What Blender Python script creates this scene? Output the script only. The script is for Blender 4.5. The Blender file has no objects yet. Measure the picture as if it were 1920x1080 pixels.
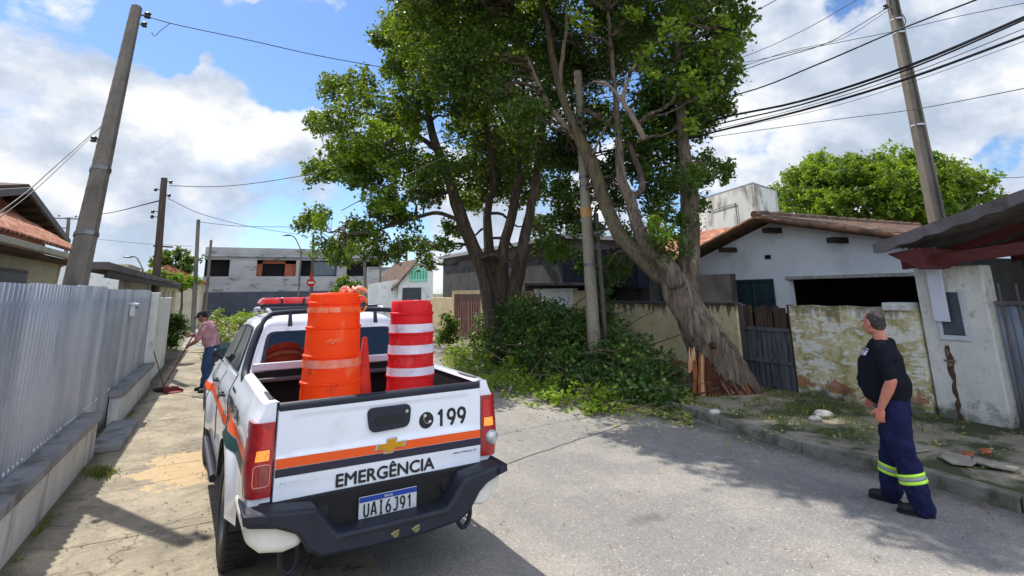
import bpy, bmesh, math, random
import numpy as np
from mathutils import Vector, Matrix, noise as mnoise

# ------------------------------------------------------------------ camera, world, sun, exposure
SC = bpy.context.scene
F, YC, PIT, YAW, ROLL, H = 1010., 318., .222, .484, -.017, 1.99
SUN_AZ, SUN_EL = math.radians(-20), math.radians(55)      # azimuth from +Y (street axis), negative = to the left
_cy, _sy, _cp, _sp, _cr, _sr = math.cos(YAW), math.sin(YAW), math.cos(PIT), math.sin(PIT), math.cos(ROLL), math.sin(ROLL)
Rv = Vector((_cy, -_sy, 0)); Fv = Vector((_sy*_cp, _cy*_cp, _sp)); Uv = Vector((-_sy*_sp, -_cy*_sp, _cp))
ix = Rv*_cr + Uv*_sr; iy = -Rv*_sr + Uv*_cr
cam = bpy.data.cameras.new('camera'); camo = bpy.data.objects.new('camera', cam); SC.collection.objects.link(camo)
M = Matrix.Identity(4)
for i in range(3):
    M[i][0], M[i][1], M[i][2] = ix[i], iy[i], -Fv[i]
M[2][3] = H
camo.matrix_world = M
cam.lens = F/1920*36; cam.sensor_width = 36; cam.shift_y = (YC-540)/1920; cam.clip_end = 2000; cam.clip_start = .05
SC.camera = camo
SC.view_settings.view_transform = 'Standard'; SC.view_settings.look = 'None'; SC.view_settings.gamma = 1
SC.view_settings.exposure = 0.6

def ray(x, y):
    a = (x-960)/F; b = (YC-y)/F
    xr = a*_cr-b*_sr; up = a*_sr+b*_cr
    fw = _cp-up*_sp; z = _sp+up*_cp
    return Vector((xr*_cy+fw*_sy, -xr*_sy+fw*_cy, z))
O = Vector((0, 0, H))
def at_z(x, y, z=0.): d = ray(x, y); return O+d*((z-H)/d.z)
def at_x(x, y, X): d = ray(x, y); return O+d*(X/d.x)
def at_y(x, y, Y): d = ray(x, y); return O+d*(Y/d.y)
def at(x, y, dep): d = ray(x, y); return O+d*(dep/(d.x*_sy+d.y*_cy))
def S(r, g, b):
    f = lambda c: (c/255/12.92 if c/255 <= .04045 else ((c/255+.055)/1.055)**2.4)
    return (f(r), f(g), f(b), 1)

class NT:
    def __init__(s, tree): s.t = tree; s.n = tree.nodes; s.l = tree.links
    def new(s, typ, **kw):
        n = s.n.new(typ)
        for k, v in kw.items():
            if k.startswith('i_'):
                key = k[2:]; key = int(key) if key.isdigit() else key.replace('_', ' ')
                n.inputs[key].default_value = v
            else: setattr(n, k, v)
        return n
    def link(s, a, b): s.l.new(a, b)
    def math(s, op, a, b=None, c=None, clamp=False):
        n = s.n.new('ShaderNodeMath'); n.operation = op; n.use_clamp = clamp
        for i, v in enumerate((a, b, c)):
            if v is None: continue
            if isinstance(v, (int, float)): n.inputs[i].default_value = v
            else: s.l.new(v, n.inputs[i])
        return n.outputs[0]
    def ramp(s, fac, stops, interp='LINEAR'):
        n = s.n.new('ShaderNodeValToRGB'); n.color_ramp.interpolation = interp
        e = n.color_ramp.elements
        while len(e) < len(stops): e.new(.5)
        for i, (p, c) in enumerate(stops):
            e[i].position = p; e[i].color = c if isinstance(c, tuple) else (c, c, c, 1)
        s.l.new(fac, n.inputs[0]); return n.outputs[0]
    def mix(s, fac, a, b, blend='MIX'):
        n = s.n.new('ShaderNodeMix'); n.data_type = 'RGBA'; n.blend_type = blend
        for i, v in ((0, fac), (6, a), (7, b)):
            if isinstance(v, (int, float)): n.inputs[i].default_value = v
            elif isinstance(v, tuple): n.inputs[i].default_value = v
            else: s.l.new(v, n.inputs[i])
        return n.outputs[2]
    def noise(s, vec, scale, detail=4, rough=.55, dist=0, w=None):
        n = s.n.new('ShaderNodeTexNoise'); n.inputs['Scale'].default_value = scale; n.inputs['Detail'].default_value = detail
        n.inputs['Roughness'].default_value = rough; n.inputs['Distortion'].default_value = dist
        s.l.new(vec, n.inputs['Vector']); return n.outputs['Fac']
    def map(s, vec, scale=(1, 1, 1), loc=(0, 0, 0), rot=(0, 0, 0)):
        n = s.n.new('ShaderNodeMapping'); n.inputs['Scale'].default_value = scale; n.inputs['Location'].default_value = loc
        n.inputs['Rotation'].default_value = rot
        s.l.new(vec, n.inputs['Vector']); return n.outputs[0]

# world: Nishita sky with procedural cumulus clouds mixed in by direction
W = bpy.data.worlds.new("World"); SC.world = W; W.use_nodes = True
w = NT(W.node_tree); w.n.clear()
wo = w.new('ShaderNodeOutputWorld'); bg = w.new('ShaderNodeBackground'); w.link(bg.outputs[0], wo.inputs[0])
sky = w.new('ShaderNodeTexSky', sky_type='NISHITA', sun_disc=False, sun_elevation=SUN_EL, sun_rotation=SUN_AZ, air_density=1.0, dust_density=.4, ozone_density=2.2)
tc = w.new('ShaderNodeTexCoord'); nrm = w.new('ShaderNodeVectorMath', operation='NORMALIZE'); w.link(tc.outputs['Generated'], nrm.inputs[0])
dirv = nrm.outputs[0]
dm = w.map(dirv, (1, 1, 1.35))
n1 = w.noise(dm, 4.0, 12, .6, .1)
dm2 = w.map(dirv, (1, 1, 1.35), (-.03, .02, .085))
n2 = w.noise(dm2, 4.0, 6, .55, .1)
nd_ = w.new('ShaderNodeTexNoise'); nd_.inputs['Scale'].default_value = 7; nd_.inputs['Detail'].default_value = 6; w.link(dirv, nd_.inputs['Vector'])
ndv = w.new('ShaderNodeVectorMath', operation='MULTIPLY_ADD'); w.link(nd_.outputs['Color'], ndv.inputs[0]); ndv.inputs[1].default_value = (.17, .17, .17); ndv2 = w.new('ShaderNodeVectorMath', operation='SUBTRACT'); w.link(dirv, ndv2.inputs[0]); ndv2.inputs[1].default_value = (.085, .085, .085); w.link(ndv2.outputs[0], ndv.inputs[2])
bdir = w.new('ShaderNodeVectorMath', operation='NORMALIZE'); w.link(ndv.outputs[0], bdir.inputs[0]); bdir = bdir.outputs[0]
bias = None
for (x, y, r, a) in [(60, 130, 15, .17), (230, 150, 12, .17), (380, 180, 9, .12), (120, 260, 10, .12), (520, 240, 10, .16), (480, 420, 12, .15), (250, 420, 12, .14), (60, 330, 10, .13), (560, 20, 6, .02),
                     (440, 20, 6, .1), (640, 0, 9, .1), (1550, 130, 18, .2), (1800, 200, 18, .2), (1480, 40, 14, .16), (1880, 60, 16, .14), (1700, 300, 10, .14), (1370, 320, 7, .25), (1880, 370, 6, .2), (1000, 450, 12, .2), (160, 70, 5, .1), (300, 130, 5, .1), (410, 180, 4, .12), (560, 230, 5, .12),
                     (560, 110, 6, -.22), (470, 100, 5, -.2), (690, 100, 5, -.22), (60, 15, 7, -.2), (20, 210, 3, -.16), (400, 330, 3, -.05), (300, 25, 6, -.2), (1410, 262, 3, -.16), (1490, 268, 3, -.12), (1900, 322, 3, -.2), (1810, 290, 3, -.12), (1580, 10, 4, -.1), (150, 330, 3, -.08), (420, 300, 3, -.1), (500, 340, 3, -.1), (1600, 15, 4, -.2), (330, 90, 3, -.1), (80, 370, 3, -.05), (1720, 12, 3, -.15)]:
    d = ray(x, y).normalized()
    dn = w.new('ShaderNodeVectorMath', operation='DOT_PRODUCT'); w.link(bdir, dn.inputs[0]); dn.inputs[1].default_value = d
    c = math.cos(math.radians(r)); a = a*(1.25 if a < 0 else .52)
    mr = w.new('ShaderNodeMapRange', interpolation_type='SMOOTHSTEP'); w.link(dn.outputs['Value'], mr.inputs[0])
    mr.inputs[1].default_value = c; mr.inputs[2].default_value = 1; mr.inputs[3].default_value = 0; mr.inputs[4].default_value = a
    bias = mr.outputs[0] if bias is None else w.math('ADD', bias, mr.outputs[0])
den = w.math('ADD', n1, bias)
mask = w.ramp(den, [(.495, 0.), (.53, .45), (.575, .85), (.67, 1.)])
lit = w.math('SUBTRACT', n1, n2)
lit2 = w.math('ADD', w.math('MULTIPLY', lit, 3.6), w.math('SUBTRACT', .98, w.math('MULTIPLY', den, .8)), clamp=True)
ccol = w.ramp(lit2, [(.12, (3.4, 4.0, 4.9, 1)), (.45, (4.6, 5.1, 5.9, 1)), (.8, (6.7, 6.8, 6.9, 1))])
# clouds behind the camera, out of view, boosted as added fill for shaded fronts
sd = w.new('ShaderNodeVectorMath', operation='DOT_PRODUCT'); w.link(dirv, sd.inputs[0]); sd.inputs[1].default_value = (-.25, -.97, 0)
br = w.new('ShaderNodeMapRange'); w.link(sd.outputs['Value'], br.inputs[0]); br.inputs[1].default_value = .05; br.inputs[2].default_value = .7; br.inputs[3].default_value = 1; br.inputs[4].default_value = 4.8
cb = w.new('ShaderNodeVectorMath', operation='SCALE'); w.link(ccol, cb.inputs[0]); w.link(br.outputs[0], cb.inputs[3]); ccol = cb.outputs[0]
sk2 = w.mix(1, sky.outputs[0], (.76, .92, 1.12, 1), 'MULTIPLY')
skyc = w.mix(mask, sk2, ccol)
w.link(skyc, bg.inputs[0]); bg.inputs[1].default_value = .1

sl = bpy.data.lights.new('sun', 'SUN'); sl.energy = 3.9; sl.angle = math.radians(.5); sl.color = (1, .955, .88)
so = bpy.data.objects.new('sun', sl); SC.collection.objects.link(so)
SUN = Vector((math.sin(SUN_AZ)*math.cos(SUN_EL), math.cos(SUN_AZ)*math.cos(SUN_EL), math.sin(SUN_EL)))
so.rotation_euler = SUN.to_track_quat('Z', 'Y').to_euler()

# ------------------------------------------------------------------ helpers
rng = random.Random(7)
COL = SC.collection
def link(o, parent=None):
    COL.objects.link(o)
    if parent: o.parent = parent
    return o
def tag(o, label=None, cat=None, group=None, kind=None):
    if label: o['label'] = label
    if cat: o['category'] = cat
    if group: o['group'] = group
    if kind: o['kind'] = kind
    return o
def empty(name, loc=(0, 0, 0), rz=0, label=None, cat=None, group=None):
    o = bpy.data.objects.new(name, None); o.empty_display_size = .2; link(o)
    o.location = loc; o.rotation_euler = (0, 0, rz)
    return tag(o, label, cat, group)
def copy_tree(o, parent=None):
    c = o.copy(); link(c, parent)
    for ch in list(o.children): copy_tree(ch, c)
    return c

class MB:
    """collects shapes and links them as one mesh object"""
    def __init__(s): s.v = []; s.f = []; s.m = []; s.mi = 0
    def add(s, vs, fs):
        n = len(s.v); s.v += [tuple(v) for v in vs]; s.f += [tuple(n+i for i in f) for f in fs]; s.m += [s.mi]*len(fs); return s
    def box(s, lo, hi, rot=None, piv=None):
        x0, y0, z0 = lo; x1, y1, z1 = hi
        vs = [Vector(p) for p in ((x0, y0, z0), (x1, y0, z0), (x1, y1, z0), (x0, y1, z0), (x0, y0, z1), (x1, y0, z1), (x1, y1, z1), (x0, y1, z1))]
        if rot is not None:
            c = Vector(piv) if piv is not None else sum(vs, Vector())/8
            vs = [c+rot @ (v-c) for v in vs]
        return s.add(vs, [(0, 3, 2, 1), (4, 5, 6, 7), (0, 1, 5, 4), (1, 2, 6, 5), (2, 3, 7, 6), (3, 0, 4, 7)])
    def quad(s, *p): return s.add(p, [tuple(range(len(p)))])
    def prism(s, pts, d):
        """polygon (list of 3-D points) extruded by vector d"""
        n = len(pts); d = Vector(d); a = [Vector(p) for p in pts]; b = [p+d for p in a]
        return s.add(a+b, [tuple(range(n))[::-1], tuple(range(n, 2*n))]+[(i, (i+1) % n, n+(i+1) % n, n+i) for i in range(n)])
    def tube(s, pts, rad, n=8, cap=True, flat=1., jit=0, seed=0):
        pts = [Vector(p) for p in pts]; k = len(pts)
        if isinstance(rad, (int, float)): rad = [rad]*k
        base = len(s.v); vs = []; fs = []
        t0 = (pts[1]-pts[0]).normalized(); ref = Vector((0, 0, 1)) if abs(t0.z) < .9 else Vector((1, 0, 0))
        a = t0.cross(ref).normalized()
        for i, p in enumerate(pts):
            t = (pts[min(i+1, k-1)]-pts[max(i-1, 0)]).normalized()
            a = (a-t*a.dot(t)); a = a.normalized() if a.length > 1e-6 else t.orthogonal().normalized()
            b = t.cross(a)
            for j in range(n):
                th = 2*math.pi*j/n; r = rad[i]
                if jit: r *= 1+jit*(mnoise.noise(Vector((p.x*1.3+math.cos(th)*1.1+seed, p.y*1.3+math.sin(th)*1.1, p.z*1.1)))*1.6)
                vs.append(p+(a*math.cos(th)+b*math.sin(th)*flat)*r)
        for i in range(k-1):
            for j in range(n):
                fs.append((i*n+j, i*n+(j+1) % n, (i+1)*n+(j+1) % n, (i+1)*n+j))
        if cap: fs.append(tuple(range(n))[::-1]); fs.append(tuple((k-1)*n+j for j in range(n)))
        return s.add(vs, fs)
    def lathe(s, prof, n=32, c=(0, 0, 0), axis='z', cap=True):
        vs = []; fs = []; k = len(prof)
        for (r, h) in prof:
            for j in range(n):
                th = 2*math.pi*j/n; x, y = r*math.cos(th), r*math.sin(th)
                p = {'z': (x, y, h), 'x': (h, x, y), 'y': (y, h, x)}[axis]
                vs.append((p[0]+c[0], p[1]+c[1], p[2]+c[2]))
        for i in range(k-1):
            for j in range(n): fs.append((i*n+j, i*n+(j+1) % n, (i+1)*n+(j+1) % n, (i+1)*n+j))
        if cap: fs.append(tuple(range(n))[::-1]); fs.append(tuple((k-1)*n+j for j in range(n)))
        return s.add(vs, fs)
    def grid(s, fn, nu, nv):
        vs = [fn(i/nu, j/nv) for i in range(nu+1) for j in range(nv+1)]
        return s.add(vs, [(i*(nv+1)+j, (i+1)*(nv+1)+j, (i+1)*(nv+1)+j+1, i*(nv+1)+j+1) for i in range(nu) for j in range(nv)])
    def ball(s, c, r, nu=12, nv=8, rot=None):
        r = (r, r, r) if isinstance(r, (int, float)) else r; c = Vector(c); vs = []; fs = []
        vs.append(Vector((0, 0, r[2])))
        for i in range(1, nv):
            ph = math.pi*i/nv
            for j in range(nu):
                th = 2*math.pi*j/nu; vs.append(Vector((r[0]*math.sin(ph)*math.cos(th), r[1]*math.sin(ph)*math.sin(th), r[2]*math.cos(ph))))
        vs.append(Vector((0, 0, -r[2]))); L = len(vs)-1
        for j in range(nu): fs.append((0, 1+j, 1+(j+1) % nu)); fs.append((L, L-nu+(j+1) % nu, L-nu+j))
        for i in range(nv-2):
            for j in range(nu): a = 1+i*nu+j; b = 1+i*nu+(j+1) % nu; fs.append((a, a+nu, b+nu, b))
        if rot is not None: vs = [rot @ v for v in vs]
        return s.add([c+v for v in vs], fs)
    def build(s, name, mats, parent=None, smooth=None, bevel=0, seg=2, fixn=True, loc=None, sub=0, solid=0):
        me = bpy.data.meshes.new(name); me.from_pydata([tuple(v) for v in s.v], [], s.f)
        mats = mats if isinstance(mats, (list, tuple)) else [mats]
        for m in mats: me.materials.append(m)
        me.polygons.foreach_set('material_index', s.m)
        if fixn:
            bm = bmesh.new(); bm.from_mesh(me); bmesh.ops.recalc_face_normals(bm, faces=bm.faces); bm.to_mesh(me); bm.free()
        o = bpy.data.objects.new(name, me); link(o, parent)
        if loc is not None:
            me.transform(Matrix.Translation(-Vector(loc))); o.location = loc
        if solid: md = o.modifiers.new('solid', 'SOLIDIFY'); md.thickness = solid; md.offset = -1
        if bevel: md = o.modifiers.new('bevel', 'BEVEL'); md.width = bevel; md.segments = seg; md.limit_method = 'ANGLE'; md.angle_limit = math.radians(32)
        if sub: md = o.modifiers.new('sub', 'SUBSURF'); md.levels = md.render_levels = sub
        if smooth is None: smooth = 35
        if smooth:
            me.polygons.foreach_set('use_smooth', [True]*len(me.polygons))
            if smooth < 180:
                me.set_sharp_from_angle(angle=math.radians(smooth))
        return o

MATS = {}
def mat(name, c1, c2=None, scale=4, rough=.75, metal=0, bump=.15, bscale=30, c3=None, c3s=1.2, c3t=.58, c3w=.08, st=(1, 1, 1), det=6, coat=0, spec=.4, world=True, st3=None, c4=None, c4s=5, c4t=.6, st4=(1, 1, 1), c4a=.8, bdist=.02, rvar=.1, fine=0, trans=0, emis=None):
    if name in MATS: return MATS[name]
    m = bpy.data.materials.new(name); m.use_nodes = True; t = NT(m.node_tree); b = t.n['Principled BSDF']
    tcn = t.new('ShaderNodeTexCoord'); v = tcn.outputs['Object']
    if world: g = t.new('ShaderNodeNewGeometry'); v = g.outputs['Position']
    vs = t.map(v, st)
    col = c1
    n = t.noise(vs, scale, det)
    if c2 is not None: col = t.mix(t.ramp(n, [(.3, 0.), (.7, 1.)]), c1, c2)
    if c3 is not None:
        n3 = t.noise(t.map(v, st3 or st, (3.1, 1.7, 5.3)), c3s, 8, .62)
        col = t.mix(t.ramp(n3, [(c3t-c3w, 0.), (c3t+c3w, 1.)]), col, c3)
    if c4 is not None: col = t.mix(t.ramp(t.noise(t.map(v, st4, (9.1, 2.7, 1.3)), c4s, 10, .7), [(c4t, 0.), (c4t+.08, c4a)]), col, c4)
    if fine:
        nf = t.noise(v, 160, 2)
        col = t.mix(fine, col, t.ramp(nf, [(.3, .0), (.7, 1.)]), 'OVERLAY')
    if isinstance(col, tuple): b.inputs['Base Color'].default_value = col
    else: t.link(col, b.inputs['Base Color'])
    if rvar:
        rr = t.math('ADD', t.math('MULTIPLY', t.math('SUBTRACT', n, .5), rvar*2), rough, clamp=True); t.link(rr, b.inputs['Roughness'])
    else: b.inputs['Roughness'].default_value = rough
    b.inputs['Metallic'].default_value = metal; b.inputs['Specular IOR Level'].default_value = spec
    if coat: b.inputs['Coat Weight'].default_value = coat; b.inputs['Coat Roughness'].default_value = .05
    if trans: b.inputs['Transmission Weight'].default_value = trans
    if emis: b.inputs['Emission Color'].default_value = emis[0]; b.inputs['Emission Strength'].default_value = emis[1]
    if bump:
        bp = t.new('ShaderNodeBump'); bp.inputs['Strength'].default_value = bump; bp.inputs['Distance'].default_value = bdist
        t.link(t.noise(vs, bscale, 5), bp.inputs['Height']); t.link(bp.outputs[0], b.inputs['Normal'])
    MATS[name] = m; return m

def text_mesh(name, body, size, m, parent, loc, rot, extrude=.001, sx=1., align='LEFT', shear=0, thick=0.0):
    cu = bpy.data.curves.new(name, 'FONT'); cu.body = body; cu.size = size; cu.extrude = extrude; cu.align_x = align; cu.shear = shear
    cu.resolution_u = 3
    to = bpy.data.objects.new(name+'_tmp', cu); COL.objects.link(to); bpy.context.view_layer.update()
    me = bpy.data.meshes.new_from_object(to.evaluated_get(bpy.context.evaluated_depsgraph_get()))
    bpy.data.objects.remove(to); bpy.data.curves.remove(cu)
    me.name = name; me.materials.clear(); me.materials.append(m)
    me.transform(Matrix.Diagonal((sx, 1, 1, 1)))
    if thick:
        bm = bmesh.new()
        for k, (dx, dz) in enumerate(((0, 0), (1, 0), (0, 1), (-1, 0), (0, -1))):
            n0 = len(bm.verts); bm.from_mesh(me); bm.verts.ensure_lookup_table()
            for v in bm.verts[n0:]: v.co += Vector((dx*thick*.5, dz*thick*.5, k*.00007))
        bm.to_mesh(me); bm.free()
    o = bpy.data.objects.new(name, me); link(o, parent); o.location = loc; o.rotation_euler = rot
    return o

GLY = {'1': [[(.2, .76), (.56, 1), (.56, 0)]], '9': [[(.92, .62), (.8, .45), (.5, .38), (.2, .47), (.1, .69), (.2, .91), (.5, 1), (.8, .91), (.92, .69), (.84, .4), (.62, .12), (.45, 0)]],
 'U': [[(.1, 1), (.1, .25), (.25, .03), (.5, 0), (.75, .03), (.9, .25), (.9, 1)]], 'A': [[(.03, 0), (.42, 1), (.58, 1), (.97, 0)], [(.2, .3), (.8, .3)]], 'I': [[(.25, 1), (.75, 1)], [(.5, 1), (.5, 0)], [(.25, 0), (.75, 0)]],
 '6': [[(.72, 1), (.35, .72), (.12, .38), (.15, .15), (.35, 0), (.65, 0), (.88, .15), (.88, .4), (.65, .56), (.35, .54), (.15, .38)]], 'J': [[(.35, 1), (.85, 1), (.85, .25), (.7, .03), (.4, 0), (.15, .12)]]}
def strokes(name, text, x0, z0, cw, ch, gap, wd, yf, m_, parent):
    m = MB()
    for k, c in enumerate(text):
        for s_ in GLY[c]:
            P = [(x0+k*(cw+gap)+a*cw, z0+b*ch) for a, b in s_]
            for i in range(len(P)-1):
                (ax, az), (bx, bz) = P[i], P[i+1]; L = math.hypot(bx-ax, bz-az); nx, nz = -(bz-az)/L*wd/2, (bx-ax)/L*wd/2; o = .00006*(i % 7)
                m.prism([(ax+nx, yf(ax, az)-o, az+nz), (bx+nx, yf(bx, bz)-o, bz+nz), (bx-nx, yf(bx, bz)-o, bz-nz), (ax-nx, yf(ax, az)-o, az-nz)], (0, .0012, 0))
            for i, (ax, az) in enumerate(P[1:-1]): m.prism([(ax+wd/2*math.cos(t), yf(ax, az)-.0005-.00006*(i % 7), az+wd/2*math.sin(t)) for t in np.linspace(0, 5.76, 12)], (0, .0012, 0))
    return m.build(name, m_, parent, smooth=0)
def smooth_path(pts, n=6):
    """Catmull-Rom through pts"""
    P = [Vector(p) for p in pts]; P = [P[0]*2-P[1]]+P+[P[-1]*2-P[-2]]; out = []
    for i in range(1, len(P)-2):
        for k in range(n):
            t = k/n; a, b, c, d = P[i-1], P[i], P[i+1], P[i+2]
            out.append(.5*((2*b)+(c-a)*t+(2*a-5*b+4*c-d)*t*t+(3*b-a-3*c+d)*t**3))
    out.append(P[-2]); return out
def lerps(vals, n=6):
    out = []
    for i in range(len(vals)-1):
        for k in range(n): out.append(vals[i]+(vals[i+1]-vals[i])*k/n)
    return out+[vals[-1]]
# ------------------------------------------------------------------ materials for the setting
def asphalt():
    m = bpy.data.materials.new('asphalt'); m.use_nodes = True; t = NT(m.node_tree); b = t.n['Principled BSDF']
    g = t.new('ShaderNodeNewGeometry'); v = g.outputs['Position']
    col = t.mix(t.ramp(t.noise(v, .55, 6, .6), [(.35, 0.), (.65, 1.)]), S(136, 132, 126), S(152, 146, 138))
    col = t.mix(t.ramp(t.noise(t.map(v, (1, .6, 1), (5, 2, 0)), 1.3, 8, .65), [(.52, 0.), (.66, .5)]), col, S(164, 150, 136))
    col = t.mix(t.ramp(t.noise(v, 7, 6, .7), [(.5, 0.), (.75, .35)]), col, S(112, 110, 110))
    col = t.mix(t.ramp(t.noise(t.map(v, (1.6, .12, 1), (3, 1, 0)), 1.1, 5, .55), [(.42, 0.), (.62, .38)]), col, S(112, 111, 112))
    col = t.mix(t.ramp(t.noise(t.map(v, loc=(8, 5, 0)), .38, 9, .7), [(.5, 0.), (.56, .35)]), col, S(170, 162, 150))
    sxx = t.new('ShaderNodeSeparateXYZ'); t.link(v, sxx.inputs[0])
    gd = t.math('SUBTRACT', t.noise(v, 1.6, 8, .7), t.math('MULTIPLY', t.math('ABSOLUTE', t.math('SUBTRACT', sxx.outputs[0], 6.5)), 1.1))
    col = t.mix(t.ramp(gd, [(.05, 0.), (.5, .8)]), col, S(74, 68, 56))
    vo = t.new('ShaderNodeTexVoronoi'); vo.inputs['Scale'].default_value = 75; t.link(v, vo.inputs['Vector'])
    col = t.mix(t.math('MULTIPLY', t.ramp(vo.outputs['Color'], [(.2, 1.), (.45, 0.)]), .35), col, S(88, 86, 84))
    col = t.mix(t.math('MULTIPLY', t.ramp(vo.outputs['Color'], [(.8, 0.), (.95, 1.)]), .4), col, S(214, 208, 198))
    # oil stain
    c = at_z(1215, 972)
    sub = t.new('ShaderNodeVectorMath', operation='SUBTRACT'); t.link(v, sub.inputs[0]); sub.inputs[1].default_value = c
    ln = t.new('ShaderNodeVectorMath', operation='LENGTH'); t.link(t.map(sub.outputs[0], (1, 2.0, 1), rot=(0, 0, -.5)), ln.inputs[0])
    st = t.math('ADD', ln.outputs['Value'], t.math('MULTIPLY', t.noise(v, 9, 5, .7), .5))
    col = t.mix(t.ramp(st, [(.3, .55), (.52, 0.)]), col, S(80, 82, 84))
    # hairline cracks
    vc = t.new('ShaderNodeTexVoronoi', feature='DISTANCE_TO_EDGE'); vc.inputs['Scale'].default_value = .42
    nz = t.new('ShaderNodeTexNoise'); nz.inputs['Scale'].default_value = 2.5; nz.inputs['Detail'].default_value = 6; t.link(v, nz.inputs['Vector'])
    va = t.new('ShaderNodeVectorMath', operation='MULTIPLY_ADD'); t.link(nz.outputs['Color'], va.inputs[0]); va.inputs[1].default_value = (.5, .5, 0); t.link(v, va.inputs[2])
    t.link(va.outputs[0], vc.inputs['Vector'])
    ck = t.math('MULTIPLY', t.ramp(vc.outputs[0], [(.0, 1.), (.004, 0.)]), t.ramp(t.noise(v, .8, 2), [(.5, 0.), (.65, .35)]))
    col = t.mix(ck, col, S(70, 68, 66))
    t.link(col, b.inputs['Base Color']); b.inputs['Roughness'].default_value = .85; b.inputs['Specular IOR Level'].default_value = .25
    bp = t.new('ShaderNodeBump'); bp.inputs['Strength'].default_value = .5; bp.inputs['Distance'].default_value = .008
    hh = t.math('ADD', vo.outputs['Distance'], t.math('MULTIPLY', t.noise(v, 20, 5), .8))
    t.link(hh, bp.inputs['Height']); t.link(bp.outputs[0], b.inputs['Normal']); return m
def slab_mat():
    m = bpy.data.materials.new('old_concrete_slab'); m.use_nodes = True; t = NT(m.node_tree); b = t.n['Principled BSDF']
    g = t.new('ShaderNodeNewGeometry'); v = g.outputs['Position']
    col = t.mix(t.ramp(t.noise(t.map(v, (1, .8, 1)), 1.2, 10, .68), [(.35, 0.), (.62, 1.)]), S(124, 116, 102), S(162, 151, 131))
    col = t.mix(t.ramp(t.noise(t.map(v, (1, 1.2, 1), (4, 4, 4)), 2.6, 10, .75), [(.5, 0.), (.66, .7)]), col, S(184, 171, 146))
    col = t.mix(t.ramp(t.noise(v, 6, 10, .78), [(.53, 0.), (.66, .6)]), col, S(96, 90, 80))
    # sandy screed repair with a broken edge
    c = at_z(345, 875); sub = t.new('ShaderNodeVectorMath', operation='SUBTRACT'); t.link(v, sub.inputs[0]); sub.inputs[1].default_value = c
    ln = t.new('ShaderNodeVectorMath', operation='LENGTH'); t.link(t.map(sub.outputs[0], (1, .62, 1)), ln.inputs[0])
    e = t.math('ADD', ln.outputs['Value'], t.math('MULTIPLY', t.math('SUBTRACT', t.noise(v, 3.2, 8, .65), .5), 1.1))
    col = t.mix(t.ramp(e, [(.44, .85), (.47, 0.)]), col, t.mix(t.noise(v, 9, 8, .7), S(176, 150, 114), S(206, 180, 140)))
    # cracks and joints darkened by dirt
    vc = t.new('ShaderNodeTexVoronoi', feature='DISTANCE_TO_EDGE'); vc.inputs['Scale'].default_value = .75
    nz = t.new('ShaderNodeTexNoise'); nz.inputs['Scale'].default_value = 3; nz.inputs['Detail'].default_value = 8; t.link(v, nz.inputs['Vector'])
    va = t.new('ShaderNodeVectorMath', operation='MULTIPLY_ADD'); t.link(nz.outputs['Color'], va.inputs[0]); va.inputs[1].default_value = (.5, .5, 0); t.link(v, va.inputs[2]); t.link(va.outputs[0], vc.inputs['Vector'])
    ck = t.math('MULTIPLY', t.ramp(vc.outputs[0], [(.0, 1.), (.010, 0.)]), t.ramp(t.noise(v, 1.2, 2), [(.42, 0.), (.55, .7)]))
    col = t.mix(ck, col, S(70, 64, 54))
    # damp moss band along the low wall
    sx = t.new('ShaderNodeSeparateXYZ'); t.link(v, sx.inputs[0])
    md = t.math('ADD', t.math('MULTIPLY', t.math('ADD', sx.outputs[0], 1.3), -2.6), t.noise(v, 2.4, 8, .7))
    col = t.mix(t.ramp(md, [(.0, 0.), (.4, .75)]), col, S(78, 76, 58))
    col = t.mix(.3, col, t.ramp(t.noise(v, 120, 3), [(.3, .1), (.7, .9)]), 'OVERLAY')
    t.link(col, b.inputs['Base Color']); b.inputs['Roughness'].default_value = .9; b.inputs['Specular IOR Level'].default_value = .2
    bp = t.new('ShaderNodeBump'); bp.inputs['Strength'].default_value = .5; bp.inputs['Distance'].default_value = .012
    t.link(t.noise(v, 26, 8, .7), bp.inputs['Height']); t.link(bp.outputs[0], b.inputs['Normal']); return m
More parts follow.
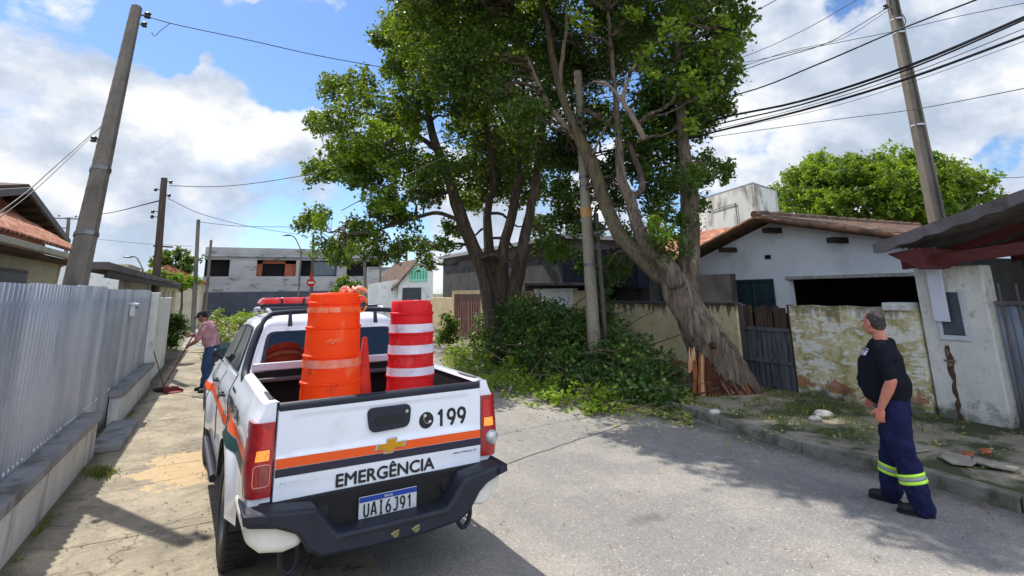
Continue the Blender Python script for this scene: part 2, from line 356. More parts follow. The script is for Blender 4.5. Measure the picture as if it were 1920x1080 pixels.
def wall_mat(name, base, base2, lichen, dark, ztop=1.65, lich_t=.5, brick=True, drip=.55, white=None):
    """weathered plaster: lichen blotches, drips running down from the coping, damp foot, brick showing low down"""
    m = bpy.data.materials.new(name); m.use_nodes = True; t = NT(m.node_tree); b = t.n['Principled BSDF']
    g = t.new('ShaderNodeNewGeometry'); v = g.outputs['Position']
    sx = t.new('ShaderNodeSeparateXYZ'); t.link(v, sx.inputs[0]); z = sx.outputs[2]
    col = t.mix(t.ramp(t.noise(v, 2.2, 7, .65), [(.35, 0.), (.65, 1.)]), base, base2)
    col = t.mix(t.ramp(t.noise(t.map(v, loc=(7, 3, 1)), 3.2, 10, .72), [(lich_t, 0.), (lich_t+.1, .85)]), col, lichen)
    if white is not None: col = t.mix(t.ramp(t.noise(t.map(v, (1, .6, 1.5), (1, 8, 4)), 7, 10, .72), [(.49, 0.), (.55, .9)]), col, white)
    col = t.mix(t.ramp(t.noise(t.map(v, loc=(2, 9, 4)), 9, 8, .7), [(.56, 0.), (.68, .6)]), col, dark)
    dn = t.noise(t.map(v, (5, 5, .55)), 2.2, 6, .6)
    top = t.math('DIVIDE', t.math('SUBTRACT', ztop, z), .42)
    dr = t.math('SUBTRACT', t.math('ADD', dn, .0), t.math('MULTIPLY', top, .36))
    col = t.mix(t.ramp(dr, [(.36, 0.), (.46, drip)]), col, dark)
    if brick:
        bn = t.math('SUBTRACT', t.noise(t.map(v, loc=(0, 0, 3)), 1.7, 6, .6), t.math('MULTIPLY', t.math('ABSOLUTE', t.math('SUBTRACT', z, .33)), 1.1))
        col = t.mix(t.ramp(bn, [(.43, 0.), (.47, .8)]), col, S(150, 92, 62))
    ft = t.math('SUBTRACT', t.noise(t.map(v, loc=(1, 0, 8)), 3, 6, .65), t.math('MULTIPLY', z, .9))
    col = t.mix(t.ramp(ft, [(.2, 0.), (.38, .85)]), col, S(66, 68, 44))
    t.link(col, b.inputs['Base Color']); b.inputs['Roughness'].default_value = .92; b.inputs['Specular IOR Level'].default_value = .15
    bp = t.new('ShaderNodeBump'); bp.inputs['Strength'].default_value = .6; bp.inputs['Distance'].default_value = .02
    t.link(t.noise(v, 16, 9, .7), bp.inputs['Height']); t.link(bp.outputs[0], b.inputs['Normal']); return m
def tile_mat(name, c1, c2, c3):
    return mat(name, c1, c2, scale=9, rough=.85, bump=.4, bscale=40, c3=c3, c3s=3, c3t=.56)
M_asph = asphalt(); M_slab = slab_mat()
M_tan = mat('tan_screed', S(196, 168, 124), S(178, 150, 110), scale=3, c3=S(140, 124, 98), c3s=5, c3t=.62, bump=.3, bscale=40, fine=.2)
M_kerb = mat('kerb_concrete', S(140, 134, 122), S(112, 108, 98), scale=5, c3=S(80, 80, 62), c3s=2.5, c3t=.55, bump=.5, bscale=22, rough=.9)
M_side = mat('sidewalk_concrete', S(128, 118, 102), S(158, 146, 128), scale=1.6, c3=S(64, 70, 40), c3s=1.1, c3t=.5, c3w=.05, bump=.6, bscale=18, rough=.92, fine=.2)
M_dirt = mat('dirt', S(104, 94, 70), S(84, 88, 52), scale=.6, c3=S(120, 110, 86), c3s=3, bump=.5, bscale=8, rough=.95)
M_wall1 = wall_mat('lichen_wall_plaster', S(212, 200, 160), S(196, 180, 134), S(160, 146, 88), S(66, 60, 44), lich_t=.57, drip=.85)
M_wall2 = wall_mat('flaking_wall_plaster', S(204, 192, 150), S(188, 176, 132), S(148, 138, 78), S(78, 72, 52), lich_t=.48, white=S(222, 218, 206))
M_pillar = wall_mat('pillar_plaster', S(214, 210, 200), S(198, 195, 186), S(188, 184, 172), S(128, 124, 108), ztop=2.25, brick=False, drip=.2, lich_t=.6)
M_beige = wall_mat('beige_plaster', S(206, 184, 148), S(188, 168, 132), S(170, 150, 118), S(110, 98, 78), ztop=2.0, brick=False, lich_t=.6)
M_house = mat('white_house_paint', S(240, 243, 246), S(230, 234, 240), scale=.9, c3=S(210, 212, 214), c3s=1.2, c3t=.62, c3w=.12, c4=S(160, 158, 150), c4s=3, c4t=.66, st4=(2, 2, .3), c4a=.5, bump=.15, bscale=20, rough=.85)
M_cream = mat('cream_wall', S(200, 192, 168), S(188, 178, 152), scale=1, c3=S(176, 166, 142), c3s=2, bump=.15)
M_whitew = mat('white_wall', S(226, 226, 222), S(206, 206, 200), scale=1.3, c3=S(160, 158, 150), c3s=2.4, c3t=.63, bump=.2)
M_greyc = mat('grey_concrete', S(166, 164, 162), S(144, 142, 140), scale=.5, c3=S(98, 96, 94), c3s=1.1, c3t=.6, bump=.2, st=(1, 1, 2.5), rough=.9)
M_darkc = mat('dark_concrete', S(84, 82, 80), S(66, 64, 62), scale=1.5, c3=S(50, 50, 46), c3s=2, bump=.3, rough=.9)
M_darkblue = mat('dark_boundary_paint', S(72, 76, 86), S(60, 64, 72), scale=1.5, bump=.1)
M_dark = mat('dark_interior', S(14, 14, 16), S(9, 9, 10), scale=3, bump=0, rough=.9)
M_brick = mat('red_brick', S(158, 84, 52), S(132, 66, 42), scale=14, c3=S(172, 106, 74), c3s=20, bump=.4)
M_tile = mat('terracotta_tile', S(166, 98, 70), S(128, 76, 56), scale=7, rough=.88, bump=.5, bscale=30, c3=S(196, 144, 112), c3s=5, c3t=.55, c4=S(84, 62, 50), c4s=4, c4t=.56)
M_tileold = mat('weathered_tile', S(120, 88, 68), S(92, 70, 56), scale=6, rough=.9, bump=.5, bscale=30, c3=S(72, 62, 52), c3s=2.5, c3t=.5, c4=S(150, 112, 88), c4s=9, c4t=.6)
M_verge = mat('verge_tile', S(142, 104, 80), S(116, 84, 64), scale=5, rough=.9, bump=.5, bscale=30, c3=S(86, 72, 60), c3s=4, c3t=.55)
M_fibre = mat('fibre_cement', S(112, 104, 104), S(90, 84, 84), scale=3, c3=S(70, 66, 64), c3s=2.4, bump=.4, bscale=24, rough=.9)
M_redbeam = mat('red_painted_timber', S(98, 40, 36), S(76, 30, 28), scale=4, st=(1, 1, 8), bump=.3, rough=.65)
M_steel = mat('galvanised_fence', S(182, 185, 190), S(166, 170, 176), scale=1.2, metal=.25, rough=.5, c3=S(146, 150, 158), c3s=1.1, c3t=.54, bump=.12, bscale=4, st=(1, 1, .35), spec=.5, c4=S(120, 112, 104), c4s=2.2, c4t=.6, st4=(2.2, 2.2, .22), c4a=.55, bdist=.09)
M_steel2 = mat('galvanised_fence_dull', S(168, 172, 178), S(152, 157, 164), scale=1.4, metal=.25, rough=.55, c3=S(134, 139, 148), c3s=1.3, c3t=.52, bump=.14, bscale=4, st=(1, 1, .35), spec=.5, c4=S(112, 104, 96), c4s=2.6, c4t=.57, st4=(2.2, 2.2, .22), c4a=.55, bdist=.05)
M_steeltrim = mat('pale_steel_trim', S(206, 210, 214), S(186, 190, 196), rough=.5, metal=.2, bump=.05)
M_gategrey = mat('grey_gate_sheet', S(132, 138, 148), S(110, 116, 126), scale=2, st=(1, 1, .4), metal=.2, rough=.5, bump=.1, c3=S(92, 92, 94), c3s=2.5, c3t=.6)
M_gatebar = mat('old_gate_bar', S(112, 104, 100), S(86, 78, 74), rough=.6, metal=.3)
M_wood = mat('old_grey_planks', S(100, 102, 106), S(68, 70, 74), scale=6, st=(4, 4, .5), c3=S(44, 42, 40), c3s=3, bump=.7, bscale=18, rough=.9)
M_wood2 = mat('old_brown_planks', S(88, 68, 54), S(62, 48, 40), scale=6, st=(4, 4, .5), c3=S(40, 34, 30), c3s=3, bump=.7, bscale=18, rough=.9)
M_pole = mat('pole_concrete', S(124, 116, 104), S(98, 92, 84), scale=3, st=(1, 1, .3), c3=S(74, 72, 64), c3s=2, c3t=.6, bump=.35, bscale=26, rough=.9)
M_polewood = mat('pole_timber', S(96, 82, 70), S(70, 58, 50), scale=6, st=(3, 3, .3), bump=.5, bscale=20, rough=.9)
M_polepale = mat('pole_concrete_pale', S(150, 142, 126), S(124, 116, 102), scale=3, st=(1, 1, .4), c3=S(96, 92, 80), c3s=2.3, c3t=.58, bump=.3, bscale=26, rough=.9)
M_iron = mat('galvanised_iron', S(120, 120, 122), S(92, 90, 88), metal=.7, rough=.5, bump=.1)
M_black = mat('black_rubber', S(24, 24, 26), S(32, 32, 34), rough=.6, bump=.05)
M_wire = mat('black_cable', S(22, 22, 26), rough=.6, bump=0)
M_porc = mat('porcelain', S(210, 208, 200), rough=.3, bump=0)
M_brown = mat('brown_gate_paint', S(112, 74, 62), S(92, 58, 50), scale=2, bump=.15, rough=.6, c3=S(128, 94, 80), c3s=3)
M_bglass = mat('blue_grey_glass', S(56, 78, 88), S(44, 64, 74), rough=.25, bump=0, spec=.6)
M_bark = mat('tree_bark', S(128, 110, 94), S(78, 66, 56), scale=5, st=(4, 4, .6), c4=S(52, 44, 38), c4s=4, c4t=.55, st4=(5, 5, .6), c3=S(142, 130, 112), c3s=2.2, c3t=.56, bump=1., bscale=9, rough=.95, bdist=.09)
M_barkd = mat('dark_bark', S(98, 84, 70), S(72, 60, 50), scale=5, st=(3, 3, .6), c3=S(120, 108, 92), c3s=2, c3t=.58, bump=1., bscale=9, rough=.95, bdist=.09)
M_moss = mat('mossy_bark', S(130, 116, 94), S(88, 78, 62), c4=S(56, 48, 40), c4s=4, c4t=.55, st4=(5, 5, .6), scale=5, st=(3, 3, .7), c3=S(118, 116, 72), c3s=2.0, c3t=.6, bump=.9, bscale=9, rough=.95, bdist=.09)
M_branch = mat('bare_branch', S(150, 134, 116), S(122, 108, 92), scale=8, bump=.3, rough=.9)
M_splint = mat('splintered_wood', S(184, 118, 68), S(140, 80, 44), scale=12, st=(4, 4, .4), c3=S(92, 50, 32), c3s=5, c3t=.55, bump=1., bscale=16, rough=.85, bdist=.03)
M_splintp = mat('fresh_pale_wood', S(204, 164, 124), S(170, 124, 86), scale=12, st=(4, 4, .4), bump=.7, bscale=16, rough=.85)
M_rot = mat('rotten_heartwood', S(92, 48, 28), S(56, 30, 22), scale=9, st=(3, 3, .6), bump=1., bscale=14, rough=.95, bdist=.04)

def leaf_mat(name, c1, c2, c3, tr=.45):
    m = bpy.data.materials.new(name); m.use_nodes = True; t = NT(m.node_tree); t.n.clear()
    o = t.new('ShaderNodeOutputMaterial'); g = t.new('ShaderNodeNewGeometry')
    col = t.ramp(g.outputs['Random Per Island'], [(0., c1), (.55, c2), (.9, c3), (1., S(176, 168, 70))])
    n = t.noise(g.outputs['Position'], .9, 3)
    col = t.mix(t.ramp(n, [(.4, 0.), (.62, .6)]), col, c3)
    d = t.new('ShaderNodeBsdfPrincipled'); t.link(col, d.inputs['Base Color']); d.inputs['Roughness'].default_value = .5; d.inputs['Specular IOR Level'].default_value = .3
    tl = t.new('ShaderNodeBsdfTranslucent')
    tcn = t.mix(.5, col, S(170, 190, 30)); t.link(tcn, tl.inputs[0])
    mx = t.new('ShaderNodeMixShader'); mx.inputs[0].default_value = tr
    t.link(d.outputs[0], mx.inputs[1]); t.link(tl.outputs[0], mx.inputs[2]); t.link(mx.outputs[0], o.inputs[0]); return m
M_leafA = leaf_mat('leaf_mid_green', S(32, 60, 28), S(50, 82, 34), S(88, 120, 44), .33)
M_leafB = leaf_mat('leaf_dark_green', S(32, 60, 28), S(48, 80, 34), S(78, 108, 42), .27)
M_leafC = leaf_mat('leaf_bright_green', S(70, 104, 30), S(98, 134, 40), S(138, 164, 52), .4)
M_leafD = leaf_mat('cut_leaves', S(34, 62, 30), S(52, 84, 38), S(92, 122, 56), .2)
M_leafE = leaf_mat('cut_leaves_dark', S(30, 56, 28), S(44, 76, 34), S(78, 110, 46), .2)
M_leafL = leaf_mat('leaf_litter', S(100, 122, 56), S(146, 156, 84), S(176, 176, 108), .2)
M_grass = leaf_mat('grass_blades', S(66, 82, 38), S(88, 104, 48), S(128, 128, 76), .2)

# ------------------------------------------------------------------ ground, road, pavements
def struct(o): o['kind'] = 'structure'; return o
gm = MB(); gm.quad((-400, -120, -.012), (400, -120, -.012), (400, 700, -.012), (-400, 700, -.012)); struct(gm.build('ground', M_dirt, smooth=0, fixn=False))
kx = [(6.5, -12), (6.42, 1.5), (6.4, 2.64), (6.5, 3.46), (6.42, 4.76), (6.62, 6.2), (6.78, 7.2), (6.85, 9), (6.9, 14), (7.0, 26)]
rm = MB(); left = [(1.2, y) for _, y in kx]
rm.add([(p[0]+.05, p[1], -.002) for p in kx]+[(p[0], p[1], -.002) for p in left], [(i, i+1, len(kx)+i+1, len(kx)+i) for i in range(len(kx)-1)])
rm.quad((-1.32, 26, -.003), (14, 26, -.003), (16, 54, -.003), (-2, 54, -.003))
rm.quad((-40, 46.5, -.004), (60, 46.5, -.004), (60, 54.5, -.004), (-40, 54.5, -.004))
struct(rm.build('road', M_asph, smooth=0, fixn=False))
lm = MB(); ys = [-10, 3.2, 6.1, 8.3, 11.2, 14, 17, 26]
for a, b in zip(ys, ys[1:]): lm.box((-1.6, a+.006, -.1), (1.2, b-.006, .004))
struct(lm.build('left_pavement', M_slab, bevel=.006, smooth=0))
# expansion joint across the road
jm = MB(); a = at_z(925, 877, .003); b = at_z(1180, 792, .003)
pts = [a+(b-a)*i/14+Vector((rng.uniform(-.02, .02), rng.uniform(-.02, .02), 0)) for i in range(15)]
for p, q in zip(pts, pts[1:]): jm.add([(p.x, p.y-.008, .003), (q.x, q.y-.008, .003), (q.x, q.y+.008, .003), (p.x, p.y+.008, .003)], [(0, 1, 2, 3)])
struct(jm.build('road_joint', mat('joint_tar', S(92, 88, 82), bump=0), smooth=0, fixn=False))
# right kerb: broken stones
km = MB(); cs = []
for (x0, y0), (x1, y1) in zip(kx, kx[1:]):
    n = max(1, round((y1-y0)/1.0))
    for i in range(n): cs.append((x0+(x1-x0)*i/n, y0+(y1-y0)*i/n))
cs.append(kx[-1])
for (x0, y0), (x1, y1) in zip(cs, cs[1:]):
    h = .12+rng.uniform(-.015, .015); j = rng.uniform(-.012, .012)
    km.prism([(x0+j, y0+.006, -.1), (x0+.17+j, y0+.006, -.1), (x0+.17+j, y0+.006, h), (x0+.03+j, y0+.006, h)], (x1-x0, y1-y0-.012, 0))
struct(km.build('kerb', M_kerb, bevel=.015, smooth=0))
sm = MB()
def sdw(u, v):
    y = -8+u*34; i = 0
    while i < len(kx)-2 and kx[i+1][1] < y: i += 1
    (xa, ya), (xb, yb) = kx[i], kx[i+1]; x0 = xa+(xb-xa)*(y-ya)/(yb-ya)+.165
    x = x0+(9.6-x0)*v
    return (x, y, .105+.02*v+.018*mnoise.noise(Vector((x*1.3, y*1.3, 0)))*min(1, v*6))
sm.grid(sdw, 170, 16); struct(sm.build('sidewalk', M_side, smooth=180, fixn=False))
sb = MB(); sb.quad((7.1, 26, .1), (13, 26, .1), (13, 34, .1), (7.1, 34, .1)); struct(sb.build('far_sidewalk', M_side, smooth=0, fixn=False))

def quads(name, V, m, parent=None):
    """V: (n,4,3) array -> one mesh of separate leaf faces"""
    n = len(V); me = bpy.data.meshes.new(name); me.vertices.add(n*4); me.vertices.foreach_set('co', V.reshape(-1).astype(np.float32))
    me.loops.add(n*4); me.loops.foreach_set('vertex_index', np.arange(n*4, dtype=np.int32)); me.polygons.add(n)
    me.polygons.foreach_set('loop_start', np.arange(0, n*4, 4, dtype=np.int32)); me.update(calc_edges=True); me.validate()
    me.materials.append(m); o = bpy.data.objects.new(name, me); return link(o, parent)
def leaves(C, size, seed, droop=.25, aspect=.5):
    """kite-shaped, slightly folded leaves of length size at centres C"""
    r = np.random.default_rng(seed); n = len(C)
    d = r.normal(size=(n, 3)); d[:, 2] = d[:, 2]*.6-droop; d /= np.linalg.norm(d, axis=1)[:, None]
    up = r.normal(size=(n, 3))*.75+np.array([0, 0, 1.]); s = np.cross(d, up); s /= np.linalg.norm(s, axis=1)[:, None]+1e-9
    L = (size*r.uniform(.65, 1.3, n))[:, None]; nn = np.cross(s, d)
    a = C-d*L*.5; b = C+s*L*aspect*.5+nn*L*.08; c = C+d*L*.5; e = C-s*L*aspect*.5+nn*L*.08
    return np.stack([a, b, c, e], 1)
def puff_leaves(puffs, per_m2, twig, seed, flat=1.):
    """puffs: (x,y,z,r). Leaves gathered in twigs so that gaps and clumps stay"""
    r = np.random.default_rng(seed); out = []
    for (x, y, z, R) in puffs:
        nt = max(3, int(per_m2*R*R*3.14/twig))
        d = r.normal(size=(nt, 3)); d /= np.linalg.norm(d, axis=1)[:, None]
        rad = R*r.uniform(.25, 1.0, nt)**.6*r.choice([1, 1, 1, 1.18], nt)
        c = d*rad[:, None]; c[:, 2] *= .8*flat; c += np.array([x, y, z])
        tr = .11+.10*R
        dirs = r.normal(size=(nt, 3)); dirs /= np.linalg.norm(dirs, axis=1)[:, None]
        k = r.normal(size=(nt, twig, 3))*tr*.45+dirs[:, None, :]*r.uniform(-1, 1, (nt, twig, 1))*tr*1.3
        out.append((c[:, None, :]+k).reshape(-1, 3))
    return np.concatenate(out)
# ------------------------------------------------------------------ left side: fence, low walls, houses
FX = -1.52
t = empty('metal_fence', (FX, 8, 0), label='long grey corrugated metal fence along the left pavement', cat='fence')
L = lambda p, loc: (p[0]-loc[0], p[1]-loc[1], p[2]-loc[2])
def sheet(y0, y1, z0, z1, pitch=.118, amp=.016, x=FX):
    m = MB(); n = int((y1-y0)/pitch*8)
    def fn(u, v):
        y = y0+(y1-y0)*u; ph = (y/pitch) % 1
        a = 0 if ph < .34 else (ph-.34)/.14 if ph < .48 else 1 if ph < .86 else (1-ph)/.14
        return (x+amp*2*a+.004*mnoise.noise(Vector((y*.8, v*2, 3))), y, z0+(z1-z0)*v)
    m.grid(fn, n, 5); return m
yy = -.9; k = 0
while yy < 15.25:
    y1 = min(yy+1.78, 15.3); z1 = 2.12+.012*((k*7) % 3)
    sh = sheet(yy, y1-.012, .02, z1); sh.v = [L(p, (FX, 8, 0)) for p in sh.v]; sh.build('fence_sheet', M_steel if (k*5) % 3 else M_steel2, t, smooth=20, fixn=False, solid=.003)
    m = MB(); m.box(L((FX-.07, yy-.03, 0), (FX, 8, 0)), L((FX-.02, yy+.03, 2.08), (FX, 8, 0))); m.build('post', M_gategrey, t)
    yy = y1; k += 1
m = MB(); m.box((-.06, -8.8, 1.0), (-.02, 7.2, 1.05)); m.box((-.06, -8.8, 1.95), (-.02, 7.2, 2.0)); m.build('rail', M_gategrey, t)
m = MB()
for y in np.arange(2.6, 11.0, .118):
    if rng.random() < .62: m.ball((.04, y-8, .585), (.014, .017, .02), 8, 5)
m.build('screw_heads', M_steeltrim, t)
# plate / latch on the fence
t = empty('letter_box', (FX+.03, 12.2, 1.75), label='small pale letter box fixed on the grey corrugated fence', cat='letter box')
m = MB(); m.box((0, -.16, -.1), (.09, .16, .12)); m.build('case', M_steeltrim, t, bevel=.02)
m = MB(); m.box((.09, -.11, .05), (.096, .11, .075)); m.build('slot', M_black, t)
m = MB(); m.prism([(-.01, -.19, .12), (.12, -.19, .1), (.12, -.19, .13), (-.01, -.19, .16)], (0, .38, 0)); m.build('lid', M_steeltrim, t)
M_loww = mat('low_wall_whitewash', S(208, 208, 204), S(190, 190, 186), scale=3, c3=S(132, 130, 122), c3s=2.2, c3t=.6, st=(1, 1.5, .35), bump=.3, bscale=20, rough=.9)
M_cap = mat('low_wall_coping', S(150, 150, 152), S(126, 126, 126), scale=3, c3=S(98, 98, 94), c3s=3.5, c3t=.56, bump=.4, bscale=24, rough=.9)
for y0, y1, lab in ((-2, 9.25, 'long low white wall with grey coping at the foot of the fence, nearest the camera'), (11.1, 15.4, 'shorter low white wall with grey coping beyond the gap in the near one')):
    t = empty('low_wall', (-1.4, (y0+y1)/2, 0), label=lab, cat='low wall', group='low white walls under the metal fence')
    h = (y1-y0)/2
    m = MB(); y = -h
    while y < h: e = min(y+1.55, h); m.box((-.075, y+.003, -.05), (.085, e-.003, .44)); y = e
    m.build('wall', M_loww, t, bevel=.006)
    m = MB(); m.box((-.09, -h-.03, .44), (.125, h+.03, .54)); m.build('coping', M_cap, t, bevel=.012)
t = empty('gate_step', (-1.2, 10.2, 0), label='flat grey concrete step between the two low white walls', cat='step')
m = MB(); m.box((-.2, -.85, 0), (.16, .85, .1)); m.build('slab', M_cap, t, bevel=.02)
# white end pillar and the wall beyond
t = empty('end_wall', (-1.5, 17.5, 0), label='white plastered wall where the metal fence ends', cat='wall')
m = MB(); m.box((-.12, -2.15, 0), (.1, 2.3, 1.98)); m.build('wall', M_whitew, t, bevel=.02)
m = MB(); m.box((-.2, -2.2, 0), (.16, -1.85, 2.1)); m.build('pillar', M_whitew, t, bevel=.02)
# carport behind the fence
t = empty('carport', (-3, 17, 0), label='flat roofed carport with grey edge and cream columns behind the fence', cat='carport')
m = MB(); m.box((.95, -6.6, 2.42), (1.38, 9.5, 2.54)); m.build('roof', M_fibre, t, bevel=.01)
m = MB(); m.box((1.32, -6.5, 2.30), (1.36, 9.4, 2.41)); m.build('beam', mat('dark_timber', S(52, 40, 34), bump=.2), t)
for y in (3.4, 5.0, 6.6, 9.0):
    m = MB(); m.lathe([(.15, 0), (.15, .08), (.11, .12), (.10, 2.2), (.15, 2.26), (.15, 2.3)], 14, (1.2, y, 0)); m.build('column', M_cream, t)
m = MB(); m.box((1.0, -2.8, 0), (1.1, 9.4, 2.4)); m.build('back_wall', M_cream, t)
# left house
t = empty('tiled_house', (-6, 12, 0), label='cream house with terracotta tile roof and brick gable behind the fence', cat='house')
def lp(*a): return [(p[0]+6, p[1]-12, p[2]) for p in a]
m = MB(); m.box((2.4-8, -10, 0), (2.4, 4.75, 2.86)); m.build('wall', M_cream, t)
def tiled(x0, x1, y0, y1, zf, pitch_w=.22, row=.36, nu=None):
    """wavy roof-tile surface; zf(x, y) gives the plane; courses run along x, waves along y"""
    m = MB(); nx = max(4, int(abs(x1-x0)/row)*4); ny = int((y1-y0)/pitch_w*8)
    def fn(u, v):
        x = x0+(x1-x0)*u; y = y0+(y1-y0)*v
        c = (u*nx/4) % 1
        return (x, y, zf(x, y)+.045*abs(math.sin(math.pi*y/pitch_w))-.03*c)
    m.grid(fn, nx, ny); return m
sk = tiled(-3.15, -5.4, 3, 17.6, lambda x, y: 3.02+(-3.15-x)*.62); sk.v = lp(*sk.v); sk.build('roof', M_tile, t, smooth=60, fixn=False, solid=.03)
m = MB(); m.box((2.75, -9, 2.86), (2.88, 5.6, 2.98)); m.build('gutter', M_cream, t, bevel=.02)
m = MB(); m.box((2.4, -8.9, 2.80), (2.75, 5.55, 2.86)); m.build('soffit', M_tileold, t)
# gable volume
gp = at_x(35, 350, -4.6); ge = at_x(112, 447, -4.6)
y0, y1, zt, zb = gp.y, ge.y, gp.z, ge.z
m = MB(); m.prism(lp((-4.9, y0-(y1-y0), zb-.5), (-4.9, y1, zb-.5), (-4.9, y1-.1, zb-.05), (-4.9, y0, zt-.25), (-4.9, y0-(y1-y0), zb-.05)), (-5, 0, 0)); m.build('gable_wall', M_brick, t)
m = MB()
for s_ in (1, -1):
    A = Vector((-4.35, y0, zt)); B = Vector((-4.35, y0+s_*(y1-y0)*1.03, zb-.03))
    m.prism(lp(A, B, B-Vector((0, 0, .16)), A-Vector((0, 0, .16))), (-.06, 0, 0))
m.build('barge_board', mat('grey_fascia', S(112, 108, 106), S(92, 88, 86), bump=.1), t)
m = MB()
for s_ in (1, -1):
    A = Vector((-4.35, y0, zt-.01)); B = Vector((-4.35, y0+s_*(y1-y0)*1.03, zb-.04))
    m.prism(lp(A+Vector((-.07, 0, 0)), B+Vector((-.07, 0, 0)), B+Vector((-.07, 0, .09)), A+Vector((-.07, 0, .09))), (-6, 0, 0))
m.build('gable_roof', M_tileold, t)
for i in range(7):
    m = MB(); f = (i+.6)/7.5; A = Vector((-4.42, y0+(y1-y0)*f, zt-.14+(zb-zt)*f)); m.box(*[tuple(q) for q in (lp(A-Vector((.5, .04, .1)))[0], lp(A+Vector((0, .04, 0)))[0])]); m.build('rafter', mat('dark_timber', S(52, 40, 34)), t)
fr = MB(); a = lp(at_x(-30, 500, -3.6))[0]; b = lp(at_x(46, 530, -3.6))[0]
fo = MB(); fo.box((2.4, a[1], 1.7), (2.43, b[1], a[2]+.02)); fo = fo.build('window', mat('brown_window_frame', S(122, 104, 96), S(100, 86, 80)), t, bevel=.005)
m = MB(); m.box((2.43, a[1]+.06, 1.75), (2.436, b[1]-.06, a[2]-.05)); m.build('pane', M_bglass, fo)
m = MB(); m.tube(lp((-3.45, 16.9, 2.9), (-3.6, 16.8, 2.75), (-3.62, 16.75, 2.3)), .05, 8)
m.build('downpipe', M_cream, t)
# far left white block and little brick parapet
t = empty('white_block_house', (-8, 50, 0), label='plain white flat topped house far behind the carport', cat='house')
m = MB(); m.box((-3.6, -1, 0), (1.5, 6, 4.3)); m.build('wall', M_whitew, t)
m = MB(); m.box((-3.7, -1.1, 4.3), (1.6, 6.1, 4.42)); m.build('parapet', M_cream, t)
m = MB(); m.box((1.55, -.5, 0), (3.6, 5, 3.9)); m.build('annex', M_darkc, t)
t = empty('small_tiled_house', (-4, 46, 0), label='orange tile roof showing behind the second wooden pole', cat='house')
m = MB(); m.box((-1.6, -3, 0), (2.6, 3, 2.9)); m.build('wall', M_cream, t)
m = MB(); m.prism([(-2, -3.3, 2.9), (3, -3.3, 2.9), (.5, -3.3, 4.1)], (0, 6.6, 0)); m.build('roof', M_tile, t)

# ------------------------------------------------------------------ cross-street building and far houses
t = empty('concrete_building', (6, 60, 0), label='unfinished two storey grey concrete building across the far street', cat='building')
bl = at_y(386, 463, 55); br = at_y(722, 475, 55); zt = bl.z
def bx_(px0, py0, px1, py1, Y=55, dy0=0, dy1=.2):
    a = at_y(px0, py1, Y); b = at_y(px1, py0, Y); return (a.x-6, Y-60+dy0, a.z), (b.x-6, Y-60+dy1, b.z)
x0, x1 = bl.x-6, br.x-6
def zr(py, px=560): return at_y(px, py, 55).z
zA, zB, zC, zD = zr(488), zr(518), zr(546), 0
m = MB()
m.box((x0, -5, zA), (x1, 4, zt))                        # parapet band
m.box((x0, -5, zC), (x1, 4, zB))                        # spandrel
xs = [at_y(p, 505, 55).x-6 for p in (386, 430, 481, 555, 562, 632, 650, 722)]
m.box((xs[1], -5, zB), (xs[2], 4, zA)); m.box((xs[3], -5, zB), (xs[4], -4.6, zA)); m.box((xs[5], -5, zB), (xs[6], 4, zA))
m.build('wall', M_greyc, t)
m = MB(); m.box((x0-.25, -5.25, zA+.25), (x1+.2, -5, zA+.42)); m.build('cornice', M_greyc, t)
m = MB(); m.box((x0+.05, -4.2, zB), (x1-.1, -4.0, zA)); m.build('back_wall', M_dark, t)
m = MB(); m.box((xs[2], -4.5, zB), (at_y(492, 505, 55).x-6, -4.3, zA)); m.box((at_y(535, 505, 55).x-6, -4.5, zB), (xs[3], -4.3, zA)); m.box((xs[2], -4.5, zA-.32), (xs[3], -4.3, zA)); m.build('brick_infill', M_brick, t)
m = MB(); m.box((x0, -5.06, .0), (x1, -4.9, zC)); m.build('dark_ground_floor', M_darkblue, t)
m = MB(); m.box((x0+.1, -5.03, zC+.02), (at_y(432, 530, 55).x-6, -4.99, zB-.03)); m.build('panel', M_greyc, t)
m = MB(); m.box(*bx_(590, 516, 636, 490, 55, .6, .7)); m.build('window', M_bglass, t)
t = empty('grey_annex', (16, 52, 0), label='low grey block wall right of the big concrete building', cat='wall')
a = at_y(690, 503, 50); b = at_y(770, 506, 50)
m = MB(); m.box((a.x-16, -2, 0), (b.x-16, -1.6, a.z)); m.build('wall', M_greyc, t)
m = MB(); m.box((a.x-16, -2.1, a.z), (b.x-16, -1.5, a.z+.12)); m.build('coping', M_cap, t)
# grey gate left of the white wall
t = empty('sheet_gate', (10, 39.6, 0), label='grey sheet metal gate beside the far white wall', cat='gate')
a = at_y(652, 545, 39.6); b = at_y(712, 545, 39.6)
m = MB(); m.box((a.x-10, 0, 0), (b.x-10, .08, a.z)); m.build('panel', M_gategrey, t)
m = MB(); m.box((b.x-10, -.04, 0), (b.x-9.9, .12, a.z+.1)); m.build('post', M_gatebar, t)
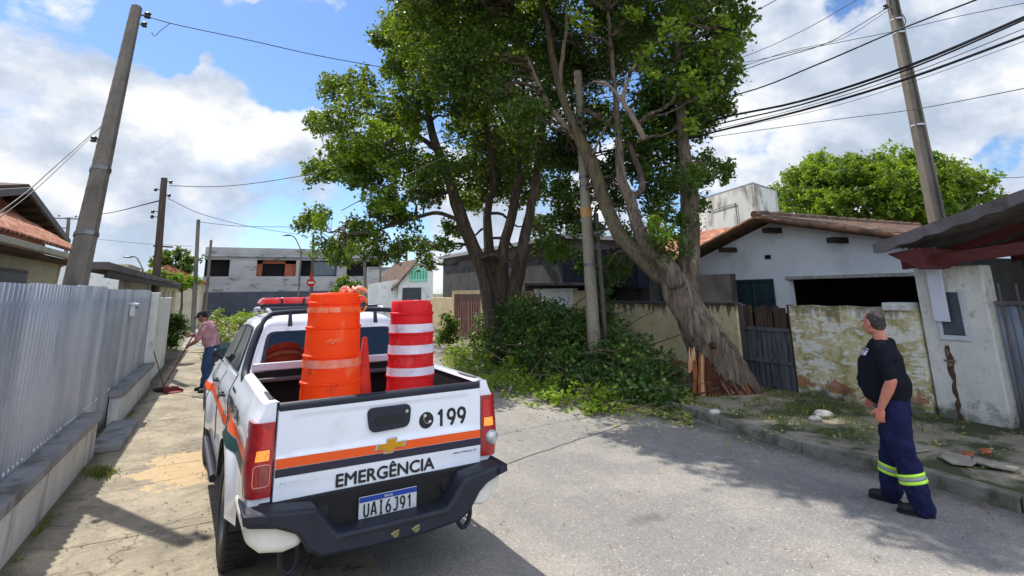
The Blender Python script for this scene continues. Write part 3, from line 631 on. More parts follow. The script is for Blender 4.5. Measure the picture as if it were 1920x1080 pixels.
# white shop with green sign
t = empty('gabled_shop', (12.5, 40, 0), label='small white gabled building with green sign on its front', cat='building')
def q(px, py, Y=38): p = at_y(px, py, Y); return (p.x-12.5, Y-40, p.z)
pk, gl, gr = q(780, 492), q(747, 535), q(812, 527)
bl_, br_ = (gl[0], gl[1], 0), (gr[0], gr[1], 0)
wa, wb = q(753, 540), q(792, 590)
m = MB(); m.prism([bl_, br_, gr, (gr[0], gr[1], pk[2]-.35), pk, gl], (0, 6, 0)); m.build('wall', M_whitew, t)
m = MB(); 
A, B = Vector(pk), Vector(gl)
m.prism([A+Vector((.1, -.35, .05)), B+Vector((-.45, -.35, -.35)), B+Vector((-.45, -.35, -.2)), A+Vector((.1, -.35, .25))], (0, 6.5, 0)); m.build('roof', M_tileold, t)
s0, s1 = q(768, 528), q(802, 507)
m = MB(); m.prism([(s0[0], -2.06, s0[2]), (s1[0], -2.06, s0[2]), (s1[0], -2.06, s1[2]), ((s0[0]+s1[0])/2, -2.06, s1[2]+.25), (s0[0], -2.06, s1[2])], (0, .05, 0)); sg = m.build('sign', mat('mint_sign', S(150, 214, 186), S(132, 202, 172), bump=0), t)
m = MB()
for i in range(6): x = s0[0]+.15+i*(s1[0]-s0[0]-.3)/5; m.box((x-.04, -2.075, s0[2]+.18), (x+.05, -2.06, s1[2]-.05))
m.build('sign_lettering', mat('green_lettering', S(60, 150, 120), bump=0), sg)
d0, d1 = q(754, 560), q(790, 539)
m = MB(); m.box((d0[0], -2.03, 0), (d1[0], -1.98, d1[2])); m.build('shutter', mat('dark_shutter', S(72, 76, 80), S(60, 64, 68), bump=.1), t)
d0, d1 = q(741, 560), q(749, 541)
t2 = empty('white_boundary_wall', (10, 40, 0), label='white wall with sloping top left of the gabled shop', cat='wall')
a, b = at_y(692, 533, 38.2), at_y(749, 524, 38.2)
m = MB(); m.prism([(a.x-10, -1.8, 0), (b.x-10, -1.8, 0), (b.x-10, -1.8, b.z), (a.x-10, -1.8, a.z)], (0, .25, 0)); m.build('wall', M_whitew, t2)

# ------------------------------------------------------------------ right side walls and houses
WX = 9.22
def wall_seg(name, lab, y0, y1, zt, m_, parts=None, x=WX, th=.18, coping=None, wob=.02):
    t = empty(name, (x, (y0+y1)/2, 0), label=lab, cat='wall')
    m = MB(); n = int((y1-y0)/.12); h = (y1-y0)/2
    top = [zt+wob*mnoise.noise(Vector((i*.4, 1, x))) for i in range(n+1)]
    pts = [(0, -h, 0)]+[(0, -h+2*h*i/n, top[i]) for i in range(n+1)]+[(0, h, 0)]
    m.prism(pts, (th, 0, 0)); m.build('plaster', m_, t, bevel=.012, smooth=0)
    if coping:
        c = MB(); c.box((-.03, -h, zt-.005), (th+.03, h, zt+.05)); c.build('coping', coping, t, bevel=.01)
    return t
wall_seg('plaster_wall', 'yellowed plaster wall with dark drips behind the leaning trunk', 7.9, 12.6, 1.64, M_wall1, coping=M_darkc)
wall_seg('plaster_wall', 'flaking yellow and white plaster wall behind the standing man', 4.62, 6.72, 1.65, M_wall2)
m = MB(); m.box((9.15, 4.66, 1.6), (9.45, 5.05, 1.72)); o = m.build('wall_block', M_pillar, None, bevel=.02, smooth=0, loc=(9.3, 4.85, 1.6)); tag(o, 'pale plaster lump on the wall top beside the white pillar', 'block')
# old wooden gate
t = empty('wooden_gate', (9.3, 7.3, 0), label='old grey plank gate beside the broken tree trunk', cat='gate')
for i, y in enumerate(np.arange(-.5, .46, .108)):
    m = MB(); a = rng.uniform(-.012, .012)
    m.box((a, y+.004, .10+rng.uniform(0, .05)), (a+.025, y+.1, 1.20)); m.build('plank', M_wood, t, bevel=.004)
for i, y in enumerate((-.44, -.30, -.13, -.02, .12, .31, .42)):
    m = MB(); m.box((.01, y, 1.2), (.032, y+rng.uniform(.08, .14), 1.6+rng.uniform(-.06, .06))); m.build('upper_plank', M_wood2, t, bevel=.004)
for z in (.62, 1.2):
    m = MB(); m.box((-.04, -.5, z-.035), (-.014, .5, z+.035)); m.build('rail', M_wood, t, bevel=.004)
m = MB(); m.box((-.02, -.58, 0), (.08, -.5, 1.66)); m.build('jamb', M_wood2, t, bevel=.006)
m = MB(); m.box((-.02, .5, 0), (.1, .6, 1.66)); m.build('jamb', M_darkc, t, bevel=.006)
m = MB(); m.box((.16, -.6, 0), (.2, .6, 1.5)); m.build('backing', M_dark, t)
# beige pillar, panel, slab
t = empty('beige_wall', (WX, 15, 0), label='beige wall with white sheet panel under a thin dark roof slab', cat='wall')
m = MB(); m.box((0, -2.35, 0), (.35, -1.2, 1.98)); m.build('pillar', M_beige, t, bevel=.015)
m = MB(); m.box((.05, -1.2, 0), (.2, 1.2, 2.05)); m.build('panel', M_whitew, t)
m = MB(); m.box((.02, 1.2, 0), (.3, 3.8, 2.0)); m.build('plaster', M_beige, t)
m = MB(); m.prism([(-.4, -2.0, 2.12), (-.4, 3.9, 2.22), (-.4, 3.9, 2.32), (-.4, -2.0, 2.2)], (3, 0, 0)); m.build('roof_slab', M_fibre, t)
t = empty('brown_gate', (WX, 21.8, 0), label='brown metal double gate in a beige concrete frame', cat='gate')
for s_ in (-1, 1):
    m = MB(); m.box((.02, min(0, s_*1.42)+.01, .08), (.07, max(0, s_*1.42)-.01, 1.86)); lf = m.build('leaf', M_brown, t)
    for k_ in range(5):
        m = MB(); y = s_*(.2+k_*.26); m.box((.0, y-.02, .3), (.02, y+.02, 1.7)); m.build('bar', M_brown, lf)
for y in (-1.72, 1.44): m = MB(); m.box((-.05, y, 0), (.25, y+.28, 2.05)); m.build('pillar', M_beige, t, bevel=.01)
m = MB(); m.box((-.05, -1.43, 1.9), (.25, 1.43, 2.05)); m.build('lintel', M_beige, t, bevel=.01)
wall_seg('beige_yard_wall', 'beige yard wall left of the brown gate', 23.5, 26.5, 1.75, M_beige)
# dark houses behind the left tree
t = empty('dark_house', (13, 20, 0), label='dark weathered house behind the multi stemmed tree', cat='house')
m = MB(); m.box((-2.6, -4, 0), (6, 8, 3.75)); m.build('wall', M_darkc, t)
m = MB(); m.box((-2.8, -4.2, 3.75), (6.2, 8.2, 3.9)); m.build('roof_edge', M_greyc, t)
m = MB(); m.box((-2.75, -8, 2.0), (-2.4, -4.1, 3.2)); m.build('tarpaulin', mat('blue_tarpaulin', S(22, 28, 48), S(16, 20, 36), bump=.2), t)
m = MB(); m.box((-2.38, -8, 0), (2, -4.1, 3.0)); m.build('shed', M_darkc, t)
t = empty('block_wall', (11, 10.8, 0), label='dark grey block wall above the yellowed plaster wall', cat='wall')
m = MB(); m.box((0, -1.3, 0), (.2, 2.6, 2.32)); m.build('blocks', M_darkc, t)
# white gabled house
HX = 12
t = empty('white_gabled_house', (HX, 8.9, 0), label='white house with tiled gable roof and small blue window behind the wall', cat='house')
pk = at_x(1447, 412, HX); le = at_x(1306, 484, HX); re = at_x(1722, 447, HX)
def h(y, z, x=0): return (x, y-8.9, z)
wy0, wy1, wz = at_x(1456, 572, HX).y, at_x(1374, 525, HX).y, at_x(1374, 525, HX).z
oy1, oz = at_x(1478, 520, HX).y, at_x(1478, 521, HX).z
yl, yr = at_x(1311, 500, HX).y, re.y-.7
zs = .9
slope = lambda y: pk.z-.05+(le.z-pk.z)*(y-pk.y)/(le.y-pk.y) if y > pk.y else pk.z-.05+(re.z-pk.z)*(pk.y-y)/(pk.y-re.y)
m = MB()
def wq(ya, yb, za, zb): m.box(h(ya, za), h(yb, zb, .2))
wq(wy1, yl, 0, wz); wq(oy1+.02, wy0, 0, wz); wq(wy0, wy1, 0, zs)
m.prism([h(yl, wz), h(yl, slope(yl)), h(pk.y, slope(pk.y)), h(oy1, slope(oy1)), h(oy1, wz)], (.2, 0, 0))
m.prism([h(oy1, oz), h(oy1, slope(oy1)), h(yr, slope(yr)), h(yr, oz)], (.2, 0, 0))
wq(yr, yr+.35, 0, oz)
m.box(h(yl-.2, 0, .2), h(yl, 2.7, 7)); m.box(h(yr, 0, .2), h(yr+.2, 2.7, 7))
m.build('wall', M_house, t)
m = MB(); m.box(h(yr+.02, oz-.045, -.05), h(oy1+.06, oz+.03, -.003)); m.build('lintel', mat('chipped_trim', S(196, 192, 186), S(150, 140, 126), scale=12), t, bevel=.01)
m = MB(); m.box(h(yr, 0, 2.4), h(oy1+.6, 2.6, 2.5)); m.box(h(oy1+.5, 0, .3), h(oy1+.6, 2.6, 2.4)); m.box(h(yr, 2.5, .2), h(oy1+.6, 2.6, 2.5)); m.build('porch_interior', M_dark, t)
m = MB()
for (ya, yb, za, zb) in ((wy0, wy0+.05, zs, wz), (wy1-.05, wy1, zs, wz), (wy0, wy1, wz-.05, wz), (wy0, wy1, zs, zs+.05), ((wy0+wy1)/2-.02, (wy0+wy1)/2+.02, zs, wz)): m.box(h(ya, za, -.02), h(yb, zb, .06))
fo = m.build('window', mat('teal_window_frame', S(52, 76, 84), S(44, 64, 72), bump=.05), t, bevel=.004)
m = MB(); m.box(h(wy0+.05, zs+.05, .04), h(wy1-.05, wz-.05, .05)); m.build('pane', M_bglass, fo)
m = MB()
for z in (1.55, 1.72, 1.89, 2.02): m.box(h(wy0+.1, z, -.03), h(wy1-.1, z+.012, -.018))
for f in (.2, .8): y = wy0+(wy1-wy0)*f; m.box(h(y, 1.3, -.032), h(y+.015, 2.03, -.02))
m.build('grille', M_iron, fo)
a = at_x(1440, 482, HX); m = MB(); m.box(h(a.y-.08, a.z-.05, -.02), h(a.y+.08, a.z+.05, .01)); m.build('vent', M_dark, t)
for p in ((1372, 468), (1455, 432), (1578, 450)):
    a = at_x(p[0], p[1], HX-.1); m = MB(); m.box(h(a.y-.09, a.z-.07, -.5), h(a.y+.09, a.z+.05, 0)); m.build('purlin', mat('dark_timber', S(52, 40, 34)), t)
# two roof slopes of curved tiles, eaves towards +Y and -Y
def slope_tiles(yA, zA, yB, zB, x0, x1):
    m = MB(); nx = int((x1-x0)/.22*8); ny = max(4, int(abs(yB-yA)/.36)*4)
    def fn(u, v):
        x = x0+(x1-x0)*u; y = yA+(yB-yA)*v; c = (v*ny/4) % 1
        return h(y, zA+(zB-zA)*v+.05*abs(math.sin(math.pi*x/.22))-.035*c, x-HX)
    m.grid(fn, nx, ny); return m
ye = le.y+.35
slope_tiles(pk.y, pk.z+.06, ye, slope(ye)+.06, HX-.6, HX+7).build('roof_tiles', M_tileold, t, smooth=60, fixn=False, solid=.03)
slope_tiles(pk.y, pk.z+.06, re.y-.6, slope(re.y-.6)+.06, HX-.6, HX+7).build('roof_tiles', M_tileold, t, smooth=60, fixn=False, solid=.03)
m = MB()
for yB in (ye, re.y-.6):
    nb = 9
    for i in range(nb):
        ya = pk.y+(yB-pk.y)*i/nb; yb = pk.y+(yB-pk.y)*(i+1.12)/nb
        m.tube([h(ya, slope(ya)+.07, -.6), h(yb, slope(yb)+.075, -.6)], [.05, .062], 10)
m.build('verge_tiles', M_verge, t)
m = MB()
for i in range(16): m.tube([h(pk.y, pk.z+.1, -.65+i*.46), h(pk.y, pk.z+.12, -.65+(i+1.1)*.46)], [.09, .105], 10)
m.build('ridge_tiles', M_tileold, t)
m = MB()
for yB in (ye, re.y-.6):
    m.prism([h(pk.y, slope(pk.y)-.02, -.57), h(yB, slope(yB)-.02, -.57), h(yB, slope(yB)+.05, -.57), h(pk.y, slope(pk.y)+.05, -.57)], (.03, 0, 0))
m.build('barge_board', mat('brown_barge', S(110, 76, 56), S(84, 58, 44)), t)
# low tiled roof glimpsed left of the gable
t = empty('side_roof', (14, 13, 0), label='rust coloured roof between the trunks and the white house', cat='roof')
a = at(1240, 455, 13.5); b = at(1400, 455, 14)
m = MB(); m.prism([(-3, -1.3, 2.6), (-3, 2.2, 2.6), (0, 2.2, 3.75), (0, -1.3, 3.75)], (0, 0, .1)); m.build('tiles', M_tile, t)
m = MB(); m.box((-2.2, -1.2, 0), (0, 2.1, 2.6)); m.build('wall', M_darkc, t)
# concrete tank block
t = empty('water_tank_block', (19, 16, 0), label='stained white concrete tank block rising behind the tiled gable', cat='tank')
a, b, c_ = at(1306, 392, 24), at(1412, 345, 20), at(1455, 350, 21.8)
o0 = Vector((19, 16, 0)); A = a-o0; B = b-o0; Cc = c_-o0
pts = [(A.x, A.y), (B.x, B.y), (Cc.x, Cc.y), (A.x+Cc.x-B.x, A.y+Cc.y-B.y)]
m = MB(); m.prism([(x, y, 2) for x, y in pts], (0, 0, B.z-2)); 
m.build('block', mat('tank_render', S(214, 210, 202), S(196, 192, 184), scale=1.2, c3=S(136, 132, 120), c3s=1.8, c3t=.56, st=(1, 1, .5), c4=S(96, 94, 86), c4s=3, c4t=.62, st4=(1.5, 1.5, .35), bump=.2), t, smooth=0)
m = MB(); m.prism([(x*1.0+(.0), y, B.z+.0) for x, y in pts], (0, 0, .07)); m.build('coping', M_cap, t, smooth=0)
m = MB(); q0 = Vector((A.x, A.y, 0)); q1 = Vector((B.x, B.y, 0)); nn = Vector((-(q1-q0).y, (q1-q0).x, 0)).normalized(); nn = -nn if nn.dot(-o0) < 0 else nn
p_ = q0+(q1-q0)*.72+nn*.04; m.tube([p_+Vector((0, 0, B.z-1.9)), p_+Vector((0, 0, B.z-.55)), q0+(q1-q0)*.3+nn*.04+Vector((0, 0, B.z-.6))], .02, 6); m.build('pipe', M_iron, t)
# ---- right pillar, gate, carport roof
t = empty('gate_pillar', (9.3, 4.17, 0), label='tall white plastered pillar with meter box beside the grey gate', cat='pillar')
m = MB(); m.box((0, -.43, 0), (.32, .42, 2.24)); m.build('plaster', M_pillar, t, bevel=.025, smooth=0)
a, b = at_x(1757, 548, 9.3), at_x(1812, 630, 9.3)
y0, y1, z0, z1 = b.y-4.17, a.y-4.17, b.z, a.z
m = MB(); m.box((-.03, y0-.06, z0-.07), (-.002, y1+.06, z0)); m.box((-.03, y0-.06, z0), (-.002, y0, z1+.04)); m.box((-.03, y1, z0), (-.002, y1+.06, z1-.1)); fo = m.build('meter_box', mat('bare_render_patch', S(198, 200, 202), S(176, 178, 180), scale=6, bump=.3), t, bevel=.01)
m = MB(); m.box((-.02, y0, z0), (-.001, y1, z1)); m.build('meter_door', mat('meter_door', S(70, 78, 84), S(56, 62, 68), rough=.4), fo)
a = at_x(1776, 648, 9.3)
m = MB(); pts = []
ya = a.y-4.17
for i in range(15): z = a.z*(1-i/14)+.0; pts.append((z, ya+.012*math.sin(i*1.9)-.0*i, .028+.016*math.sin(i*2.7)+(.03 if i in (2, 4) else 0)))
m.add([(-.004, y-w_, z) for z, y, w_ in pts]+[(-.004, y+w_, z) for z, y, w_ in pts], [(i, i+1, 15+i+1, 15+i) for i in range(14)]); m.build('chased_groove', mat('broken_brick', S(96, 66, 46), S(58, 50, 36), scale=18, bump=.8), t, smooth=0)
m = MB(); m.box((-.02, ya-.07, a.z-.22), (-.003, ya+.07, a.z-.195)); m.ball((-.015, ya, a.z-.26), (.015, .035, .03), 8, 6); m.ball((-.015, ya+.01, a.z-.1), (.012, .025, .05), 8, 6); m.build('pipe_stub', mat('dull_pipe', S(120, 96, 76), bump=.1), t)
a, b = at_x(1738, 478, 9.2), at_x(1772, 603, 9.2)
t = empty('white_board', (9.2, (a.y+b.y)/2, b.z), label='blank white board hanging from the roof edge over the pillar', cat='board')
m = MB(); h_ = (a.y-b.y)/2; m.box((0, -h_-.06, 0), (.03, h_+.06, a.z-b.z)); m.build('panel', mat('white_board', S(206, 208, 216), S(196, 198, 208), bump=.03, rough=.6), t, bevel=.004)
m = MB(); m.box((.03, -.05, a.z-b.z-.05), (.1, .05, a.z-b.z+.12)); m.build('bracket', M_gatebar, t)
t = empty('grey_gate', (9.42, 2.2, 0), label='grey sheet gate with upright bars under the corrugated roof', cat='gate')
gm2 = MB(); n = int(3.0/.16*6)
def gf(u, v):
    y = -1.5+3.0*u; ph = (y/.16) % 1; a = 0 if ph < .4 else (ph-.4)/.1 if ph < .5 else 1 if ph < .9 else (1-ph)/.1
    return (.02*a, y, .06+1.66*v)
gm2.grid(gf, n, 3); gm2.build('sheet', M_gategrey, t, smooth=20, fixn=False, solid=.004)
for i in range(16):
    y = 1.42-i*.19; m = MB(); m.tube([(-.02, y, .1), (-.02, y, 1.98)], .014, 8); m.build('bar', M_gatebar, t)
m = MB(); m.box((-.035, -1.5, 1.7), (-.005, 1.5, 1.75)); m.box((-.035, -1.5, .1), (-.005, 1.5, .15)); m.build('rail', M_gatebar, t)
t = empty('carport_roof', (9.5, 3, 0), label='corrugated fibre cement roof with red beam over the grey gate', cat='roof')
a, b = at_x(1640, 462, 8.6), at_x(1925, 360, 8.6)
dzy = (b.z-a.z)/(b.y-a.y)
def rf(u, v):
    x = 8.6+(14-8.6)*u; y = a.y+(-.6-a.y)*v
    return (x-9.5, y-3, a.z+dzy*(y-a.y)+.028*math.sin(2*math.pi*x/.177)-.0)
m = MB(); m.grid(lambda u, v: rf(u, v), 200, 24); m.build('sheet', M_fibre, t, smooth=180, fixn=False, solid=.012)
m = MB(); N = 60
for k_ in range(1):
    # scalloped verge capping
    vs = []
    for i in range(N+1):
        y = a.y+(-.6-a.y)*i/N; z = a.z+dzy*(y-a.y); sc = .035*abs(math.sin(math.pi*(y-a.y)/.36))
        vs += [(8.55-9.5, y-3, z+.035), (8.55-9.5, y-3, z-.10-sc)]
    m.add(vs, [(2*i, 2*i+1, 2*i+3, 2*i+2) for i in range(N)])
    m.add([(x_+.06, y, z) for x_, y, z in vs], [(2*i, 2*i+1, 2*i+3, 2*i+2) for i in range(N)])
    m.add([vs[2*i] for i in range(N+1)]+[(vs[2*i][0]+.06, vs[2*i][1], vs[2*i][2]) for i in range(N+1)], [(i, i+1, N+2+i, N+1+i) for i in range(N)])
m.build('verge', M_fibre, t, smooth=30)
bm_ = MB(); p0, p1 = at_x(1705, 488, 8.95), at_x(1930, 455, 8.95)
bm_.prism([(8.95-9.5, p0.y+.12-3, p0.z+.02), (8.95-9.5, p1.y-2-3, p0.z+.02+(p1.z-p0.z)*(p1.y-2-p0.y)/(p1.y-p0.y)), (8.95-9.5, p1.y-2-3, p0.z-.15+(p1.z-p0.z)*(p1.y-2-p0.y)/(p1.y-p0.y)), (8.95-9.5, p0.y+.12-3, p0.z-.13)], (.08, 0, 0)); bm_.build('beam', M_redbeam, t, bevel=.006)
m = MB(); m.prism([(-.83, a.y-.12-3, a.z-.12), (-.83, a.y-.55-3, a.z-.06), (-.83, a.y-.62-3, a.z-.34), (-.83, a.y-.5-3, a.z-.36)], (1.0, 0, 0)); m.build('bracket', M_redbeam, t, bevel=.006)
for x_ in (.1, 1.2, 2.6):
    m = MB(); m.prism([(x_, a.y-.3-3, a.z-.1), (x_, -3.6, a.z-.1+dzy*(-.6-a.y)+.1), (x_, -3.6, a.z-.25+dzy*(-.6-a.y)+.1), (x_, a.y-.3-3, a.z-.22)], (.06, 0, 0)); m.build('rafter', M_redbeam, t)
t = empty('yard_back_wall', (12.5, 2.5, 0), label='dark back wall of the yard seen over the grey gate', cat='wall')
m = MB(); m.box((0, -3.5, 0), (.15, 2.0, 2.7)); m.box((-3, 1.9, 0), (0, 2.05, 2.4)); m.build('plaster', M_darkc, t)

# ------------------------------------------------------------------ poles
def pole(name, lab, base, top, r0, r1, m_, n=10, bands=(), square=False, group=None):
    t = empty(name, base, label=lab, cat='utility pole', group=group)
    b = Vector((0, 0, 0)); tp = Vector(top)-Vector(base)
    m = MB(); k = 8
    m.tube([b+tp*i/k for i in range(k+1)], [r0+(r1-r0)*i/k for i in range(k+1)], 4 if square else n); m.build('shaft', m_, t, bevel=.012 if square else 0, smooth=40)
    for f in bands:
        m = MB(); r = (r0+(r1-r0)*f)*1.1; m.tube([b+tp*f-tp.normalized()*.03, b+tp*f+tp.normalized()*.03], r, n); m.build('band', M_iron, t)
    return t
def insul(t, p, d, s=1.):
    """spool insulator on a bracket sticking out along d"""
    p = Vector(p); d = Vector(d).normalized()
    m = MB(); m.tube([p, p+d*.16*s], .012*s, 6); br = m.build('bracket', M_iron, t)
    m = MB(); c = p+d*.16*s; m.lathe([(.02*s, -.05*s), (.045*s, -.04*s), (.03*s, -.01*s), (.045*s, .02*s), (.02*s, .04*s)], 10, c); m.build('insulator', mat('dark_insulator', S(52, 46, 46), rough=.4, bump=0), br)
P1b = Vector((-1.72, 9.3, 0)); P1t = at_x(256, 14, -1.72); P1m = at_x(142, 530, -1.72)
dd = (P1t-P1m); P1b = P1m-dd*(P1m.z/dd.z)
p1 = pole('leaning_pole', 'thick leaning concrete utility pole behind the grey metal fence', P1b, P1t, .165, .082, M_pole, bands=(.42, .56), n=8)
insul(p1, P1t-P1b-Vector((0, 0, .15)), (.8, -.3, .1), 1.2); insul(p1, P1t-P1b-Vector((0, 0, .3)), (.8, -.3, 0), 1.)
mm = (P1t-P1b)*.63; insul(p1, mm, (-.9, -.4, 0), 1.)
t_ = p1
m = MB()
for i in range(26): 
    f = .12+i*.033; c = (P1t-P1b)*f; r = .165+(.082-.165)*f
    m.tube([c+Vector((0, 0, 0)), c+(P1t-P1b).normalized()*.008], r*1.025, 8)
m.build('cast_rings', M_pole, t_)
def pole_px(name, lab, pxb, pxt, dep, r0, r1, m_, square=False, down=True, **kw):
    a = at(pxb[0], pxb[1], dep); b = at(pxt[0], pxt[1], dep)
    if down: d = b-a; a = a-d*(a.z/d.z)
    return pole(name, lab, a, b, r0, r1, m_, square=square, **kw), a, b
p2, p2a, p2b = pole_px('timber_pole', 'dark slim utility pole with short arms beyond the carport', (291, 545), (308, 334), 15.5, .12, .085, M_polewood)
for z, d in ((-.1, (1, 0, 0)), (-.5, (1, 0, 0)), (-.35, (-1, 0, 0)), (-1.0, (-1, 0, 0)), (-1.15, (-1, 0, 0))): insul(p2, p2b-p2a+Vector((0, 0, z)), d, 1.1)
for py, dx in ((518, -.75), (532, -.6), (466, -.3)):
    q_ = at(305, py-3, 15.5)-p2a; m = MB(); m.tube([q_+Vector((.25, 0, 0)), q_+Vector((dx*.8, .1, .03))], .025, 6); m.build('cross_arm', M_polewood, p2)
p3, p3a, p3b = pole_px('far_pole', 'grey utility pole left of the concrete building, taller one', (366, 530), (372, 412), 32, .14, .1, M_pole, group='far utility poles')
p4, p4a, p4b = pole_px('far_pole', 'short utility pole at the corner of the concrete building', (388, 545), (396, 450), 44, .13, .1, M_pole, group='far utility poles')
p5, p5a, p5b = pole_px('far_pole', 'distant pole with crossarm between the tiled house and the leaning pole', (124, 470), (129, 408), 48, .16, .13, M_pole, group='far utility poles')
m = MB(); q_ = p5b-p5a; m.box((q_.x-1.7, q_.y-.05, q_.z-.15), (q_.x+.9, q_.y+.05, q_.z-.05)); m.box((q_.x-1.5, q_.y-.05, q_.z-1.0), (q_.x-.1, q_.y+.05, q_.z-.9)); m.build('cross_arm', M_iron, p5)
for dx in (-1.6, -.7, .5, .8): insul(p5, (q_.x+dx, q_.y, q_.z-.1), (0, -.1, 1), 1.6)
p6, p6a, p6b = pole_px('far_pole', 'thin dark pole above the red sign in front of the concrete building', (584, 545), (588, 440), 33, .1, .07, M_polewood, group='far utility poles')
p7, p7a, p7b = pole_px('far_pole', 'slim pole with a drum under the tree crown, left of the gabled shop', (748, 505), (746, 445), 44, .11, .1, M_pole, group='far utility poles')
m = MB(); q_ = p7b-p7a; m.lathe([(.3, q_.z-1.7), (.42, q_.z-1.5), (.42, q_.z-.95), (.3, q_.z-.8)], 14, (q_.x, q_.y, 0)); m.build('transformer', M_iron, p7)
p8, p8a, p8b = pole_px('far_pole', 'brown far pole just left of the gabled shop roof', (762, 503), (762, 440), 42, .1, .09, M_polewood, group='far utility poles')
p9, p9a, p9b = pole_px('far_pole', 'pale pole in front of the far grey gate', (686, 560), (683, 480), 31, .1, .08, M_pole, group='far utility poles')
p10, _, _ = pole_px('far_pole', 'thin grey pole between the grey gate and the white wall', (713, 528), (714, 470), 41, .08, .07, M_pole, group='far utility poles')
# red warning sign below the crown
t = empty('red_sign', at(583, 530, 30), label='small red octagonal sign behind the truck light bar', cat='sign')
m = MB(); m.tube([(0, .05, -2.6), (0, .05, .5)], .035, 8); m.build('post', M_iron, t)
m = MB(); m.lathe([(.24, 0), (.24, .02)], 8, (0, 0, .0), axis='y'); m.build('plate', mat('sign_red', S(170, 48, 44), S(150, 40, 38), bump=0), t)
m = MB(); m.box((-.15, -.01, -.04), (.15, -.002, .04)); m.build('band', M_porc, t)
m = MB(); m.prism([(-.12, 0, .26), (.12, 0, .26), (0, 0, .6)], (0, .02, 0)); m.build('upper_plate', mat('sign_red', S(170, 48, 44)), t)
# street lamp arms far left / centre
def lamp_arm(px0, px1, dep, lab):
    a = at(*px0, dep); b = at(*px1, dep); t = empty('street_lamp', (a.x, a.y, 0), label=lab, cat='street lamp', group='far street lamps')
    mid = (a+b)/2+Vector((0, 0, .35)); o_ = Vector((a.x, a.y, 0))
    m = MB(); m.tube([Vector((0, 0, 0)), a-o_], .06, 6); m.build('post', M_pole, t)
    m = MB(); m.tube(smooth_path([a-o_, mid-o_, b-o_], 4), .035, 6); m.build('arm', M_iron, t)
    m = MB(); m.ball(b-o_, (.28, .12, .06), 8, 6); m.build('lamp_head', M_iron, t)
lamp_arm((268, 505), (240, 482), 34, 'curved street lamp arm above the white far house')
lamp_arm((565, 470), (538, 441), 34, 'curved street lamp arm over the concrete building roof')
# centre concrete pole and a thin steel one behind
pc_b = at_x(1117, 690, 7.25); pc_m = at_x(1098, 380, 7.25); pc_t = at_x(1083, 134, 7.25)
d_ = pc_t-pc_b; pcb = pc_b-d_*(pc_b.z/d_.z)
pc = pole('concrete_pole', 'pale concrete utility pole tangled among the tree branches', pcb, pc_t, .15, .095, M_polepale, bands=(.35, .6, .63, .78, .81), n=12)
m = MB(); q_ = at_x(1099, 398, 7.25)-pcb; dn_ = d_.normalized(); m.tube([q_-dn_*.12, q_+dn_*.1], .132, 12); m.build('orange_band', mat('orange_tape', S(196, 146, 84), S(150, 120, 80), scale=10, bump=.1), pc)
for z in (-.15, -.35, -.55, -.75, -.95): insul(pc, d_+Vector((0, 0, z)), (.6, -.7, 0), 1.1); insul(pc, d_+Vector((0, 0, z)), (-.6, .4, 0), 1.1)
m = MB(); a_ = d_+Vector((.05, -.1, -.1)); m.tube(smooth_path([a_, a_+Vector((.25, -.3, .12)), a_+Vector((.45, -.5, .05))], 4), .02, 6); lr = m.build('lamp_arm', M_iron, pc)
m = MB(); m.ball(a_+Vector((.32, -.38, .02)), (.13, .1, .06), 10, 7); m.build('lamp_head', M_porc, lr)
ps_, _, _ = pole_px('steel_pole', 'thin dark steel pole right behind the pale concrete pole', (1130, 560), (1118, 400), 12.6, .055, .05, M_gatebar)
# right pole: H section
a = at(1757, 412, 13.5); b = at(1668, -25, 13.5); d = b-a; a0 = a-d*(a.z/d.z)
t = empty('h_section_pole', a0, label='grooved concrete utility pole rising behind the roofs on the right', cat='utility pole')
tp = b-a0; ax = tp.normalized(); sx_ = Vector((Rv.x, Rv.y, 0)).normalized(); sy_ = ax.cross(sx_).normalized()
def hsec(f, wsc):
    w0, dth = (.17-.06*f)*wsc, .13-.04*f; c = tp*f
    pr = [(-w0, -dth), (-w0*.62, -dth), (-w0*.45, -dth*.45), (w0*.45, -dth*.45), (w0*.62, -dth), (w0, -dth), (w0, dth), (w0*.62, dth), (w0*.45, dth*.45), (-w0*.45, dth*.45), (-w0*.62, dth), (-w0, dth)]
    return [c+sx_*x+sy_*y for x, y in pr]
m = MB(); k = 6; vs = []
for i in range(k+1): vs += hsec(i/k, 1)
m.add(vs, [(i*12+j, i*12+(j+1) % 12, (i+1)*12+(j+1) % 12, (i+1)*12+j) for i in range(k) for j in range(12)]+[tuple(range(k*12, k*12+12))]); m.build('shaft', M_pole, t, smooth=0)
for f in (.60, .76, .86, .9, .965): m = MB(); c = tp*f; w_ = .17-.06*f; m.tube([c-ax*.02, c+ax*.02], w_*1.15, 12, flat=1); m.build('band', M_steeltrim if f < .92 else M_iron, t)
insul(t, tp*.97, -sx_, 1.4); insul(t, tp*.94, -sx_, 1.4)
m = MB(); m.tube(smooth_path([tp*.93+sx_*.1, tp*.9+sx_*.25, tp*.87+sx_*.12], 5), .012, 6); m.build('drip_loop', M_wire, t)

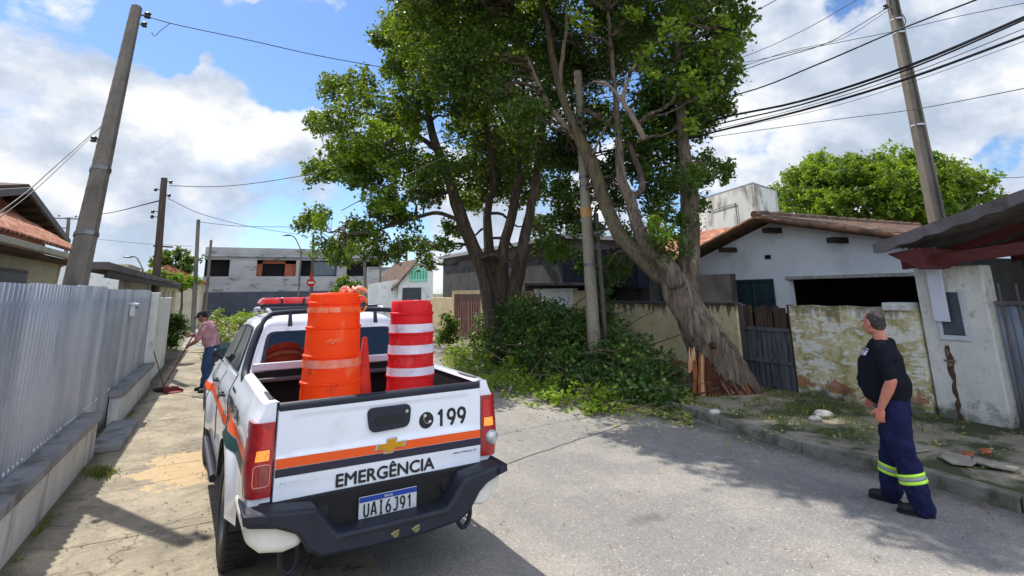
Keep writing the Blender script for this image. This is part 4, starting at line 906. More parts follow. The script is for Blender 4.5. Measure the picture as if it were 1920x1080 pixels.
# ------------------------------------------------------------------ overhead wires
def wire(pts, r, lab, sag=0, name='power_line', grp=None):
    """pts: (px, py, depth)"""
    P = [at(x, y, d) for x, y, d in pts]
    if len(P) == 2:
        a, b = P; P = [a+(b-a)*i/12-Vector((0, 0, sag*4*(i/12)*(1-i/12))) for i in range(13)]
    else: P = smooth_path(P, 5)
    m = MB(); m.tube(P, r, 6); o = m.build(name, M_wire, None, loc=P[0], smooth=180)
    return tag(o, lab, 'cable', grp)
G = 'overhead cables between the poles'
E_ = 13.2
wire([(1960, 15, 7.2), (1700, 125, 8.2), (1500, 190, 10), (1350, 222, 11), (1250, 258, 12), (1105, 290, 12.3)], .023, 'thick black cable crossing the upper right, upper of the close pair', grp=G)
wire([(1960, 20, 7.3), (1700, 131, 8.3), (1500, 197, 10.1), (1350, 232, 11.1), (1250, 262, 12), (1105, 295, 12.3)], .015, 'black cable touching the thick upper one on the right', grp=G)
wire([(1960, 52, 7.0), (1700, 148, 8.1), (1500, 208, 9.8), (1300, 258, 11.2), (1100, 320, 12.3)], .021, 'thick lower black cable reaching the trees at right', grp=G)
wire([(1960, 38, 7.0), (1700, 140, 8.4), (1500, 203, 10), (1300, 254, 11.3), (1100, 312, 12.3)], .006, 'thin wire between the two thick cables at right', grp=G)
wire([(1850, -8, 7.6), (1680, 58, 9), (1530, 122, 10.5), (1380, 178, 11.6), (1100, 240, 12.3)], .015, 'black cable passing just below the top of the grooved pole', grp=G)
wire([(1960, -2, 9), (1800, 30, 10), (1680, 58, 11), (1520, 90, 12), (1380, 120, 13), (1090, 165, 12.4)], .007, 'thin wire from the upper right corner to the pale pole lamp', grp=G)
wire([(1962, 62, 8), (1720, 150, 9.5), (1560, 200, 11), (1400, 235, 12), (1270, 262, 12.5)], .005, 'faint wire just below the thick lower cable', grp=G)
wire([(1960, 158, 9.5), (1715, 205, 12), (1560, 225, 14), (1300, 262, 16)], .009, 'single wire crossing the grooved pole low on the right', grp=G)
wire([(1668, 12, 13.4), (1590, 60, 13.2), (1540, 85, 13), (1440, 115, 12.8), (1330, 150, 12.6), (1095, 190, 12.4)], .011, 'looping cable from the grooved pole top to the pale pole', grp=G)
wire([(1668, 18, 13.4), (1580, 72, 13.2), (1480, 96, 13), (1340, 140, 12.6), (1095, 200, 12.4)], .007, 'second thinner cable from the grooved pole top', grp=G)
wire([(1620, -8, 9), (1500, 60, 10.5), (1380, 112, 11.5), (1093, 215, 12.3)], .006, 'thin wire entering at the top edge left of the grooved pole', grp=G)
wire([(1400, -8, 9), (1300, 50, 10.5), (1180, 112, 11.8), (1090, 160, 12.3)], .007, 'wire running down across the crown to the pale pole, upper one', grp=G)
wire([(1470, -8, 9), (1340, 62, 10.5), (1200, 132, 11.8), (1092, 185, 12.3)], .007, 'wire running down across the crown to the pale pole, lower one', grp=G)
wire([(1340, -8, 9.2), (1240, 42, 10.5), (1090, 140, 12.3)], .006, 'short wire at the top of the frame meeting the pale pole', grp=G)
wire([(1810, 331, 20), (1930, 331, 19)], .012, 'level wire behind the domed tree at the right edge', .05, grp=G)
wire([(283, 33, 9.6), (330, 46, 9.8), (470, 76, 10.5), (590, 103, 11.4), (710, 125, 12.5), (860, 152, 13.6), (1000, 190, 13.4), (1080, 200, 12.4)], .009, 'wire from the leaning pole top into the big crown', grp=G)
wire([(320, 43, 9.75), (300, 58, 9.7), (290, 68, 9.6), (284, 60, 9.6)], .006, 'short slack wire hanging at the leaning pole top', grp=G)
wire([(318, 348, 15.4), (400, 350, 15.3), (480, 343, 15.1), (590, 325, 14.6), (700, 300, 14), (850, 262, 13.5), (1000, 212, 13), (1085, 185, 12.4)], .011, 'cable from the dark slim pole through the crown to the pale pole', grp=G)
wire([(315, 372, 15.5), (380, 402, 17), (470, 425, 20), (560, 440, 24), (590, 446, 31)], .008, 'sagging wire from the dark slim pole to the far lamp', grp=G)
wire([(189, 236, 9.7), (100, 315, 7.5), (50, 360, 6.3), (-10, 405, 5.4)], .008, 'service wire from the leaning pole down to the left edge, upper one', grp=G)
wire([(190, 238, 9.7), (105, 320, 7.8), (55, 365, 6.6), (-10, 415, 5.7)], .006, 'service wire from the leaning pole down to the left edge, lower one', grp=G)
wire([(95, 410, 47), (130, 408, 48), (200, 400, 30), (300, 376, 15.6)], .02, 'distant wire left of the dark slim pole', grp=G)
wire([(372, 416, 32), (450, 424, 32), (560, 426, 33), (588, 430, 33)], .016, 'faint far wire between the far poles', grp=G)
wire([(180, 448, 40), (260, 456, 38), (362, 462, 33)], .014, 'faint wire low in the sky left of the far poles', grp=G)
wire([(640, 395, 12), (760, 330, 12.2), (900, 268, 12.4), (1075, 215, 12.4)], .009, 'cable rising through the left part of the crown', grp=G)
wire([(700, 390, 13), (820, 330, 12.8), (960, 260, 12.6), (1078, 200, 12.4)], .007, 'lower cable rising through the left part of the crown', grp=G)
for i in range(5):
    wire([(860+i*26, 345+i*9, 14), (960+i*12, 295+i*7, 13.2), (1080, 190+i*16, 12.4)], .005, ['first', 'second', 'third', 'fourth', 'fifth'][i]+' from the left of the thin wires fanning down left from the pale pole', grp=G)
# ------------------------------------------------------------------ emergency pickup (local frame: x right, y forward from the tailgate, z up)
TX, TY, TH = 1.097, 4.044, .06
M_paint = mat('white_car_paint', S(238, 241, 248), S(232, 236, 244), scale=1.2, rough=.28, coat=.7, bump=.02, bscale=60, world=False, rvar=.04, c3=S(216, 214, 210), c3s=1.6, c3t=.72, c3w=.1)
M_trim = mat('black_car_plastic', S(36, 40, 54), S(28, 31, 42), scale=6, rough=.55, bump=.08, bscale=90, world=False)
M_trimd = mat('bed_liner', S(22, 20, 22), S(30, 27, 28), scale=6, rough=.75, bump=.2, bscale=60, world=False)
M_glass = mat('tinted_glass', S(14, 16, 18), rough=.04, bump=0, spec=.8, coat=.6, rvar=0)
M_red = mat('red_lamp_lens', S(186, 14, 22), S(140, 8, 16), scale=30, rough=.12, coat=1, bump=.25, bscale=120, world=False)
M_redl = mat('red_lamp_lens_bright', S(222, 34, 40), S(176, 14, 24), scale=40, rough=.12, coat=1, bump=.25, bscale=120, world=False)
M_amber = mat('amber_lens', S(240, 120, 30), S(255, 190, 90), scale=34, rough=.15, coat=1, bump=.3, bscale=90, world=False, emis=(S(255, 130, 40), .5))
M_clear = mat('clear_lens', S(206, 206, 206), S(160, 158, 160), scale=20, rough=.08, coat=1, metal=.3, bump=.2, bscale=90, world=False)
M_pinkl = mat('reflector_lens', S(168, 70, 66), S(130, 36, 40), scale=40, rough=.15, coat=1, bump=.3, bscale=150, world=False)
M_orange = mat('orange_decal', S(240, 92, 28), rough=.35, bump=0)
M_navy = mat('navy_decal', S(42, 40, 58), rough=.35, bump=0)
M_greend = mat('dark_green_decal', S(24, 58, 56), rough=.35, bump=0)
M_ink = mat('black_lettering', S(34, 34, 38), rough=.45, bump=0)
M_chrome = mat('chrome', S(200, 200, 204), rough=.15, metal=1, bump=0)
M_gold = mat('gold_emblem', S(220, 164, 40), S(200, 140, 30), rough=.3, metal=.4, bump=.1, world=False)
M_rubber = mat('tyre_rubber', S(26, 26, 27), S(38, 37, 36), scale=9, rough=.8, bump=.3, bscale=60, world=False)
M_alloy = mat('alloy_rim', S(150, 150, 154), rough=.3, metal=.9, bump=0)
M_capw = mat('bumper_corner_white', S(226, 222, 212), S(208, 204, 194), scale=5, rough=.4, coat=.2, bump=.04, world=False)
M_silver = mat('silver_bar', S(196, 190, 200), S(176, 170, 180), rough=.4, metal=.2, bump=0, world=False)
T = empty('pickup_truck', (TX, TY, 0), TH, label='white emergency pickup with orange stripe, open bed full of drums, seen from behind', cat='pickup truck')
AX = (1.12, 4.22); RA = .50
def sstep(a, b, x): t = max(0, min(1, (x-a)/(b-a))); return t*t*(3-2*t)
def top_z(y):
    if y < 1.62: return 1.305+.03*y/1.62
    if y < 1.9: return 1.335-.07*sstep(1.62, 1.9, y)
    if y < 4.0: return 1.265-.05*(y-1.9)/2.1
    return 1.215-.16*sstep(4.0, 5.2, y)
def bot_z(y):
    z = .50 if 0.42 < y < 4.9 else .60
    if y < .42: z = .66
    for a in AX:
        if abs(y-a) < RA: z = max(z, .40+math.sqrt(RA*RA-(y-a)**2))
    return z
def side_x(y, z):
    x = .885-.012*sstep(.9, .5, z)
    tz = top_z(y); x -= .075*sstep(tz-.22, tz+.02, z)**1.5
    x -= .012*math.exp(-((z-.97)/.05)**2)
    for a in AX:
        r = math.hypot(y-a, z-.40); x += .055*sstep(RA+.17, RA+.02, r)*(1 if z > .3 else 0)
    if y < .2: x -= .02*(1-y/.2)**2
    x -= .16*sstep(4.55, 5.25, y)**1.4
    if y > 1.75: x += .012
    return x
ys = sorted(set([0, .03, .08, .14, .2, .3, .42, .421, 1.615, 1.62, 1.625, 1.75, 1.9, 2.2, 2.6, 3.0, 3.4, 4.9, 4.901, 5.0, 5.1, 5.2, 5.25]+[round(a+RA*math.cos(math.pi*i/18), 4) for a in AX for i in range(19)]))
NZ = 22
m = MB()
for s_ in (-1, 1):
    vs = []
    for y in ys:
        b0, t0 = bot_z(y), top_z(y)
        for j in range(NZ+1): z = b0+(t0-b0)*j/NZ; vs.append((s_*side_x(y, z), y, z))
        # rolled arch lip / top return
    n = NZ+1
    m.add(vs, [(i*n+j, (i+1)*n+j, (i+1)*n+j+1, i*n+j+1) for i in range(len(ys)-1) for j in range(NZ)])
    # rail cap: from the outer top edge inwards
    vs = []
    for y in ys:
        if y <= 1.625: x = side_x(y, top_z(y)); vs += [(s_*x, y, top_z(y)), (s_*(x-.02), y, top_z(y)+.012), (s_*(x-.075), y, top_z(y)+.012), (s_*(x-.085), y, top_z(y)-.01)]
    k = len(vs)//4; m.add(vs, [(i*4+j, (i+1)*4+j, (i+1)*4+j+1, i*4+j+1) for i in range(k-1) for j in range(3)])
# rear corner faces beside the tailgate
for s_ in (-1, 1):
    zs_ = [.66, .8, .95, 1.1, 1.2, 1.26, top_z(0)+.01]
    vs = []
    for z in zs_: vs += [(s_*(side_x(0, min(z, top_z(0)))), 0, z), (s_*.735, -.006, z), (s_*.735, .12, z)]
    m.add(vs, [(i*3+j, (i+1)*3+j, (i+1)*3+j+1, i*3+j+1) for i in range(6) for j in range(2)])
# bonnet, nose, cowl
vs = []
by = [4.0, 4.4, 4.8, 5.1, 5.25]
for y in by:
    for f in (-1, -.75, -.4, 0, .4, .75, 1): vs.append((f*side_x(y, top_z(y)), y, top_z(y)+.05*(1-f*f)))
m.add(vs, [(i*7+j, (i+1)*7+j, (i+1)*7+j+1, i*7+j+1) for i in range(4) for j in range(6)])
m.box((-.72, 5.18, .45), (.72, 5.3, 1.03))
m.build('body', M_paint, T, smooth=50, fixn=True)
# bed (liner), inner walls, floor pan
m = MB(); m.box((-.80, .06, .76), (.80, 1.62, .80)); m.box((-.80, .06, .76), (-.735, 1.62, 1.31)); m.box((.735, .06, .76), (.80, 1.62, 1.31)); m.box((-.80, 1.58, .76), (.80, 1.64, 1.32))
for i in range(13): m.box((-.7+i*.115, .1, .80), (-.64+i*.115, 1.56, .812))
m.build('bed_liner', M_trimd, T, smooth=0, bevel=.004)
m = MB(); m.box((-.70, .1, .46), (.70, 5.0, .60)); m.box((-.5, -.05, .42), (-.4, 5, .56)); m.box((.4, -.05, .42), (.5, 5, .56)); m.tube([(-.7, AX[0], .4), (.7, AX[0], .4)], .05, 8); m.ball((0, AX[0], .4), .14); m.build('chassis', M_trim, T, smooth=30)
m = MB()
for s_ in (-1, 1):
    for a in AX:
        pts = [(s_*.89, a+.49*math.cos(th), .40+.49*math.sin(th)) for th in np.linspace(0, math.pi, 17)]; ip = [(s_*.62, p[1], p[2]) for p in pts]
        m.add(pts+ip, [(i, i+1, 17+i+1, 17+i) for i in range(16)])
m.build('wheel_arch_liner', M_trim, T, smooth=60)
for s_ in (-1, 1):
    m = MB(); m.box((s_*.885-.02, 1.75, .47), (s_*.885+.02, 3.6, .53)); m.tube([(s_*.93, 1.9, .42), (s_*.93, 3.5, .42)], .035, 8); m.build('side_step', M_trim, T)
# wheels
def wheel(x, y, s_):
    R = .398
    m = MB(); pr = []
    for (r, h_) in ((.235, -.115), (.25, -.128), (.33, -.135), (.375, -.125), (.393, -.10), (R, -.07), (R, .07), (.393, .10), (.375, .125), (.33, .135), (.25, .128), (.235, .115)): pr.append((r, h_))
    m.lathe(pr, 48, (0, 0, 0), axis='x', cap=False)
    for i in range(44):
        th = 2*math.pi*i/44
        for hx in (-.105, 0.03):
            c = Vector((hx+.035, math.cos(th)*R, math.sin(th)*R)); rot = Matrix.Rotation(th, 3, 'X')
            m.box((c.x-.04, c.y-.008, c.z-.014), (c.x+.04, c.y+.008, c.z+.014), rot)
    o = m.build('wheel', M_rubber, T, smooth=30); o.location = (x, y, R)
    m = MB(); m.lathe([(.05, .06*s_), (.2, .05*s_), (.222, .105*s_), (.238, .118*s_), (.238, .10*s_), (.225, .0)], 32, axis='x', cap=False)
    for i in range(6):
        th = 2*math.pi*i/6; rot = Matrix.Rotation(th, 3, 'X'); m.box((.07*s_-.012, -.03, .03), (.07*s_+.012, .03, .225), rot, piv=(0, 0, 0))
    m.ball((.07*s_, 0, 0), (.02, .05, .05), 10, 6); r = m.build('rim', M_alloy, o)
    m = MB(); m.lathe([(.15, .01), (.15, .03)], 20, axis='x'); m.build('brake_disc', M_iron, o)
for s_ in (-1, 1):
    for a in AX: wheel(s_*.775, a, s_)
# cab shell with real window apertures left as proud dark glass panels in black surrounds
def cab_pt(y, z, s_):
    """half width of the greenhouse at height z"""
    f = (z-1.25)/(1.74-1.25); return s_*(.80-.155*f-.02*sstep(.85, 1, f))
def edge_y(z, front):
    f = (z-1.25)/(1.74-1.25); return (4.02-.72*f if front else 1.66+.13*f)
m = MB(); rings = []
for z in (1.22, 1.30, 1.42, 1.55, 1.66, 1.72, 1.765):
    yr, yf = edge_y(z, 0), edge_y(z, 1); w_ = cab_pt(0, z, 1)
    if z > 1.75: w_ -= .05; yr += .05; yf -= .05
    c = .07; ring = []
    for (cx, cyy, a0) in ((w_-c, yr+c, -90), (w_-c, yf-c*2, 0), (-w_+c, yf-c*2, 90), (-w_+c, yr+c, 180)):
        for i in range(5): th = math.radians(a0+i*22.5); ring.append((cx+c*math.cos(th), cyy+c*math.sin(th), z))
    rings.append(ring)
top = [(p[0]*.8, 2.55+(p[1]-2.55)*.8, 1.80) for p in rings[-1]]; rings.append(top); rings.append([(p[0]*.4, 2.55+(p[1]-2.55)*.4, 1.812) for p in rings[-2]])
n = 20; vs = [p for r in rings for p in r]
m.add(vs, [(i*n+j, i*n+(j+1) % n, (i+1)*n+(j+1) % n, (i+1)*n+j) for i in range(len(rings)-1) for j in range(n)]+[tuple((len(rings)-1)*n+j for j in range(n))])
m.build('cab', M_paint, T, smooth=50)
def rrect(pts, r=.05, k=4):
    """round the corners of a polygon given in 3-D"""
    out = []; N = len(pts)
    for i in range(N):
        p, a, b = Vector(pts[i]), Vector(pts[i-1]), Vector(pts[(i+1) % N]); u = (a-p); v = (b-p); ru = min(r, u.length*.45); rv = min(r, v.length*.45)
        s0 = p+u.normalized()*ru; s1 = p+v.normalized()*rv
        for j in range(k+1): t = j/k; out.append(s0*(1-t)**2+p*2*t*(1-t)+s1*t*t)
    return out
def side_win(name, pts, s_, r=.04):
    P = [(cab_pt(0, z, s_)+s_*.004, y, z) for y, z in pts]
    m = MB(); rr = rrect(P, r); m.prism(rr, (s_*.012, 0, 0)); fr_ = m.build(name, M_trim, T, smooth=0)
    c = sum((Vector(p) for p in rr), Vector())/len(rr); m = MB(); m.prism([c+(p-c)*.93+Vector((s_*.010, 0, 0)) for p in rr], (s_*.005, 0, 0)); m.build('pane', M_glass, fr_, smooth=0)
for s_ in (-1, 1):
    side_win('side_window', [(2.02, 1.29), (2.74, 1.285), (2.74, 1.69), (2.2, 1.68)], s_)
    side_win('side_window', [(2.80, 1.285), (3.78, 1.28), (3.30, 1.65), (2.80, 1.69)], s_)
# rear window
def rear_y(z): return edge_y(z, 0)-.004
rw = [(-.66, 1.29), (.66, 1.29), (.60, 1.655), (-.60, 1.655)]
rr = rrect([(x, rear_y(z), z) for x, z in rw], .07); m = MB(); m.prism(rr, (0, -.012, 0)); fr_ = m.build('rear_window', M_trim, T, smooth=0)
c = sum((Vector(p) for p in rr), Vector())/len(rr); m = MB(); m.prism([c+(p-c)*.95+Vector((0, -.01, 0)) for p in rr], (0, -.006, 0)); m.build('pane', M_glass, fr_, smooth=0)
m = MB(); m.prism([( -.6, 4.0, 1.26), (.6, 4.0, 1.26), (.52, 3.42, 1.7), (-.52, 3.42, 1.7)], (0, .1, .06)); m.build('windscreen', M_glass, T, smooth=0)
m = MB(); m.box((-.82, 1.58, .8), (.82, 1.66, 1.235)); m.build('cab_back', M_trimd, T)
# doors: seams and handles, mirrors
for s_ in (-1, 1):
    for y in (1.66, 2.77, 3.86):
        m = MB()
        pts = []; 
        for j in range(12): z = .56+(top_z(y)-.02-.56)*j/11; pts.append((s_*(side_x(y, z)+.0015), y, z))
        m.tube(pts, .0045, 5); m.build('door_seam', M_trimd, T)
for s_ in (-1, 1):
    for y in (1.92, 2.95): m = MB(); x = side_x(y, 1.1); m.tube(smooth_path([(s_*x, y, 1.1), (s_*(x+.035), y+.03, 1.105), (s_*(x+.035), y+.15, 1.105), (s_*x, y+.18, 1.1)], 3), .013, 6); m.build('door_handle', M_trim, T)
    m = MB(); m.tube([(s_*.82, 3.78, 1.26), (s_*.88, 3.79, 1.29)], .018, 6); mr_ = m.build('mirror_arm', M_trim, T)
    m = MB(); m.ball((s_*.90, 3.80, 1.31), (.035, .06, .06), 12, 8); m.build('mirror', M_trim, mr_)
# sport bar, crossbar, roof rails, rack, light bar
m = MB()
pth = [(-.80, 1.30, 1.30), (-.79, 1.42, 1.36), (-.735, 1.55, 1.56), (-.665, 1.66, 1.73), (-.60, 1.71, 1.80), (-.5, 1.72, 1.825), (0, 1.725, 1.835), (.5, 1.72, 1.825), (.60, 1.71, 1.80), (.665, 1.66, 1.73), (.735, 1.55, 1.56), (.79, 1.42, 1.36), (.80, 1.30, 1.30)]
sp = smooth_path(pth, 4); m.tube(sp, [.034 if abs(p[0]) > .68 else .022 for p in sp], 10, flat=1.1); m.build('sport_bar', M_trim, T)
for x in (-.42, .40): m = MB(); m.prism([(x-.012, 1.70, 1.82), (x+.016, 1.70, 1.82), (x+.022, 1.66, 1.70), (x-.018, 1.66, 1.70)], (0, -.02, 0)); m.build('bar_bracket', M_trim, T)
m = MB(); m.box((-.73, 1.50, 1.335), (.73, 1.54, 1.40)); m.build('crossbar', M_silver, T, bevel=.008)
m = MB(); m.box((-.74, 1.50, 1.235), (.74, 1.56, 1.27)); m.build('lower_crossbar', mat('grey_bar', S(74, 64, 68), rough=.5), T, bevel=.008)
m = MB(); m.box((-.77, .1, 1.30), (-.735, 1.6, 1.325)); m.box((.735, .1, 1.30), (.77, 1.6, 1.325)); m.build('rail_cap', M_trim, T, bevel=.006)
m = MB(); m.tube([(-.30, 1.45, 1.30), (-.52, .5, .84)], .012, 6); m.build('strap', mat('strap_grey', S(110, 104, 104)), T)
for s_ in (-1, 1): m = MB(); m.tube(smooth_path([(s_*.56, 1.95, 1.79), (s_*.57, 2.05, 1.845), (s_*.57, 3.1, 1.84), (s_*.55, 3.2, 1.78)], 4), .02, 8); m.build('roof_rail', M_silver, T)
m = MB(); m.box((-.60, 2.26, 1.855), (.50, 2.44, 1.89)); m.box((-.60, 2.1, 1.845), (.60, 2.14, 1.87)); m.build('light_bar_rack', M_trim, T, bevel=.005)
m = MB(); ps = [(-.64, 1.90), (.50, 1.90), (.46, 1.965), (-.60, 1.965)]
m.prism([(x, 2.24, z) for x, z in ps], (0, .24, 0)); lb = m.build('light_bar', mat('red_beacon_lens', S(214, 26, 30), S(240, 60, 60), scale=22, rough=.12, coat=1, bump=.4, bscale=70, world=False), T, bevel=.018, seg=3)
for x in (-.42, -.2, .02, .26): m = MB(); m.box((x-.012, 2.232, 1.90), (x+.012, 2.242, 1.955)); m.build('divider', M_trim, lb)
m = MB(); m.ball((-.5, 2.3, 1.875), (.04, .03, .02), 8, 6); m.ball((-.2, 2.3, 1.875), (.03, .03, .02), 8, 6); m.build('mounting_feet', M_chrome, lb)
m = MB(); m.box((-.12, 2.5, 1.79), (.08, 2.58, 1.97)); m.build('siren', M_trim, T, bevel=.01)
# tailgate
def recess(x, z):
    return .010*sstep(.66, .60, abs(x))*sstep(.985, 1.01, z)*sstep(1.235, 1.215, z)
def tg_y(x, z): return -.028+recess(x, z)-.006*sstep(1.0, .98, z)*sstep(.8, .86, z)
m = MB()
m.grid(lambda u, v: (-.722+1.444*u, tg_y(-.722+1.444*u, .742+.53*v), .742+.53*v), 72, 44)
m.box((-.7215, -.012, .743), (.7215, .03, 1.27)); tg = m.build('tailgate', M_paint, T, smooth=50, fixn=False)
m = MB(); m.prism([(-.722, -.034, 1.262), (-.722, .045, 1.262), (-.722, .045, 1.305), (-.722, -.012, 1.312), (-.722, -.036, 1.295)], (1.444, 0, 0)); m.build('top_cap', M_trim, tg, bevel=.008)
def decal(name, x0, x1, z00, z01, z10, z11, m_, off=.0025, nx=24):
    """band from (x0; z00..z01) to (x1; z10..z11) following the tailgate skin"""
    mm_ = MB(); 
    def fn(u, v): x = x0+(x1-x0)*u; a = z00+(z10-z00)*u; b = z01+(z11-z01)*u; z = a+(b-a)*v; return (x, tg_y(x, z)-off, z)
    mm_.grid(fn, nx, 4); return mm_.build(name, m_, tg, smooth=60, fixn=False)
decal('orange_stripe', -.721, .721, .928, .985, .915, .968, M_orange)
decal('navy_stripe', -.721, .721, .878, .9255, .862, .9125, M_navy)
m = MB(); P = rrect([(-.155, -.042, 1.215), (.165, -.042, 1.215), (.155, -.042, 1.065), (-.13, -.042, 1.055)], .05, 5); m.prism(P, (0, .03, 0)); hd = m.build('handle_bezel', M_trim, tg, bevel=.006)
m = MB(); P = rrect([(-.10, -.046, 1.155), (.115, -.046, 1.155), (.11, -.046, 1.10), (-.09, -.046, 1.095)], .02, 4); m.prism(P, (0, .02, 0)); m.build('handle', M_black, hd)
m = MB(); m.lathe([(.012, -.0445), (.012, -.04)], 12, (.13, 0, 1.17), axis='y'); m.build('keyhole', M_chrome, hd)
RX = (math.pi/2, 0, 0)
strokes('number_lettering', '199', .368, 1.030, .068, .108, .016, .021, lambda x, z: tg_y(.4, 1.1)-.003, M_ink, tg)
text_mesh('word_lettering', 'EMERGÊNCIA', .108, M_ink, tg, (-.350, -.0345, .760), RX, sx=1.07, thick=.006)
text_mesh('small_lettering', 'SÃO PAULO SP', .030, M_ink, tg, (.50, -.0312, .828), RX, sx=.95, thick=.0015)
text_mesh('small_badge', '2.8 4X4', .034, M_ink, tg, (-.69, -.0312, .838), RX, sx=1.0, thick=.001)
# round phone mark
m = MB(); m.lathe([(.056, tg_y(.29, 1.08)-.0035), (.056, tg_y(.29, 1.08)-.001)], 28, (.288, 0, 1.085), axis='y'); ph = m.build('phone_disc', M_ink, tg)
m = MB(); pts = []
for i in range(9): th = math.radians(150+i*18.0); pts.append((.300+.034*math.cos(th), -.0235, 1.098+.034*math.sin(th)))
m.tube(pts, .0065, 6, flat=.3); m.ball((pts[0][0]+.006, -.0235, pts[0][2]+.002), (.012, .002, .011)); m.ball((pts[-1][0]+.001, -.0235, pts[-1][2]+.007), (.012, .002, .010)); m.build('phone_receiver', M_porc, ph)
# gold cross-shaped emblem
def bow(s, y):
    P = [(-.105, -.018), (-.105+.012, .020), (-.032, .020), (-.024, .046), (.044, .046), (.036, .020), (.105, .020), (.093, -.018), (.028, -.018), (.02, -.044), (-.048, -.044), (-.04, -.018)]
    return [(.02+px_*s, y, .958+pz*s) for px_, pz in P]
m = MB(); m.prism(bow(1.1, -.040), (0, .01, 0)); em = m.build('emblem', M_chrome, tg, bevel=.002)
m = MB(); m.prism(bow(.92, -.0435), (0, .004, 0)); m.build('emblem_face', M_gold, em, bevel=.0015)
# tail lamps
def lamp(s_):
    def o_x(z):  # outer edge
        return .865+.018*math.exp(-((z-.93)/.14)**2)
    zs = [.775, .80, .88, .955, 1.03, 1.12, 1.185, 1.205]
    def seg(z0, z1, m_, name, parent, yo=0, xi=.737, cut=0.):
        mm_ = MB(); vs = []; k = 5
        for i in range(k+1):
            z = z0+(z1-z0)*i/k; xo = o_x(z)-cut
            vs += [(s_*xi, .02, z), (s_*xi, -.022-yo, z), (s_*(xi+(xo-xi)*.5), -.028-yo, z), (s_*(xo-.03), -.022-yo, z), (s_*(xo-.004), .0, z), (s_*(xo+.008), .06, z), (s_*(xo+.012), .13, z), (s_*(xo-.03), .13, z)]
        n = 8; mm_.add(vs, [(i*n+j, i*n+(j+1) % n, (i+1)*n+(j+1) % n, (i+1)*n+j) for i in range(k) for j in range(n)]+[tuple(range(n)), tuple(k*n+j for j in range(n))])
        return mm_.build(name, m_, parent, smooth=50)
    L0 = seg(.775, 1.205, M_red, 'tail_lamp', T)
    seg(1.055, 1.17, M_redl, 'brake_lens', L0, .004, .752, .02)
    seg(.985, 1.045, M_amber, 'indicator_lens', L0, .004, .76, .012)
    if s_ < 0:
        seg(.845, .955, M_pinkl, 'square_lens', L0, .004, .758, .03)
        m = MB(); P = rrect([(s_*.752, -.031, .962), (s_*.848, -.031, .962), (s_*.848, -.031, .838), (s_*.752, -.031, .838)], .02, 3); P.append(P[0]); m.tube(P, .0035, 5, cap=False); m.build('lens_outline', mat('lens_outline', S(226, 150, 140), rough=.3), L0)
    else:
        m = MB(); m.ball((s_*.825, -.02, .90), (.055, .04, .055), 14, 10); m.build('reversing_lens', M_clear, L0)
lamp(-1); lamp(1)
# bumper: plate recess, step bar, corner caps, loops
m = MB(); m.box((-.80, -.06, .53), (.80, .02, .742)); m.build('bumper_backing', M_trimd, T, bevel=.01)
up = [(-.89, .755), (-.78, .755), (-.60, .735), (-.50, .725), (-.40, .60), (-.36, .555), (.36, .555), (.40, .60), (.50, .725), (.60, .735), (.72, .755), (.81, .76)]
lo = [(.81, .70), (.68, .655), (.62, .61), (.54, .50), (.46, .455), (.2, .435), (-.2, .435), (-.46, .45), (-.54, .50), (-.60, .60), (-.72, .655), (-.89, .69)]
m = MB(); m.prism([(x, -.235, z) for x, z in up+lo], (0, .18, 0)); bp_ = m.build('rear_bumper', M_trim, T, bevel=.022, seg=3)
m = MB(); m.box((-.33, -.238, .518), (.36, -.2, .536)); m.build('bumper_slot', M_black, bp_)
for s_ in (-1, 1):
    m = MB(); x1 = .81 if s_ > 0 else .90
    P = [(s_*.56, .66), (s_*.56, .525), (s_*.67, .505), (s_*(x1-.1), .53), (s_*(x1-.02), .60), (s_*x1, .70), (s_*.78, .70)]
    m.prism([(x, -.19, z) for x, z in P], (0, .62, 0)); m.build('bumper_corner', M_capw, T, bevel=.035, seg=4)
    m = MB(); m.lathe([(.018, -.193), (.018, -.19)], 14, (s_*.74, 0, .595), axis='y'); m.build('sensor', M_capw, T)
    m = MB(); xe = .83 if s_ > 0 else .905; m.prism([(s_*(xe-.04), -.25, .70), (s_*(xe-.04), .1, .70), (s_*xe, .1, .74), (s_*xe, -.25, .735), ], (0, 0, .03)); m.prism([(s_*.76, -.255, .70), (s_*xe, -.255, .715), (s_*xe, -.255, .765), (s_*.76, -.255, .745)], (0, .06, 0)); m.build('bumper_end', M_trim, T, bevel=.006)
    m = MB(); c = Vector((s_*.60, .0, .44)); pts = [c+Vector((.075*math.cos(a_)*.7, 0, .10*math.sin(a_)-.02)) for a_ in np.linspace(math.pi*.95, math.pi*2.05, 10)]; pts = [pts[0]+Vector((0, 0, .14))]+pts+[pts[-1]+Vector((0, 0, .14))]
    m.tube(pts, .017, 8, flat=1); m.build('tow_loop', M_trim, T)
for x in (.0, .14): m = MB(); m.lathe([(.022, -.245), (.022, -.225)], 12, (x, 0, .485), axis='y'); m.tube([(x-.03, -.24, .485), (x+.02, -.25, .505)], .008, 6); m.build('hitch_socket', mat('dull_brass', S(140, 132, 96), metal=.6, rough=.5), bp_)
for x in (-.43, .43): m = MB(); m.lathe([(.042, -.075), (.05, -.06)], 16, (x, 0, .645), axis='y'); m.build('bumper_bung', M_black, T)
